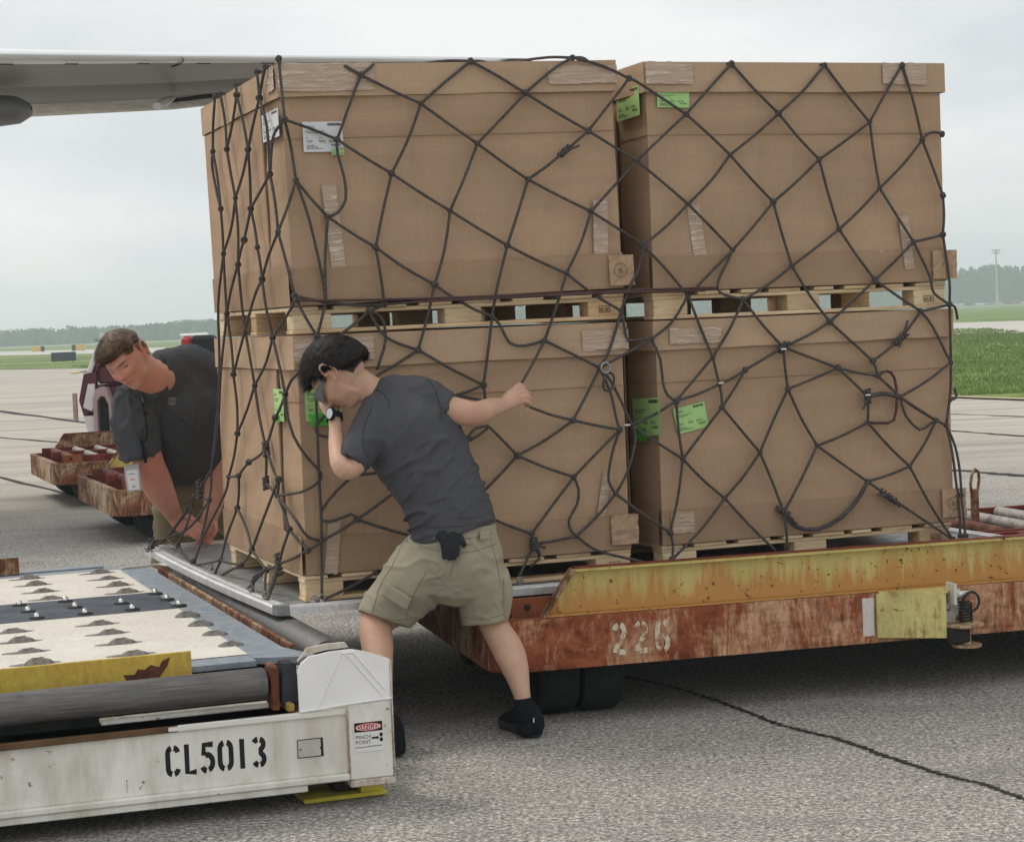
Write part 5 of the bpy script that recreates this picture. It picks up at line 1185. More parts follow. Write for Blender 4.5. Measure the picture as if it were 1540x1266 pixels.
    sh = [(S0, .307), (S0, .43), (S0 + .012, .455), (S0 + .035, .472), (S0 + .10, .482), (S0 + .17, .484), (S0 + .21, .474), (S1, .445), (S1, .316)]
    b = B(); b.plate([(x, z) for x, z in sh], -.012, -.002); shd = b.obj('shield_plate', WHITE_C, fr)
    b = B(); b.plate([(S0 + .01, .475 - .02), (S0 + .035, .472), (S0 + .10, .482), (S0 + .17, .484), (S0 + .16, .50), (S0 + .10, .50), (S0 + .04, .492)], .03, .045); b.obj('shield_back', EDGE_RUST, shd)
    b = B()
    for (x0, z0, x1, z1) in ((S0 + .055, .315, S0 + .135, .472), (S0 + .150, .474, S0 + .262, .332), (S0 + .175, .474, S0 + .268, .352), (S0 + .135, .475, S0 + .18, .476)):
        b.tube([(x0, -.013, z0), ((x0 + x1) / 2, -.0145, (z0 + z1) / 2), (x1, -.013, z1)], .0032, 6)
    b.obj('weld_rib', WHITE_C, shd, True)
    b = B(); b.tube([(S0, -.012, .3085), (-.25, -.014, .312), (E0, -.0165, .319), (S1, -.0165, .325)], .0038, 6); b.obj('weld_bead', WHITE_C, shd, True)
    # weld seams
    WS = rust_paint('seam_rust', (.55, .48, .38), .45)
    def seam(x, z0, z1, y=-.001):
        b = B(); rnd = random.Random(int(x * 999)); b.tube([(x + rnd.uniform(-.0012, .0012), y, z0 + (z1 - z0) * i / 14) for i in range(15)], .0028, 5); b.obj('weld_seam', WS if y < -.01 else WHITE, fr, True)
    seam(-.395, .106, .284); seam(E0 - .001, .085, .30, -.017); seam(-.845, .106, .16)
    # recessed box with cover
    b = B(); b.cbox(-.328, -.248, -.0025, -.0008, .165, .222, .0005); b.obj('recess', DARK, fr)
    b = B(); b.cbox(-.326, -.256, -.004, -.0027, .168, .2195, .0005); rc = b.obj('recess_cover', plain('grey_white_cover', (.50, .49, .45), .6, 0, .1, 20), fr)
    for sx in (-.322, -.260): B().lathe([(.0028, 0), (.0028, .001), (.001, .0016)], 8, rotT('X', R(90), (sx + .003, -.004, .192))).obj('screw', DARK, rc)
    stencil('CL5013', .092, .0515, plain('stencil_black', (.022, .022, .024), .6, 0, .3, 30), 'lettering', fr, Matrix.Translation((-.725, -.0009, .152)) @ FRONT, .32, .84)
    b = B(); b.cbox(-.846, -.842, -.003, .0005, .118, .158, .0006); b.obj('dent_line', DARK, fr)
    # danger sign
    sx, sz = -.155, .168; SW, SH = .092, .092
    b = B(); b.cbox(sx, sx + SW, -.0185, -.0165, sz, sz + SH, .0004); sg = b.obj('danger_sign', plain('sign_white', (.78, .77, .75), .4, 0, .03), eb_)
    RED = plain('sign_red', (.42, .02, .03), .4, 0, .1)
    b = B(); b.cbox(sx + .002, sx + SW - .002, -.0192, -.0187, sz + .061, sz + SH - .002, .0002); b.obj('header', BLACK, sg)
    n = 28; cx, cz = sx + SW / 2, sz + .0755
    b = B(); b.plate([(cx + .042 * math.cos(a * 6.2832 / n), cz + .0125 * math.sin(a * 6.2832 / n)) for a in range(n)], -.0198, -.0194); b.obj('red_oval', RED, sg)
    b = B()
    ri = [(.039, .0098), (.0372, .0086)]
    vs = [(cx + a_ * math.cos(k * 6.2832 / n), -.0201, cz + c_ * math.sin(k * 6.2832 / n)) for a_, c_ in ri for k in range(n)]
    b.add(vs, [(k, (k + 1) % n, n + (k + 1) % n, n + k) for k in range(n)]); b.obj('oval_line', WHITE_C, sg)
    text_mesh('DANGER', .0185, WHITE_C, 'danger_text', sg, Matrix.Translation((cx, -.0203, cz - .0066)) @ FRONT, align='CENTER')
    text_mesh('PINCH', .0165, BLACK, 'pinch_text', sg, Matrix.Translation((sx + .004, -.0190, sz + .040)) @ FRONT)
    text_mesh('POINT', .0165, BLACK, 'point_text', sg, Matrix.Translation((sx + .004, -.0190, sz + .024)) @ FRONT)
    b = B(); b.plate([(sx + .055, sz + .037), (sx + .072, sz + .037), (sx + .072, sz + .034), (sx + .079, sz + .040), (sx + .072, sz + .046), (sx + .072, sz + .043), (sx + .055, sz + .043)], -.0192, -.0188); b.obj('arrow', BLACK, sg)
    for cz_ in (.048, .033): 
        b = B(); b.plate([(sx + .085 + .0055 * math.cos(a * .524), sz + cz_ + .0065 * math.sin(a * .524)) for a in range(12)], -.0192, -.0188); b.obj('roller_symbol', BLACK, sg)
    b = B()
    for k in range(9): b.box(sx + .004 + k * .0095, sx + .011 + k * .0095, -.0192, -.0188, sz + .013 + (k > 3) * .001, sz + .0155 + (k > 3) * .001)
    b.obj('small_print', BLACK, sg)
    # jack foot with yellow pad
    YF = plain('yellow_foot', (.55, .47, .05), .6, 0, .2, 10, .1)
    ft = bpy.data.objects.new('jack_foot', None); COL.objects.link(ft); ft.parent = t; Pf = lz(525, 1193, .01); ft.location = (Pf.x, Pf.y, 0)
    B().cbox(-.155, .11, -.045, .13, .004, .018, .003).obj('foot_pad', YF, ft)
    B().cbox(-.045, .075, .0, .10, .019, .060, .006).obj('foot_block', DARK, ft)
    b = B(); b.prism([(.03, -.035), (.10, -.035), (.10, .06), (.03, .06)], .019, .075); b.obj('foot_wedge', YF, ft)
    # hidden legs and wheels that carry the frame
    for x in (-2.0, -1.2): 
        for y in (-.8, 1.5): 
            b = B(); tyre(b, .10, .12, rotT('X', R(90), (x, y, .101))); b.obj('wheel', RUBBER, t, True)
    # raised back corner trims near the hanging pallet
    pts = [lz(x, y, .45) for x, y in ((182, 853), (200, 851), (240, 847), (262, 850))]
    b = B(); b.tube([(p.x, p.y, .446) for p in pts], .006, 6); b.obj('hose', WHITE, t, True)
    b = B(); p_ = lz(60, 857, .45); b.cbox(p_.x - .2, p_.x + .28, p_.y, p_.y + .08, .38, .445, .004); b.obj('far_rail', STEEL_BL, t)
loader()
# ------------------------------------------------------------------ people
def skin_mat(name, base, red):
    m = MT(name, .55, spec=.35); n = m.noise(9, 5, .6); f = m.noise(220, 2)
    at = m.t.nodes.new('ShaderNodeAttribute'); at.attribute_name = 'tone'
    sp = m.t.nodes.new('ShaderNodeSeparateColor'); m.t.links.new(at.outputs['Color'], sp.inputs[0])
    mo = m.noise(28, 5, .65); a = m.ramp(n, [(.3, tuple(x * .88 for x in base)), (.7, tuple(x * 1.08 for x in base))]); a = m.mix(m.ramp(mo, [(.45, 0.0), (.7, .35)]), a, red)
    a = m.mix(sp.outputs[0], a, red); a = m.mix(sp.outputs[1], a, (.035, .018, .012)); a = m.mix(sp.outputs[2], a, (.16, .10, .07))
    m.col(a); m.bump(f, .12, .001); m.bump(n, .1, .004)
    m.b.inputs['Subsurface Weight'].default_value = .06; m.b.inputs['Subsurface Radius'].default_value = (.01, .004, .002); m.b.inputs['Subsurface Scale'].default_value = .6
    return m.m
def cloth_mat(name, c, weave=420, var=.14, heather=0.0):
    m = MT(name, .95, spec=.06); n = m.noise(5, 4); f = m.noise(weave, 2, .5); h = m.noise(60, 4, .7, sc=(1, 1, 1))
    a = m.ramp(n, [(.3, tuple(x * (1 - var) for x in c)), (.7, tuple(x * (1 + var) for x in c))])
    a = m.mix(.18 + heather, a, m.ramp(f, [(.3, .3), (.7, .7)]), 'OVERLAY'); a = m.mix(.12, a, m.ramp(h, [(.3, .3), (.7, .7)]), 'OVERLAY')
    m.col(a); m.bump(f, .15, .001);  return m.m
class Loft:
    """closed elliptical lofts merged by voxel remesh into one continuous skin"""
    def __init__(s): s.b = B()
    def loft(s, nodes, sub=5, n=22, flat0=False, flat1=False, side=None):
        """nodes: (point, ra, rb): ra across the view, rb in depth"""
        arr = [list(p) + [ra, rb] for p, ra, rb in nodes]; C_ = catmull(arr, sub) if len(arr) > 2 else catmull(arr, sub)
        P = [Vector(c[:3]) for c in C_]; ra = [max(.001, c[3]) for c in C_]; rb = [max(.001, c[4]) for c in C_]
        T0 = (P[1] - P[0]).normalized(); T1 = (P[-1] - P[-2]).normalized()
        def cap(Pe, T, a_, c_, sgn):
            out = []
            for f in (.45, .8, .97): out.append((Pe + T * sgn * min(a_, c_) * f * .9, a_ * math.sqrt(1 - f * f), c_ * math.sqrt(1 - f * f)))
            return out
        rows = list(zip(P, ra, rb))
        if not flat0: rows = cap(P[0], T0, ra[0], rb[0], -1)[::-1] + rows
        if not flat1: rows = rows + cap(P[-1], T1, ra[-1], rb[-1], 1)
        vs = []; m = len(rows); A = None
        for i, (p, a_, c_) in enumerate(rows):
            t = (rows[min(i + 1, m - 1)][0] - rows[max(i - 1, 0)][0]).normalized()
            if side is not None: A = Vector(side)
            else:
                v = (p - CAMP).normalized(); An = t.cross(v)
                if An.length > .25: An.normalize(); A = An if A is None or An.dot(A) > 0 else -An
                elif A is None: A = t.cross(Vector((0, 0, 1)))
            A = (A - t * A.dot(t)).normalized(); D_ = t.cross(A)
            for k in range(n):
                an = 2 * math.pi * k / n; vs.append(p + A * math.cos(an) * a_ + D_ * math.sin(an) * c_)
        fs = [(i * n + k, i * n + (k + 1) % n, (i + 1) * n + (k + 1) % n, (i + 1) * n + k) for i in range(m - 1) for k in range(n)]
        fs += [tuple(range(n))[::-1], tuple((m - 1) * n + k for k in range(n))]
        s.b.add(vs, fs); return s
    def ell(s, c, r3, M=None, n=18, m=12):
        vs = []; c = Vector(c)
        for j in range(1, m):
            th = math.pi * j / m
            for k in range(n):
                a = 2 * math.pi * k / n; v = Vector((math.sin(th) * math.cos(a) * r3[0], math.sin(th) * math.sin(a) * r3[1], math.cos(th) * r3[2])); vs.append(c + (M @ v if M is not None else v))
        fs = [(i * n + k, i * n + (k + 1) % n, (i + 1) * n + (k + 1) % n, (i + 1) * n + k) for i in range(m - 2) for k in range(n)] + [tuple(range(n))[::-1], tuple((m - 2) * n + k for k in range(n))]
        s.b.add(vs, fs); return s
    def mesh(s, voxel, smooth=2, extra=None):
        me = s.b.me('tmp')
        if extra is not None:
            bm = bmesh.new(); bm.from_mesh(me); bm.from_mesh(extra); bm.to_mesh(me); bm.free()
        o = bpy.data.objects.new('tmp', me); COL.objects.link(o)
        r_ = o.modifiers.new('r', 'REMESH'); r_.mode = 'VOXEL'; r_.voxel_size = voxel; r_.adaptivity = 0
        if smooth:
            q = o.modifiers.new('s', 'SMOOTH'); q.iterations = smooth; q.factor = .5
        dg = bpy.context.evaluated_depsgraph_get(); out = bpy.data.meshes.new_from_object(o.evaluated_get(dg)); bpy.data.objects.remove(o); return out
def sculpt(me, fn):
    n = len(me.vertices); co = np.empty(n * 3); no = np.empty(n * 3); me.vertices.foreach_get('co', co); me.vertices.foreach_get('normal', no)
    co = co.reshape(-1, 3); no = no.reshape(-1, 3); out = fn(co, no); me.vertices.foreach_set('co', out.ravel()); me.update()
def nz3(co, M, seed=0.0):
    """noise over an array of points mapped by rows M (anisotropic)"""
    q = co @ np.array(M).T + seed
    return np.array([noise.noise(Vector(v)) for v in q])
def px2m(rpx, Y): return rpx * Y / FPX
def PW(x, y, Y): return wy(x, y, Y)
def chain(nodes):
    """(px, py, Y, half width px, depth radius m)"""
    return [(wy(x, y, Y), px2m(rw, Y), rd) for x, y, Y, rw, rd in nodes]
def frame(F, Uv):
    F = Vector(F).normalized(); Uv = Vector(Uv); Uv = (Uv - F * Uv.dot(F)).normalized(); X = F.cross(Uv).normalized()
    return Matrix((X, F, Uv)).transposed()          # columns: right-hand side of the head, forward, up
def gauss(p, c, s): return np.exp(-(((p - np.array(c)) / np.array(s)) ** 2).sum(1))
def head_mesh(center, Fm, sc, ears=True, slim=1.0, brow=1.0):
    """dense star-shaped head with sculpted features; local axes x = person's right, y = forward, z = up"""
    n, m = 120, 90; P = []
    for j in range(m + 1):
        th = math.pi * j / m
        for k in range(n):
            a = 2 * math.pi * k / n; P.append((math.sin(th) * math.sin(a), math.sin(th) * math.cos(a), math.cos(th)))
    d = np.array(P); x, y, z = d[:, 0], d[:, 1], d[:, 2]
    # skull ellipsoid
    rx, ry, rz = .076, .098, .105
    r = 1 / np.sqrt((x / rx) ** 2 + (y / ry) ** 2 + (z / rz) ** 2)
    p = d * r[:, None]
    # taper the face towards the chin, flatten its sides, pull the back of the neck in
    low = np.clip(-(p[:, 2] + .005) / .10, 0, 1); fr = np.clip(p[:, 1] / .09, -1, 1)
    p[:, 0] *= 1 - low * (.34 + .10 * np.clip(fr, 0, 1)) * slim
    p[:, 2] -= low * np.clip(fr, 0, 1) * .022
    p[:, 1] += low * np.clip(fr + .2, 0, 1) * .010
    p[:, 1] *= np.where(p[:, 1] > .0, 1 - .10 * np.clip(np.abs(p[:, 0]) / .07, 0, 1), 1)
    p[:, 2] += np.where((p[:, 2] < -.03) & (fr < .1), .025, 0) * low
    def push(c, s, amp, dirv): 
        nonlocal p
        g = gauss(p, c, s)[:, None]; p = p + g * amp * np.array(dirv)
    fy = .088
    push((0, fy + .002, .030), (.045, .03, .011), .006 * brow, (0, 1, .1))              # brow ridge
    for sx in (-1, 1):
        push((sx * .030, fy, .010), (.015, .03, .011), -.0115, (0, 1, 0))              # eye sockets
        push((sx * .030, fy - .004, .0095), (.011, .03, .0055), .0045, (0, 1, 0))       # lids
        push((sx * .030, fy - .004, .0080), (.012, .03, .0016), -.0020, (0, 1, 0))
        push((sx * .043, fy - .014, -.020), (.018, .03, .016), .007, (sx * .4, 1, 0))    # cheek bones
        push((sx * .030, fy - .006, -.050), (.014, .03, .022), -.004, (0, 1, 0))
        push((sx * .052, .02, -.070), (.018, .04, .018), .006, (sx, .2, -.3))            # jaw angle
    push((0, fy + .002, .006), (.0085, .03, .024), .010, (0, 1, 0))                      # bridge
    push((0, fy + .008, -.016), (.011, .03, .014), .0185, (0, 1, -.12))                   # tip
    for sx in (-1, 1): push((sx * .012, fy, -.024), (.007, .03, .007), .008, (sx * .35, 1, 0))
    push((0, fy, -.030), (.016, .03, .0035), -.004, (0, 1, 0))
    push((0, fy + .0, -.045), (.020, .03, .0058), .0062, (0, 1, 0))                      # upper lip
    push((0, fy + .0, -.058), (.018, .03, .0062), .0068, (0, 1, 0))                      # lower lip
    push((0, fy + .0, -.0512), (.024, .03, .0020), -.0052, (0, 1, 0))                    # mouth line
    push((0, fy - .004, -.071), (.02, .03, .006), -.0035, (0, 1, 0))
    push((0, fy - .010, -.094), (.022, .03, .018), .010, (0, 1, -.25))                   # chin
    M3 = np.array(Fm)
    W_ = (p * sc) @ M3.T + np.array(center)
    vs = [tuple(v) for v in W_]
    fs = [(i * n + k, i * n + (k + 1) % n, (i + 1) * n + (k + 1) % n, (i + 1) * n + k) for i in range(m) for k in range(n)]
    me = bpy.data.meshes.new('h'); me.from_pydata(vs, [], fs)
    bm = bmesh.new(); bm.from_mesh(me); bmesh.ops.remove_doubles(bm, verts=bm.verts, dist=.0003); bmesh.ops.recalc_face_normals(bm, faces=bm.faces); bm.to_mesh(me); bm.free()
    return me
def add_ears(L, center, Fm, sc):
    M3 = Fm
    for sx in (-1, 1):
        base = Vector((sx * .074, -.008, .000))
        pts = []
        for a in range(9):
            an = math.radians(-70 + 250 * a / 8); pts.append((base + Vector((sx * .012 + sx * .005 * math.sin(an), -.008 - .018 * math.cos(an) * 1.0, .006 + .031 * math.sin(an))), .0048, .0048))
        L.loft([(Vector(center) + M3 @ (p * sc), a_ * sc, c_ * sc) for p, a_, c_ in pts], 2, 8)
        L.ell(Vector(center) + M3 @ (Vector((sx * .075, -.012, .004)) * sc), (.006 * sc, .014 * sc, .024 * sc), M3, 12, 8)
        L.ell(Vector(center) + M3 @ (Vector((sx * .077, -.001, -.020)) * sc), (.006 * sc, .006 * sc, .009 * sc), M3, 10, 6)
def tone_attr(me, fn):
    n = len(me.vertices); co = np.empty(n * 3); me.vertices.foreach_get('co', co); co = co.reshape(-1, 3); c = np.clip(fn(co), 0, 1)
    at = me.color_attributes.new('tone', 'FLOAT_COLOR', 'POINT'); full = np.ones((n, 4)); full[:, :3] = c; at.data.foreach_set('color', full.ravel())
def hair_mesh(center, Fm, sc, inside, root_len, nstr, seed, comb, thick=.0016, shell=None):
    """strands: tapered thin blades growing from the scalp where inside(p) is true"""
    rnd = random.Random(seed); V = []; Fc = []; cnt = 0
    while cnt < nstr:
        a = rnd.random() * 6.283; zc = rnd.uniform(-.75, 1); s_ = math.sqrt(1 - zc * zc); d = Vector((s_ * math.sin(a), s_ * math.cos(a), zc))
        if not inside(d): continue
        cnt += 1; p = Vector((d.x * .077, d.y * .099, d.z * .106)); L = root_len(d) * rnd.uniform(.75, 1.2); nn = d.normalized(); cv = comb(d, rnd)
        pts = []; q = p.copy(); dirv = (nn * .55 + cv).normalized()
        for k in range(5):
            pts.append(q.copy()); dirv = (dirv + cv * .35 + Vector((0, 0, -.05))).normalized(); q = q + dirv * L / 4
            # keep outside of the skull
            e = Vector((q.x / .078, q.y / .100, q.z / .107)).length
            if e < 1.03: q *= 1.03 / e
        sd_ = nn.cross(dirv); 
        if sd_.length < .01: sd_ = Vector((1, 0, 0))
        sd_.normalize(); k0 = len(V); w_ = thick * rnd.uniform(.7, 1.4)
        for k, q in enumerate(pts):
            ww = w_ * (1 - k / 4.2)
            for sg in (-1, 1): V.append(Vector(center) + Fm @ ((q + sd_ * ww * sg) * sc))
        for k in range(4): Fc.append((k0 + 2 * k, k0 + 2 * k + 1, k0 + 2 * k + 3, k0 + 2 * k + 2))
    me = bpy.data.meshes.new('hair'); me.from_pydata([tuple(v) for v in V], [], Fc); return me
def finger(L, pts, r0=.0085, r1=.0068):
    n = len(pts); L.loft([(Vector(p), r0 + (r1 - r0) * i / (n - 1), r0 + (r1 - r0) * i / (n - 1)) for i, p in enumerate(pts)], 4, 12)
def fold(co, no, M, amp, seed, sharp=1.6):
    v = nz3(co, M, seed); u_ = nz3(co, [[4, 0, 0], [0, 4, 0], [0, 0, 4]], seed + 9); return amp * (np.exp(-(v / .13) ** 2) - .25) * np.clip(.35 + 1.3 * u_ + .4, .1, 1.3)

# ---------------- person one: grey T-shirt, seen from behind
pp = thing('person', 'man in grey T-shirt and khaki shorts seen from behind, gripping the cargo net', 'person', (wy(690, 835, 6.95).x, 6.95, 0))
PI_ = Matrix.Translation(-Vector(pp.location))
SK1 = skin_mat('skin_one', (.60, .375, .262), (.55, .23, .17))
HB1 = wy(509, 560, 6.99)
F1 = frame((-.46, .24, -.84), (-.82, .20, .50)); S1_ = 1.10
L = Loft()
# legs
L.loft(chain([(640, 860, 7.0, 46, .095), (602, 900, 7.06, 36, .085), (567, 934, 7.02, 27, .068), (568, 975, 6.93, 24, .058), (573, 1020, 6.84, 18, .046), (580, 1070, 6.76, 12, .032), (587, 1092, 6.735, 11, .032)]), 6)
L.loft(chain([(715, 860, 7.0, 44, .095), (733, 905, 7.06, 29, .075), (742, 938, 7.05, 22, .062), (763, 975, 7.0, 24, .058), (775, 1005, 6.96, 20.5, .05), (785, 1045, 6.93, 13, .034), (790, 1075, 6.92, 12.5, .034)]), 6)
# torso core
L.loft(chain([(684, 835, 6.97, 52, .10), (672, 780, 6.98, 50, .10), (640, 700, 6.98, 64, .11), (608, 640, 7.0, 62, .10), (590, 612, 7.02, 42, .08)]), 5)
# neck
L.loft(chain([(592, 615, 7.02, 34, .07), (570, 597, 7.02, 25, .056), (545, 580, 7.0, 23, .052), (522, 566, 6.99, 26, .055)]), 4)
# right arm (towards the net)
L.loft(chain([(630, 612, 7.0, 26, .055), (665, 612, 6.97, 20, .046), (695, 620, 6.96, 20, .045), (716, 622, 6.98, 18.5, .040), (738, 614, 7.07, 16, .036), (757, 609, 7.15, 11, .026), (766, 604, 7.19, 11, .022)]), 5)
# left arm, elbow low, hand up by the face
L.loft(chain([(575, 640, 6.98, 28, .055), (548, 680, 6.90, 20, .046), (527, 705, 6.84, 16, .040), (513, 700, 6.83, 15, .038), (507, 672, 6.90, 13, .034), (505, 645, 6.97, 10.5, .027), (503, 628, 7.0, 9.5, .024)]), 5)
# right fist around the rope
def P1(x, y, Y): return wy(x, y, Y)
L.loft(chain([(762, 606, 7.17, 12, .022), (773, 598, 7.20, 15, .023), (783, 594, 7.23, 14, .020)]), 4)
for kx, ky, px_, py_, tx, ty in ((781, 584, 788, 585, 784, 590), (786, 589, 794, 591, 789, 595), (789, 596, 797, 599, 791, 602), (789, 603, 797, 608, 791, 610)):
    finger(L, [P1(kx - 9, ky + 3, 7.20), P1(kx, ky, 7.215), P1(px_, py_, 7.245), P1(px_ - 1, py_ + 1, 7.275), P1(tx, ty, 7.285)], .0095, .0080)
finger(L, [P1(768, 595, 7.19), P1(774, 585, 7.20), P1(780, 579, 7.225), P1(786, 580, 7.25)], .0105, .0085)
# left hand gripping the net in front of the face
L.loft(chain([(502, 626, 7.01, 9.5, .022), (497, 612, 7.05, 15, .02), (494, 602, 7.09, 15, .018)]), 4)
for i, (fx, fy_) in enumerate(((483, 600), (490, 594), (498, 592), (506, 595))):
    finger(L, [P1(fx + 3, fy_ + 10, 7.07), P1(fx, fy_, 7.10), P1(fx - 2, fy_ - 3, 7.135), P1(fx - 2, fy_ + 4, 7.15)], .0085, .007)
finger(L, [P1(503, 618, 7.03), P1(510, 610, 7.05), P1(511, 602, 7.09)], .010, .008)
hm_ = head_mesh(HB1, F1, S1_)
add_ears(L, HB1, F1, S1_)
bmesh1 = L.mesh(.0042, 2, hm_)
def tone1(co):
    q = (co - np.array(HB1)) @ np.array(F1) / S1_; t = np.zeros((len(co), 3))
    t[:, 0] = .5 * gauss(q, (0, .09, -.05), (.02, .03, .010)) + sum(.55 * gauss(q, (s_ * .08, -.01, 0), (.015, .03, .03)) for s_ in (-1, 1))
    t[:, 0] += .35 * gauss(co, wy(716, 630, 6.96), (.05, .08, .05)) + .3 * gauss(co, wy(565, 940, 6.95), (.05, .1, .05)) + .3 * gauss(co, wy(783, 595, 7.22), (.04, .06, .05))
    hr = np.linalg.norm(q / np.array([.08, .102, .109]), axis=1); t[:, 1] = np.where((hr < 1.12) & (q[:, 2] > .02 + .9 * np.clip(q[:, 1], -.02, .2)) & (q[:, 1] < .075), 1, 0); t[:, 1] = np.where((hr < 1.12) & (q[:, 2] > -.055) & (q[:, 1] < -.035), 1, t[:, 1])
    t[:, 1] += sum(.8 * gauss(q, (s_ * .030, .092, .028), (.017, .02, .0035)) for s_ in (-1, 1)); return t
bmesh1.transform(PI_)
pl_ = np.array(pp.location); tone_attr(bmesh1, lambda co: tone1(co + pl_))
mobj('body', bmesh1, SK1, pp, True)
# hair
HAIR1 = MT('black_hair', .55, spec=.10); _n = HAIR1.noise(60, 3); HAIR1.col(HAIR1.ramp(_n, [(.3, (.008, .007, .007)), (.7, (.028, .025, .024))]))
HLY = [-1, -.7, -.38, -.20, .06, .12, .22, .30, .5, .8, 1]; HLZ = [-.50, -.50, -.30, .16, .28, .02, .04, .36, .46, .52, .52]
def in1(d): return d.z > np.interp(d.y, HLY, HLZ)
def comb1(d, rnd): return Vector((rnd.uniform(-.25, .25), .55 * (1 if d.z > .3 else -.1), -.35 if d.z < .4 else .05)) + Vector((d.x * .4, 0, rnd.uniform(-.2, .35)))
hsh = Loft(); 
hL = head_mesh(HB1, F1, S1_)
# hair cap: closed shell over the scalp with clumpy relief
def cap_mesh(center, Fm, sc, inside, thickf, seed):
    n, m = 150, 90; vs = []; idx = {}; fs = []
    def pt(j, k):
        th = math.pi * j / m; a = 2 * math.pi * k / n; return Vector((math.sin(th) * math.sin(a), math.sin(th) * math.cos(a), math.cos(th)))
    def g(j, k):
        key = (j, k % n)
        if key not in idx:
            d = pt(*key); t_ = thickf(d); cl = noise.noise(Vector((d.x * 9 + seed, d.y * 9, d.z * 9))) * .0016 + noise.noise(Vector((d.x * 26 + seed, d.y * 12, d.z * 26))) * .0022
            q = Vector((d.x * (.077 + t_ + cl), d.y * (.099 + t_ + cl), d.z * (.106 + t_ + cl))); idx[key] = len(vs); vs.append(Vector(center) + Fm @ (q * sc))
        return idx[key]
    for j in range(m):
        for k in range(n):
            if inside(pt(j + .5, k + .5)): fs.append((g(j, k), g(j, k + 1), g(j + 1, k + 1), g(j + 1, k)))
    me = bpy.data.meshes.new('cap'); me.from_pydata([tuple(v) for v in vs], [], fs); return me
def edgefall(inside):
    def f(d):
        c = 0
        for dx, dz in ((0, -.14), (.12, -.08), (-.12, -.08), (0, .0)):
            if inside((d + Vector((dx, .08 if d.y > 0 else -.02, dz))).normalized()): c += 1
        return c / 4
    return f
ef1 = edgefall(in1)
cm_ = cap_mesh(HB1, F1, S1_, in1, lambda d: .002 + (.019 if d.z > .2 or d.y < 0 else .010) * ef1(d), 3); cm_.transform(PI_)
hh = mobj('hair', cm_, HAIR1.m, pp, True)
st1 = hair_mesh(HB1, F1, S1_, in1, lambda d: .040 if d.z > .25 else .022, 9500, 5, comb1, .0010); st1.transform(PI_); mobj('hair_strands', st1, HAIR1.m, hh)
# T-shirt
TS = cloth_mat('grey_tshirt_cloth', (.084, .083, .090))
L = Loft()
L.loft(chain([(684, 799, 6.96, 65.5, .137), (676, 775, 6.96, 65, .132), (664, 742, 6.97, 65, .128), (645, 705, 6.975, 69, .128), (624, 665, 6.98, 76, .128), (606, 632, 6.99, 76, .118), (596, 610, 7.0, 62, .10), (588, 596, 7.01, 40, .08)]), 5, 30, flat0=True)
L.loft(chain([(590, 612, 7.0, 42, .082), (574, 596, 7.015, 31.5, .066), (567, 590, 7.015, 29, .062)]), 4, 24, flat1=True)
# right sleeve
L.loft(chain([(622, 622, 6.99, 42, .09), (645, 604, 6.98, 32, .075), (664, 607, 6.97, 25, .060), (677, 612, 6.965, 21.5, .054)]), 5, 22, flat1=True)
L.loft(chain([(600, 605, 7.0, 40, .08), (628, 592, 6.99, 29, .075), (650, 590, 6.98, 20, .06)]), 4)
# left sleeve
L.loft(chain([(580, 625, 6.98, 42, .09), (562, 648, 6.94, 36, .080), (546, 668, 6.90, 30, .070), (532, 690, 6.865, 26, .062), (528, 697, 6.855, 25, .060)]), 5, 22, flat1=True)
tm = L.mesh(.0048, 3)
def tshirt(co, no):
    # vertical axis of the trunk and positions along it
    a = np.array(wy(682, 795, 6.96)); c = np.array(wy(600, 610, 7.0)); ax = (c - a); Lx = np.linalg.norm(ax); ax /= Lx; s = (co - a) @ ax / Lx
    w_low = np.exp(-((s - .22) / .22) ** 2); w_mid = np.exp(-((s - .55) / .3) ** 2)
    d = fold(co, no, [[5, 2, 5], [0, 3, 0], [-9, 3, 22]], .0125, 1.3) * w_low
    d += fold(co, no, [[10, 2, -8], [0, 3, 0], [4, 2, 5]], .0095, 4.1) * w_mid
    d += fold(co, no, [[16, 3, -14], [0, 5, 0], [5, 2, 7]], .0042, 8.1)
    # folds radiating from the armpits
    for px, py, Y, sx in ((553, 695, 6.9, 1), (668, 635, 6.97, -1)):
        q = co - np.array(wy(px, py, Y)); r = np.sqrt((q ** 2).sum(1)); an = np.arctan2(q[:, 2], q[:, 0]); d += .0016 * np.sin(an * 9 + r * 12) * np.exp(-(r / .13) ** 2) * np.clip(r / .03, 0, 1)
    # spine furrow and shoulder blades
    side = np.cross(ax, [0, 1, 0]); side /= np.linalg.norm(side); u_ = (co - a) @ side
    back = np.clip(-no[:, 1], 0, 1)
    d += back * (-.006 * np.exp(-((u_ - .0) / .03) ** 2) * np.exp(-((s - .5) / .35) ** 2) + .007 * np.exp(-((np.abs(u_) - .075) / .04) ** 2 - ((s - .85) / .15) ** 2))
    return co + no * d[:, None]
sculpt(tm, tshirt); tm.transform(PI_); mobj('t_shirt', tm, TS, pp, True)
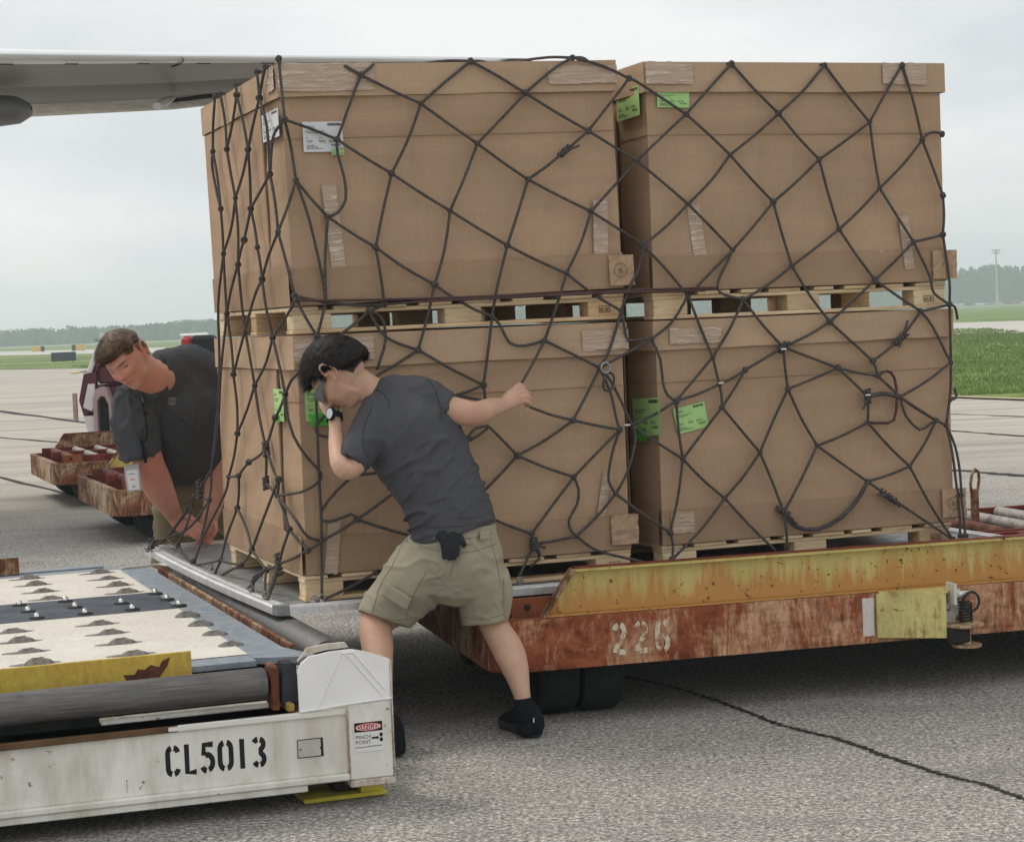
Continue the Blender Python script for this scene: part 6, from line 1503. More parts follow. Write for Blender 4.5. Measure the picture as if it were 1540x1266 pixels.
# hem and cuffs: thin rings of stitched cloth
def ring(nodes, name, mat, parent, th=.0022, wd=.006, PI=PI_):
    (p0, a0, c0), (p1, a1, c1) = nodes; t = (p1 - p0).normalized(); v = (p0 - CAMP).normalized(); A = t.cross(v).normalized(); D_ = t.cross(A); n = 40; vs = []
    for off, e in ((0, -th), (0, th), (wd, th), (wd, -th)):
        for k in range(n):
            an = 2 * math.pi * k / n; vs.append(p0 + t * off + A * math.cos(an) * (a0 + e) + D_ * math.sin(an) * (c0 + e))
    b = B(); b.add(vs, [(j * n + k, j * n + (k + 1) % n, ((j + 1) % 4) * n + (k + 1) % n, ((j + 1) % 4) * n + k) for j in range(4) for k in range(n)]); me = b.me(name); me.transform(PI); return mobj(name, me, mat, parent, True)
from mathutils.bvhtree import BVHTree
def bvh_of(me): return BVHTree.FromPolygons([v.co for v in me.vertices], [tuple(p.vertices) for p in me.polygons])
def on_mesh(bv, x, y, base, off=.001):
    d = ray(x, y).normalized(); h = bv.ray_cast(CAMP - base, d); return (h[0] - d * off) if h[0] is not None else None
def seam_line(bv, pts, base, name, mat, parent, r=.0011):
    P = [on_mesh(bv, x, y, base, .0004) for x, y in [tuple(c) for c in catmull(pts, 8)]]; P = [p for p in P if p is not None]
    if len(P) > 3: B().tube(P, r, 5).obj(name, mat, parent, True)
tbv = bvh_of(tm); TSD = cloth_mat('grey_stitching', (.045, .046, .055)); tso = [o for o in COL.objects if o.name == 't_shirt'][0]; PL1 = Vector(pp.location)
seam_line(tbv, [(619, 792), (650, 793), (690, 791), (720, 786), (745, 779)], PL1, 'hem_stitch', TSD, tso)
seam_line(tbv, [(560, 612), (548, 640), (546, 665), (553, 690)], PL1, 'shoulder_seam', TSD, tso, .0015)
seam_line(tbv, [(643, 566), (655, 590), (662, 612), (664, 632)], PL1, 'shoulder_seam', TSD, tso, .0015)
seam_line(tbv, [(680, 600), (677, 612), (667, 624)], PL1, 'cuff_stitch', TSD, tso)
seam_line(tbv, [(516, 674), (526, 688), (543, 704)], PL1, 'cuff_stitch', TSD, tso)
seam_line(tbv, [(566, 586), (574, 590), (583, 600), (586, 616)], PL1, 'collar_seam', TSD, tso, .0016)
# shorts
KH = cloth_mat('khaki_shorts_cloth', (.36, .325, .235))
L = Loft()
L.loft(chain([(683, 790, 6.965, 62, .122), (684, 812, 6.965, 66, .130), (686, 838, 6.97, 70, .138), (685, 862, 6.98, 64, .13)]), 5, 28, flat0=True)
L.loft(chain([(655, 835, 6.98, 50, .12), (628, 868, 7.0, 52, .118), (603, 896, 7.02, 46, .108), (582, 920, 7.02, 43, .098), (577, 932, 7.015, 42, .094)]), 5, 26, flat1=True)
L.loft(chain([(710, 835, 6.98, 45, .12), (720, 870, 7.0, 42, .115), (727, 900, 7.03, 39, .105), (730, 928, 7.045, 37, .098), (731, 936, 7.045, 36.5, .096)]), 5, 26, flat1=True)
L.loft(chain([(676, 842, 6.98, 30, .11), (674, 868, 6.99, 16, .08)]), 4)
sm_ = L.mesh(.0048, 3)
def shorts(co, no):
    d = fold(co, no, [[7, 2, -3], [0, 2, 0], [5, 2, 13]], .0042, 2.2) + fold(co, no, [[3, 2, 3], [0, 2, 0], [-12, 2, 12]], .0028, 7.7)
    for px, py, Y in ((674, 875, 6.95),):
        q = co - np.array(wy(px, py, Y)); r = np.sqrt((q ** 2).sum(1)); an = np.arctan2(q[:, 2], q[:, 0]); d += .0014 * np.sin(an * 9 + r * 9) * np.exp(-(r / .15) ** 2) * np.clip(r / .03, 0, 1)
    q = co - np.array(wy(682, 830, 6.9)); d -= .012 * np.exp(-(q[:, 0] / .018) ** 2 - ((q[:, 2] + .03) / .08) ** 2) * np.clip(-no[:, 1], 0, 1)
    return co + no * d[:, None]
sculpt(sm_, shorts); sm_.transform(PI_); so = mobj('shorts', sm_, KH, pp, True)
sbv = bvh_of(sm_); KHD = cloth_mat('khaki_stitching', (.22, .195, .135))
for nm_, pts_ in (('centre_seam', [(684, 800), (684, 830), (680, 855), (675, 872)]), ('hem_stitch', [(541, 916), (565, 928), (595, 932), (618, 930)]), ('hem_stitch', [(697, 928), (725, 931), (765, 922)]), ('yoke_seam', [(620, 815), (650, 826), (684, 832)]), ('yoke_seam', [(684, 832), (715, 828), (746, 818)]),
        ('side_seam', [(608, 812), (590, 850), (572, 880), (560, 920)]), ('waistband_seam', [(616, 806), (650, 812), (690, 812), (747, 800)]), ('pocket_seam', [(640, 862), (622, 895), (612, 925)]), ('pocket_seam', [(738, 815), (748, 850), (752, 880)])):
    seam_line(sbv, pts_, PL1, nm_, KHD, so, .0013)
def patch(P, uvec, vvec, w_, h_, th, name, mat, parent, PI, bulge=.003, seed=0):
    """curved cloth piece with thickness, P = lower left corner"""
    P, uv, vv = Vector(P), Vector(uvec).normalized(), Vector(vvec).normalized(); nn = uv.cross(vv); nn = nn if nn.y < 0 else -nn; n = 8; top = []; bot = []
    for j in range(n + 1):
        for i in range(n + 1):
            s_, t_ = i / n, j / n; e = bulge * math.sin(math.pi * s_) + .0015 * noise.noise(Vector((s_ * 4 + seed, t_ * 4, 0))); top.append(P + uv * w_ * s_ + vv * h_ * t_ + nn * (e + th)); bot.append(P + uv * w_ * s_ + vv * h_ * t_ + nn * (e - .012))
    b = B(); m = n + 1; q = [(j * m + i, j * m + i + 1, (j + 1) * m + i + 1, (j + 1) * m + i) for j in range(n) for i in range(n)]; b.add(top + bot, q + [tuple(x + m * m for x in f[::-1]) for f in q])
    e = list(range(m)) + [j * m + n for j in range(1, m)] + [n * m + i for i in range(n - 1, -1, -1)] + [j * m for j in range(n - 1, 0, -1)]; k = len(e); b.f += [(e[i], e[(i + 1) % k], e[(i + 1) % k] + m * m, e[i] + m * m) for i in range(k)]; b.m += [0] * k
    me = b.me(name); me.transform(PI); return mobj(name, me, mat, parent, True)
# cargo pockets: one bulging at the right hip, one with a flap on the left thigh
L = Loft(); L.loft(chain([(757, 862, 6.99, 9, .055), (760, 890, 7.01, 11.5, .062), (759, 920, 7.03, 9, .055)]), 5, 18); pm = L.mesh(.005, 3); pm.transform(PI_); mobj('cargo_pocket', pm, KH, so, True)
A0, A1, A2 = wy(583, 872, 6.885), wy(622, 896, 6.885), wy(573, 893, 6.89)
patch(A2 + Vector((0, -.008, 0)), A1 - A0, A0 - A2, .105, .045, .003, 'pocket_flap', KH, so, PI_, .006, 2)
A0, A1 = wy(652, 806, 6.835), wy(706, 812, 6.835); patch(A0 + Vector((0, .004, -.014)), A1 - A0, (0, 0, 1), .126, .014, .003, 'back_pocket_edge', KH, so, PI_, .004, 3)
patch(wy(722, 812, 6.85), (1, .25, .1), (0, 0, 1), .035, .028, .003, 'back_pocket_flap', KH, so, PI_, .002, 4)
B().lathe([(.0075, 0), (.0075, .003), (.004, .004)], 14, rotT('X', R(90), tuple(wy(611, 812, 6.88) - Vector(pp.location)))).obj('side_button', RINGM, so, True)
# socks and shoes
SOCK = cloth_mat('black_sock', (.012, .013, .018)); SHOE = cloth_mat('black_trainer', (.014, .015, .017), 300); SOLE = plain('black_sole', (.045, .046, .050), .7)
def shoe(heel, toe, ankle, name_lab):
    heel, toe, ankle = Vector(heel), Vector(toe), Vector(ankle); d = (toe - heel); Ln = d.length; d.normalize(); s_ = Vector((-d.y, d.x, 0))
    L = Loft(); n = 9
    prof = [(.0, .030, .046, .046), (.12, .037, .060, .058), (.28, .039, .066, .062), (.45, .041, .052, .052), (.62, .046, .034, .036), (.8, .046, .028, .030), (.95, .032, .022, .024), (1.0, .018, .016, .018)]
    L.loft([(heel + d * Ln * f + Vector((0, 0, zc_)), hw, hh_) for f, hw, zc_, hh_ in prof], 4, 22, side=s_)
    L.loft([(ankle + Vector((0, 0, -.05)), .040, .044), (ankle + Vector((0, 0, -.015)), .038, .043)], 4, 20)
    up = L.mesh(.004, 2)
    def sh(co, no):
        co = co.copy(); co[:, 2] = np.maximum(co[:, 2], .012); q = (co - np.array(heel)) @ np.array(d) / Ln
        dd = .0012 * np.sin(q * 60) * (q > .35) * (q < .62) * (no[:, 2] > .2); return co + no * dd[:, None]
    sculpt(up, sh); up.transform(PI_); so_ = mobj('shoe', up, SHOE, pp, True)
    b = B(); pts = []
    m = 36
    for k in range(m):
        a = 2 * math.pi * k / m; f = .5 - .5 * math.cos(a); hw = np.interp(f, [0, .12, .3, .5, .65, .8, .95, 1], [.012, .036, .040, .040, .048, .048, .030, .008]); sg = 1 if math.sin(a) >= 0 else -1
        pts.append(heel + d * (Ln * (f * 1.04 - .02)) + s_ * hw * sg * (1 if abs(math.sin(a)) > 1e-6 else 0))
    rows = [(.97, .002), (1.0, .008), (1.04, .022), (1.0, .034)]; c = heel + d * Ln * .5; vs = []
    for fsc, z in rows:
        for i, p in enumerate(pts): q = c + (p - c) * fsc; vs.append(Vector((q.x, q.y, z + (.010 if (p - heel).dot(d) / Ln > .85 and z < .03 else 0) + (.006 * max(0, 1 - (p - heel).dot(d) / Ln * 3) if z > .02 else 0))))
    b.add(vs, [(j * m + k, j * m + (k + 1) % m, (j + 1) * m + (k + 1) % m, (j + 1) * m + k) for j in range(3) for k in range(m)] + [tuple(range(m))[::-1], tuple(3 * m + k for k in range(m))])
    me = b.me('sole'); me.transform(PI_); mobj('sole', me, SOLE, so_, True)
    return so_, d, s_, heel
ah = wy(808, 1112, 6.90); h_ = Vector((wz(812, 1112).x - .01, wz(812, 1112).y + .03, 0)); t_ = Vector((wz(752, 1100).x + .02, wz(752, 1100).y + .12, 0))
sh1, dd_, ss_, hh_ = shoe(h_, t_, wy(791, 1072, 6.94), '')
B().cbox(0, .0035, 0, .001, 0, .016, .0003, T=Matrix.Translation(wy(802, 1086, 6.895) - Vector(pp.location))).obj('heel_tab', WHITE_C, sh1)
h2 = Vector((wz(597, 1138).x, wz(597, 1138).y + .02, 0)); t2 = Vector((wz(588, 1100).x - .04, wz(588, 1100).y + .02, 0))
shoe(h2, t2, wy(592, 1105, 6.72), '')
L = Loft(); L.loft(chain([(786.5, 1056, 6.927, 15, .040), (789, 1066, 6.925, 15.5, .041), (790, 1076, 6.925, 15.5, .040)]), 4, 20); m_ = L.mesh(.004, 1); m_.transform(PI_); mobj('sock', m_, SOCK, pp, True)
L = Loft(); L.loft(chain([(580, 1075, 6.755, 14, .036), (584, 1086, 6.74, 15, .040), (587, 1096, 6.73, 15, .040)]), 4, 20); m_ = L.mesh(.004, 1); m_.transform(PI_); mobj('sock', m_, SOCK, pp, True)
# safety glasses
GL = MT('glasses_plastic', .25, spec=.5); GL.col((.10, .11, .13)); GLL = MT('tinted_lens', .08, spec=.7); GLL.col((.09, .115, .16))
def HP(Fm, c, sc, x, y, z): return Vector(c) + Fm @ (Vector((x, y, z)) * sc)
gl = bpy.data.objects.new('glasses', None); COL.objects.link(gl); gl.parent = pp; gl['label'] = 'dark wraparound safety glasses'
for sx in (-1, 1):
    vs = []
    for (y_, x_, z0, z1) in ((.0, .082, .006, .012), (.045, .080, .004, .016), (.068, .072, -.006, .022), (.090, .058, -.014, .026)):
        for z in (z0, z1):
            for e in (0, .0022): vs.append(HP(F1, HB1, S1_, sx * (x_ + e), y_, z) - Vector(pp.location))
    b = B(); fs = []
    for i in range(3):
        k = i * 4; fs += [(k, k + 2, k + 6, k + 4), (k + 1, k + 5, k + 7, k + 3), (k, k + 4, k + 5, k + 1), (k + 2, k + 3, k + 7, k + 6)]
    b.add(vs, fs + [(0, 1, 3, 2), (12, 14, 15, 13)]); b.obj('temple', GL.m, gl, True)
    vs = []; n = 9
    for i in range(n + 1):
        a = i / n; x_ = .060 * (1 - a) + .006 * a; y_ = .088 + .024 * math.sin(a * 1.57)
        for z in (-.016 + .004 * a, .026): vs.append(HP(F1, HB1, S1_, sx * x_, y_, z) - Vector(pp.location))
    b = B(); b.add(vs, [(2 * i, 2 * i + 2, 2 * i + 3, 2 * i + 1) for i in range(n)]); b.obj('lens', GLL.m, gl, True)
# wrist watch
wp = wy(498, 622, 6.965); nv = Vector((-.75, -.62, .15)).normalized()
Tw = Matrix.Translation(wp - Vector(pp.location)) @ nv.to_track_quat('Z', 'Y').to_matrix().to_4x4()
wt = bpy.data.objects.new('watch', None); COL.objects.link(wt); wt.parent = pp; wt['label'] = 'round watch with a pale dial on the left wrist'
B().lathe([(.018, -.006), (.024, -.004), (.0245, .004), (.022, .0075), (.019, .0075)], 28, Tw).obj('case', BLACK, wt, True)
B().lathe([(.0005, .0068), (.0185, .0068), (.0185, .0080), (.0005, .0080)], 28, Tw).obj('dial', plain('watch_dial', (.72, .74, .76), .2), wt)
fa = (wy(505, 645, 6.97) - wy(503, 626, 7.0)).normalized(); c0 = wy(503, 628, 7.0) - Vector(pp.location); q_ = fa.to_track_quat('Z', 'Y').to_matrix().to_4x4()
b = B(); n = 28; vs = []
for zo, e in ((-.011, .0), (-.011, .003), (.011, .003), (.011, .0)):
    for k in range(n): an = 6.2832 * k / n; vs.append(Matrix.Translation(c0) @ q_ @ Vector(((.0265 + e) * math.cos(an), (.0265 + e) * math.sin(an), zo)))
b.add(vs, [(j * n + k, j * n + (k + 1) % n, ((j + 1) % 4) * n + (k + 1) % n, ((j + 1) % 4) * n + k) for j in range(4) for k in range(n)]); b.obj('strap', BLACK, wt, True)
# work gloves hanging from the back pocket
gv = thing('work_gloves', 'dark grey work gloves stuffed in the back pocket of the man in the T-shirt', 'gloves', wy(675, 815, 6.83)); GI = Matrix.Translation(-Vector(gv.location))
GM = cloth_mat('glove_cloth', (.030, .032, .036), 200); 
for j, fl in enumerate((((661, 806, 666, 815, 668, 826, 668, 838), (668, 806, 674, 818, 676, 828, 677, 840)), ((676, 806, 679, 818, 682, 828, 683, 839), (684, 806, 685, 815, 687, 824, 687, 834), (690, 805, 694, 812, 697, 817, 698, 820)))):
    L = Loft(); L.loft(chain([(664 + j * 17, 803, 6.835, 10, .014), (668 + j * 15, 811, 6.825, 9, .014)]), 3, 14)
    for f in fl:
        L.loft(chain([(f[0], f[1], 6.83, 5, .011), (f[2], f[3], 6.822, 4.8, .011), (f[4], f[5], 6.818, 4.5, .010), (f[6], f[7], 6.818, 4.0, .009)]), 3, 12)
    gm = L.mesh(.0035, 1); sculpt(gm, lambda co, no: co + no * (.0018 * nz3(co, [[60, 0, 0], [0, 60, 0], [0, 0, 60]], 1.0))[:, None]); gm.transform(GI); mobj('glove', gm, GM, gv, True)
# ---------------- person two: polo shirt, bending forward over the far corner of the pallet
p2 = thing('person', 'man in dark grey polo shirt bending down at the far left pallet corner', 'person', (wy(285, 760, 9.55).x, 9.55, 0))
P2I = Matrix.Translation(-Vector(p2.location)); P2L = Vector(p2.location)
SK2 = skin_mat('skin_two', (.60, .31, .215), (.58, .17, .12))
HB2 = wy(191, 541, 8.80); S2_ = 1.16
F2 = frame((-.17, -.84, -.52), (-.50, -.33, .80))
L = Loft()
L.loft(chain([(266, 590, 9.10, 20, .06), (252, 577, 9.02, 22, .062), (238, 569, 8.93, 26, .070), (221, 563, 8.88, 27, .068), (206, 554, 8.84, 30, .07)]), 5)
L.loft(chain([(300, 740, 9.55, 50, .11), (285, 690, 9.45, 55, .11), (265, 640, 9.25, 70, .13), (262, 612, 9.14, 50, .10)]), 5)
# right arm down to the net (image left)
L.loft(chain([(212, 600, 9.0, 30, .06), (212, 650, 9.0, 26, .062), (222, 692, 9.05, 23.5, .058), (236, 728, 9.12, 23.5, .052), (252, 757, 9.2, 17, .040), (262, 775, 9.25, 12.5, .028), (268, 785, 9.26, 12, .025)]), 5)
# right hand reaching to the rope
L.loft(chain([(266, 781, 9.26, 12, .022), (277, 789, 9.26, 15, .022), (287, 794, 9.26, 15, .020)]), 4)
for x0, y0, x1, y1, x2, y2 in ((288, 784, 299, 789, 306, 797), (290, 790, 301, 795, 307, 803), (289, 796, 299, 801, 305, 808), (285, 802, 294, 808, 300, 813)):
    finger(L, [wy(x0 - 6, y0 + 1, 9.25), wy(x0, y0, 9.24), wy(x1, y1, 9.225), wy(x2, y2, 9.235), wy(x2 - 4, y2 + 3, 9.26)], .0125, .0100)
finger(L, [wy(272, 778, 9.25), wy(284, 776, 9.22), wy(293, 782, 9.215)], .0130, .0105)
# left arm (behind the boxes)
L.loft(chain([(300, 590, 9.15, 34, .07), (326, 640, 9.3, 26, .06), (330, 700, 9.35, 22, .05), (322, 750, 9.34, 16, .035), (316, 778, 9.32, 12, .028)]), 5)
L.loft(chain([(316, 776, 9.32, 12, .022), (312, 792, 9.31, 15, .020), (309, 802, 9.30, 14, .018)]), 4)
for dx in (-9, -3, 3, 9): finger(L, [wy(310 + dx, 800, 9.30), wy(308 + dx, 812, 9.28), wy(304 + dx, 816, 9.27)], .011, .009)
finger(L, [wy(320, 785, 9.31), wy(325, 796, 9.29), wy(321, 805, 9.28)], .012, .010)
# legs
L.loft(chain([(318, 770, 9.62, 40, .10), (312, 840, 9.68, 28, .075), (310, 890, 9.74, 20, .055), (308, 935, 9.80, 15, .045), (308, 950, 9.82, 16, .05)]), 5)
L.loft(chain([(272, 770, 9.62, 40, .10), (268, 840, 9.72, 28, .075), (264, 890, 9.78, 20, .055), (262, 940, 9.84, 15, .045), (262, 955, 9.86, 16, .05)]), 5)
hm2 = head_mesh(HB2, F2, S2_, slim=.72, brow=1.35)
add_ears(L, HB2, F2, S2_)
bm2 = L.mesh(.0050, 1, hm2)
def tone2(co):
    q = (co - np.array(HB2)) @ np.array(F2) / S2_; t = np.zeros((len(co), 3))
    t[:, 0] = .55 * gauss(q, (0, .10, -.02), (.02, .03, .02)) + sum(.5 * gauss(q, (s_ * .045, .08, -.02), (.025, .04, .022)) for s_ in (-1, 1)) + .35 * gauss(q, (0, .09, .055), (.05, .05, .02)) + .85 * gauss(q, (0, .098, -.051), (.019, .03, .008))
    t[:, 0] += sum(.9 * gauss(q, (s_ * .085, -.012, 0), (.02, .03, .03)) for s_ in (-1, 1)) + .5 * gauss(q, (.0, .0, -.13), (.08, .08, .05)) + .55 * gauss(co, wy(228, 700, 9.05), (.08, .12, .12)) + .3 * gauss(co, wy(280, 790, 9.26), (.09, .1, .08))
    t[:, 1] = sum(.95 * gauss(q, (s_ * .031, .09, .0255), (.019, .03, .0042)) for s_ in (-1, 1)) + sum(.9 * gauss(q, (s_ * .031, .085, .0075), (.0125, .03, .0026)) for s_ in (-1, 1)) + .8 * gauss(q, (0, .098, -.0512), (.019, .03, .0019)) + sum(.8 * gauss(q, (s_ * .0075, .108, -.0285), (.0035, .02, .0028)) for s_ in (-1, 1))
    hr = np.linalg.norm(q / np.array([.08, .102, .109]), axis=1); t[:, 2] = np.where((hr < 1.14) & (q[:, 2] > .0) & (q[:, 1] < .045) & (q[:, 2] > .030 + .9 * (q[:, 1] + .02)), .75, 0)
    t[:, 2] = np.maximum(t[:, 2], np.where((hr < 1.14) & (q[:, 2] > -.03) & (q[:, 1] < -.03), .75, 0))
    return t
bm2.transform(P2I); pl2 = np.array(P2L); tone_attr(bm2, lambda co: tone2(co + pl2)); mobj('body', bm2, SK2, p2, True)
# eyes
EYW = plain('eye_white', (.30, .22, .19), .35); EYD = plain('eye_dark', (.03, .025, .02), .2)
for sx in (-1, 1):
    c_ = HP(F2, HB2, S2_, sx * .031, .0680, .0075) - P2L; b = B(); b.lathe([(.0115 * math.sin(math.pi * j / 8) + .0001, -.0115 * math.cos(math.pi * j / 8)) for j in range(9)], 16, Matrix.Translation(c_)); e_ = b.obj('eye', EYW, p2, True)
    c_ = HP(F2, HB2, S2_, sx * .031 - .002, .0748, .0055) - P2L; b = B(); b.lathe([(.0055 * math.sin(math.pi * j / 8) + .0001, -.0055 * math.cos(math.pi * j / 8)) for j in range(9)], 12, Matrix.Translation(c_)); b.obj('iris', EYD, e_, True)
HAIR2 = MT('brown_hair', .5, spec=.3); _n = HAIR2.noise(40, 4); HAIR2.col(HAIR2.ramp(_n, [(.3, (.045, .026, .014)), (.55, (.095, .055, .028)), (.72, (.18, .105, .05))]))
def in2(d): return (d.z > .50 and d.y > -.8) or (d.z > .30 and d.y < .45 and abs(d.x) < .9)
def in2s(d): return in2(d) or (d.z > .05 and d.y < .12) or (d.y < -.35 and d.z > -.35)
ef2 = edgefall(in2)
cm2 = cap_mesh(HB2, F2, S2_, in2, lambda d: .003 + .022 * ef2(d) * (.7 + .6 * max(0, d.y)), 5); cm2.transform(P2I); h2o = mobj('hair', cm2, HAIR2.m, p2, True)
def comb2(d, rnd): return Vector((.55 + rnd.uniform(-.2, .2), .75, .18 + rnd.uniform(-.1, .25)))
st2 = hair_mesh(HB2, F2, S2_, in2, lambda d: .040 if d.z > .55 else .026, 4200, 9, comb2, .0018); st2.transform(P2I); mobj('hair_strands', st2, HAIR2.m, h2o)
st3 = hair_mesh(HB2, F2, S2_, in2s, lambda d: .009, 3500, 12, lambda d, r_: Vector((0, -.6, -.5)), .0009); st3.transform(P2I); mobj('short_hair', st3, HAIR2.m, h2o)
b = B()
for k in range(9):
    a0 = HP(F2, HB2, S2_, -.02 + .004 * k, .03, .118) - P2L; a1 = a0 + F2 @ Vector((.004 * k - .012, .010, .026)) ; a2 = a1 + F2 @ Vector((-.015 + .003 * k, -.012, .008)); b.tube([a0, a1, a2], .0011, 4, rs=[.0015, .0011, .0004])
b.obj('cowlick', HAIR2.m, h2o)
# polo shirt
PO = cloth_mat('charcoal_polo_cloth', (.075, .079, .086), 300, .12, .06)
L = Loft()
L.loft(chain([(300, 712, 9.46, 66, .16), (292, 690, 9.44, 74, .17), (279, 660, 9.32, 84, .17), (268, 630, 9.20, 88, .165), (262, 600, 9.12, 82, .15), (260, 578, 9.08, 60, .13), (258, 566, 9.05, 40, .10)]), 5, 32, flat0=True)
L.loft(chain([(256, 576, 9.05, 44, .10), (242, 571, 8.98, 37, .088), (230, 567, 8.93, 34, .080)]), 4, 24, flat1=True)
L.loft(chain([(235, 590, 9.05, 46, .10), (212, 608, 9.0, 40, .088), (204, 640, 8.98, 36, .082), (210, 672, 9.0, 34, .078), (213, 684, 9.01, 33.5, .076)]), 5, 24, flat1=True)
L.loft(chain([(270, 585, 9.08, 50, .10), (298, 568, 9.12, 42, .09), (318, 600, 9.2, 38, .085), (326, 650, 9.28, 34, .08)]), 5, 24, flat1=True)
L.loft(chain([(240, 560, 8.97, 32, .085), (268, 554, 9.06, 33, .09), (298, 558, 9.12, 32, .085), (318, 585, 9.2, 34, .08)]), 5, 20)
pm2 = L.mesh(.0055, 3)
def polo(co, no):
    d = fold(co, no, [[4, 2, 5], [0, 3, 0], [8, 3, 9]], .014, 3.3) + fold(co, no, [[14, 2, -4], [0, 4, 0], [3, 2, 5]], .008, 6.6)
    for px, py, Y in ((232, 660, 9.0), (300, 640, 9.1)):
        q = co - np.array(wy(px, py, Y)); r = np.sqrt((q ** 2).sum(1)); an = np.arctan2(q[:, 2], q[:, 0]); d += .002 * np.sin(an * 8 + r * 10) * np.exp(-(r / .16) ** 2) * np.clip(r / .03, 0, 1)
    # placket crease down the chest
    return co + no * d[:, None]
sculpt(pm2, polo); pm2.transform(P2I); po = mobj('polo_shirt', pm2, PO, p2, True)
# collar: two stiff leaves, and placket
bvh_src = pm2
bvh = BVHTree.FromPolygons([v.co for v in pm2.vertices], [tuple(p.vertices) for p in pm2.polygons])
def onsh(x, y, off=.004):
    d = ray(x, y).normalized(); h = bvh.ray_cast(CAMP - P2L, d); return (h[0] - d * off) if h[0] is not None else None
def sheet_on(poly, name, mat, parent, off=.006, th=.005):
    """small piece of cloth or print lying on the shirt, outline given in pixels, filled as a fan grid"""
    n = 8; q = [np.array(p, float) for p in poly]; vs = []
    for j in range(n + 1):
        for i in range(n + 1):
            s_, t_ = i / n, j / n; p = (q[0] * (1 - s_) + q[1] * s_) * (1 - t_) + (q[3] * (1 - s_) + q[2] * s_) * t_; h = onsh(p[0], p[1], off); vs.append(h)
    if any(v is None for v in vs):
        good = [v for v in vs if v is not None]
        if not good: return None
        vs = [v if v is not None else good[0] for v in vs]
    m = n + 1; b = B(); vb = [v + ray(*poly[0]).normalized() * th for v in vs]; f = [(j * m + i, j * m + i + 1, (j + 1) * m + i + 1, (j + 1) * m + i) for j in range(n) for i in range(n)]
    e = list(range(m)) + [j * m + n for j in range(1, m)] + [n * m + i for i in range(n - 1, -1, -1)] + [j * m for j in range(n - 1, 0, -1)]; k = len(e)
    b.add(list(vs) + vb, f + [(e[i], e[(i + 1) % k], e[(i + 1) % k] + m * m, e[i] + m * m) for i in range(k)]); return b.obj(name, mat, parent, True)
ring([((wy(234, 568, 8.945)), px2m(34.5, 8.94), .082), (wy(226, 566, 8.91), px2m(33, 8.91), .08)], 'collar_band', PO, po, .003, .020, P2I)
sheet_on([(226, 538), (248, 545), (254, 592), (230, 600)], 'collar_leaf', PO, po, .014, .010)
sheet_on([(214, 596), (224, 596), (226, 655), (216, 655)], 'placket', PO, po, .004, .004)
LG = plain('pale_embroidery', (.34, .36, .37), .8); b = B()
for rr, a0, a1 in ((5.4, 20, 330), (3.2, 200, 520), (1.4, 0, 300)):
    pts = [onsh(259 + rr * 1.15 * math.cos(R(a)), 603 - rr * math.sin(R(a)), .003) for a in range(a0, a1, 20)]
    if all(p is not None for p in pts): b.tube(pts, .0024 if rr > 4 else .002, 5)
b.obj('chest_logo', LG, po)
btn = B()
for y in (606, 622, 638):
    h = onsh(220, y, .006)
    if h is not None: btn.ell(h, (.005,) * 3) if False else btn.lathe([(.0055, 0), (.0055, .002)], 10, Matrix.Translation(h) @ Matrix.Rotation(R(90), 4, 'X'))
btn.obj('button', BLACK, po)
# shorts
KH2 = cloth_mat('brown_khaki_cloth', (.20, .165, .10)); L = Loft()
L.loft(chain([(296, 696, 9.50, 60, .15), (294, 730, 9.54, 64, .155), (294, 765, 9.58, 64, .15), (292, 790, 9.6, 56, .14)]), 5, 26, flat0=True)
L.loft(chain([(276, 770, 9.6, 42, .13), (270, 810, 9.64, 40, .12), (266, 846, 9.68, 38, .11)]), 5, 22, flat1=True)
L.loft(chain([(312, 770, 9.6, 42, .13), (314, 810, 9.64, 38, .12), (314, 846, 9.68, 38, .11)]), 5, 22, flat1=True)
L.loft(chain([(258, 735, 9.50, 24, .10), (256, 770, 9.52, 26, .11), (262, 810, 9.56, 22, .10)]), 5, 22)
sm2 = L.mesh(.006, 3); sculpt(sm2, lambda co, no: co + no * (fold(co, no, [[5, 3, 3], [0, 3, 0], [4, 2, 15]], .012, 5.1))[:, None]); sm2.transform(P2I); mobj('shorts', sm2, KH2, p2, True)
SB = plain('brown_boot', (.06, .045, .035), .7)
for (x, Y) in ((308, 9.82), (262, 9.86)):
    q = wy(x, 950, Y); L = Loft(); L.loft([(Vector((q.x, Y + .06, .05)), .045, .048), (Vector((q.x, Y, .055)), .045, .055), (Vector((q.x - .01, Y - .10, .045)), .045, .038), (Vector((q.x - .015, Y - .20, .032)), .035, .026)], 4, 18, side=(1, 0, 0)); L.loft([(Vector((q.x, Y + .02, .06)), .045, .05), (Vector((q.x, Y + .02, .16)), .045, .05)], 3, 16)
    m_ = L.mesh(.006, 2); m_.transform(P2I); mobj('boot', m_, SB, p2, True)
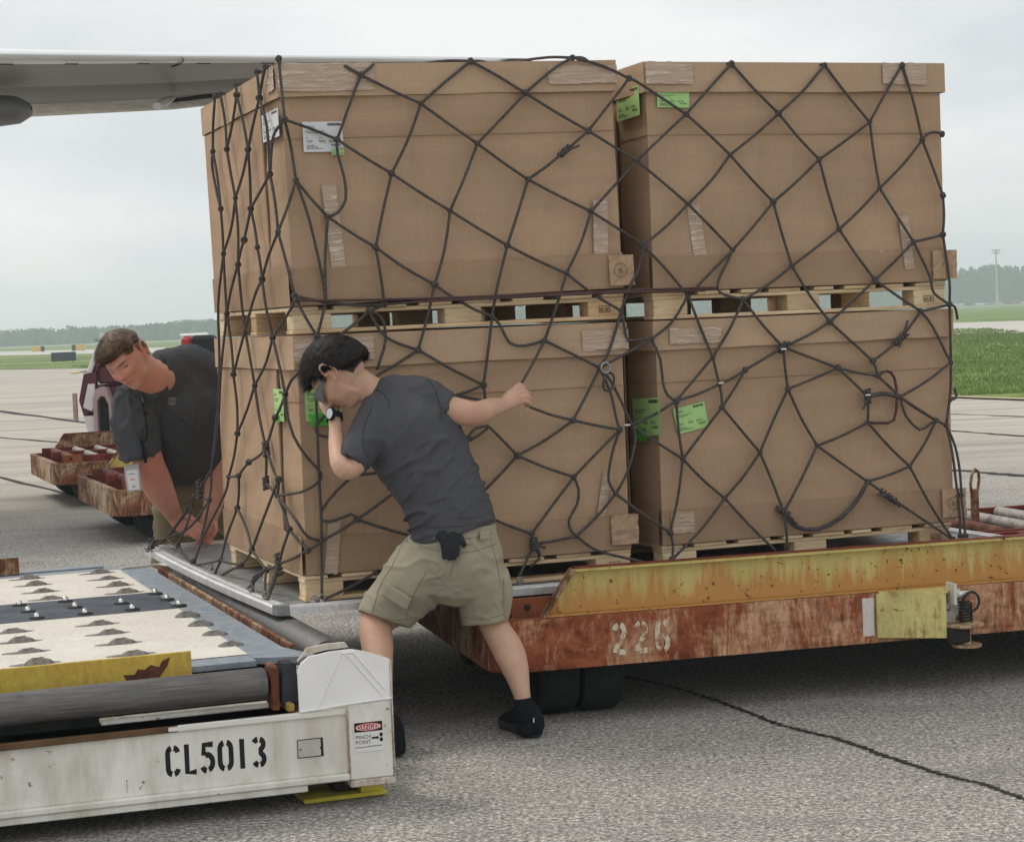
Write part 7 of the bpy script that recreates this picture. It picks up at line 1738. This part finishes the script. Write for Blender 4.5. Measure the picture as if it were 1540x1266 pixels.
# lanyard cord, clip and ring with the badge
LY = plain('lanyard_cord', (.015, .016, .018), .7); LG2 = plain('lanyard_green', (.05, .22, .10), .7)
bd = thing('id_badge', 'white identity badge hanging on a ring and cord from the bending man\'s neck', 'badge', wy(200, 716, 8.98)); BL_ = Vector(bd.location)
def bp(x, y, Y): return wy(x, y, Y) - BL_
pts = []
for x, y in ((214, 605), (218, 625), (222, 648), (219, 662)):
    h = onsh(x, y, .008); 
    if h is not None: pts.append(h + P2L - BL_)
pts += [bp(213, 668, 8.86), bp(215, 690, 8.90)]
b = B(); b.tube(pts, .0035, 6); b.obj('cord', LY, bd, True)
b = B(); b.tube([bp(212, 660, 8.87), bp(217, 680, 8.90), bp(219, 695, 8.92)], .008, 8); b.obj('pen_clip', BLACK, bd, True)
pts2 = [onsh(x, y, .008) for x, y in ((214, 598), (216, 606))]
if all(p is not None for p in pts2) and (pts2[0] - pts2[1]).length < .06: b = B(); b.tube([p + P2L - BL_ for p in pts2], .004, 6); b.obj('green_tag', LG2, bd, True)
b = B(); b.tube([bp(207, 672, 8.93), bp(208, 684, 8.94), bp(204, 690, 8.945)], .0016, 5); b.obj('wire', RINGM, bd)
c_ = bp(204, 693, 8.95); b = B(); b.tube([c_ + Vector((.017 * math.cos(a * .449), 0, .015 * math.sin(a * .449))) for a in range(15)], .0016, 5, False); b.obj('key_ring', RINGM, bd)
T = Matrix.Translation(bp(200, 718, 8.95)) @ Matrix.Rotation(-.08, 4, 'Y')
b = B(); b.cbox(-.034, .034, -.004, .004, -.062, .058, .003, T=T); cd = b.obj('card_holder', plain('clear_grey_holder', (.42, .41, .40), .25), bd)
b = B(); b.cbox(-.025, .025, -.006, -.0045, -.056, .034, .0005, T=T); b.obj('card', plain('badge_white', (.72, .71, .72), .4, 0, .04), cd)
b = B(); b.cbox(-.014, .012, -.0068, -.0062, .014, .020, .0002, T=T); b.cbox(-.006, .006, -.0068, -.0062, -.045, -.036, .0002, T=T); b.obj('card_print', plain('faded_print', (.35, .35, .42), .6), cd)
b = B(); b.cbox(-.010, .009, -.0068, -.0062, -.012, -.004, .0002, T=T); b.obj('red_print', plain('faded_red_print', (.60, .30, .28), .6), cd)
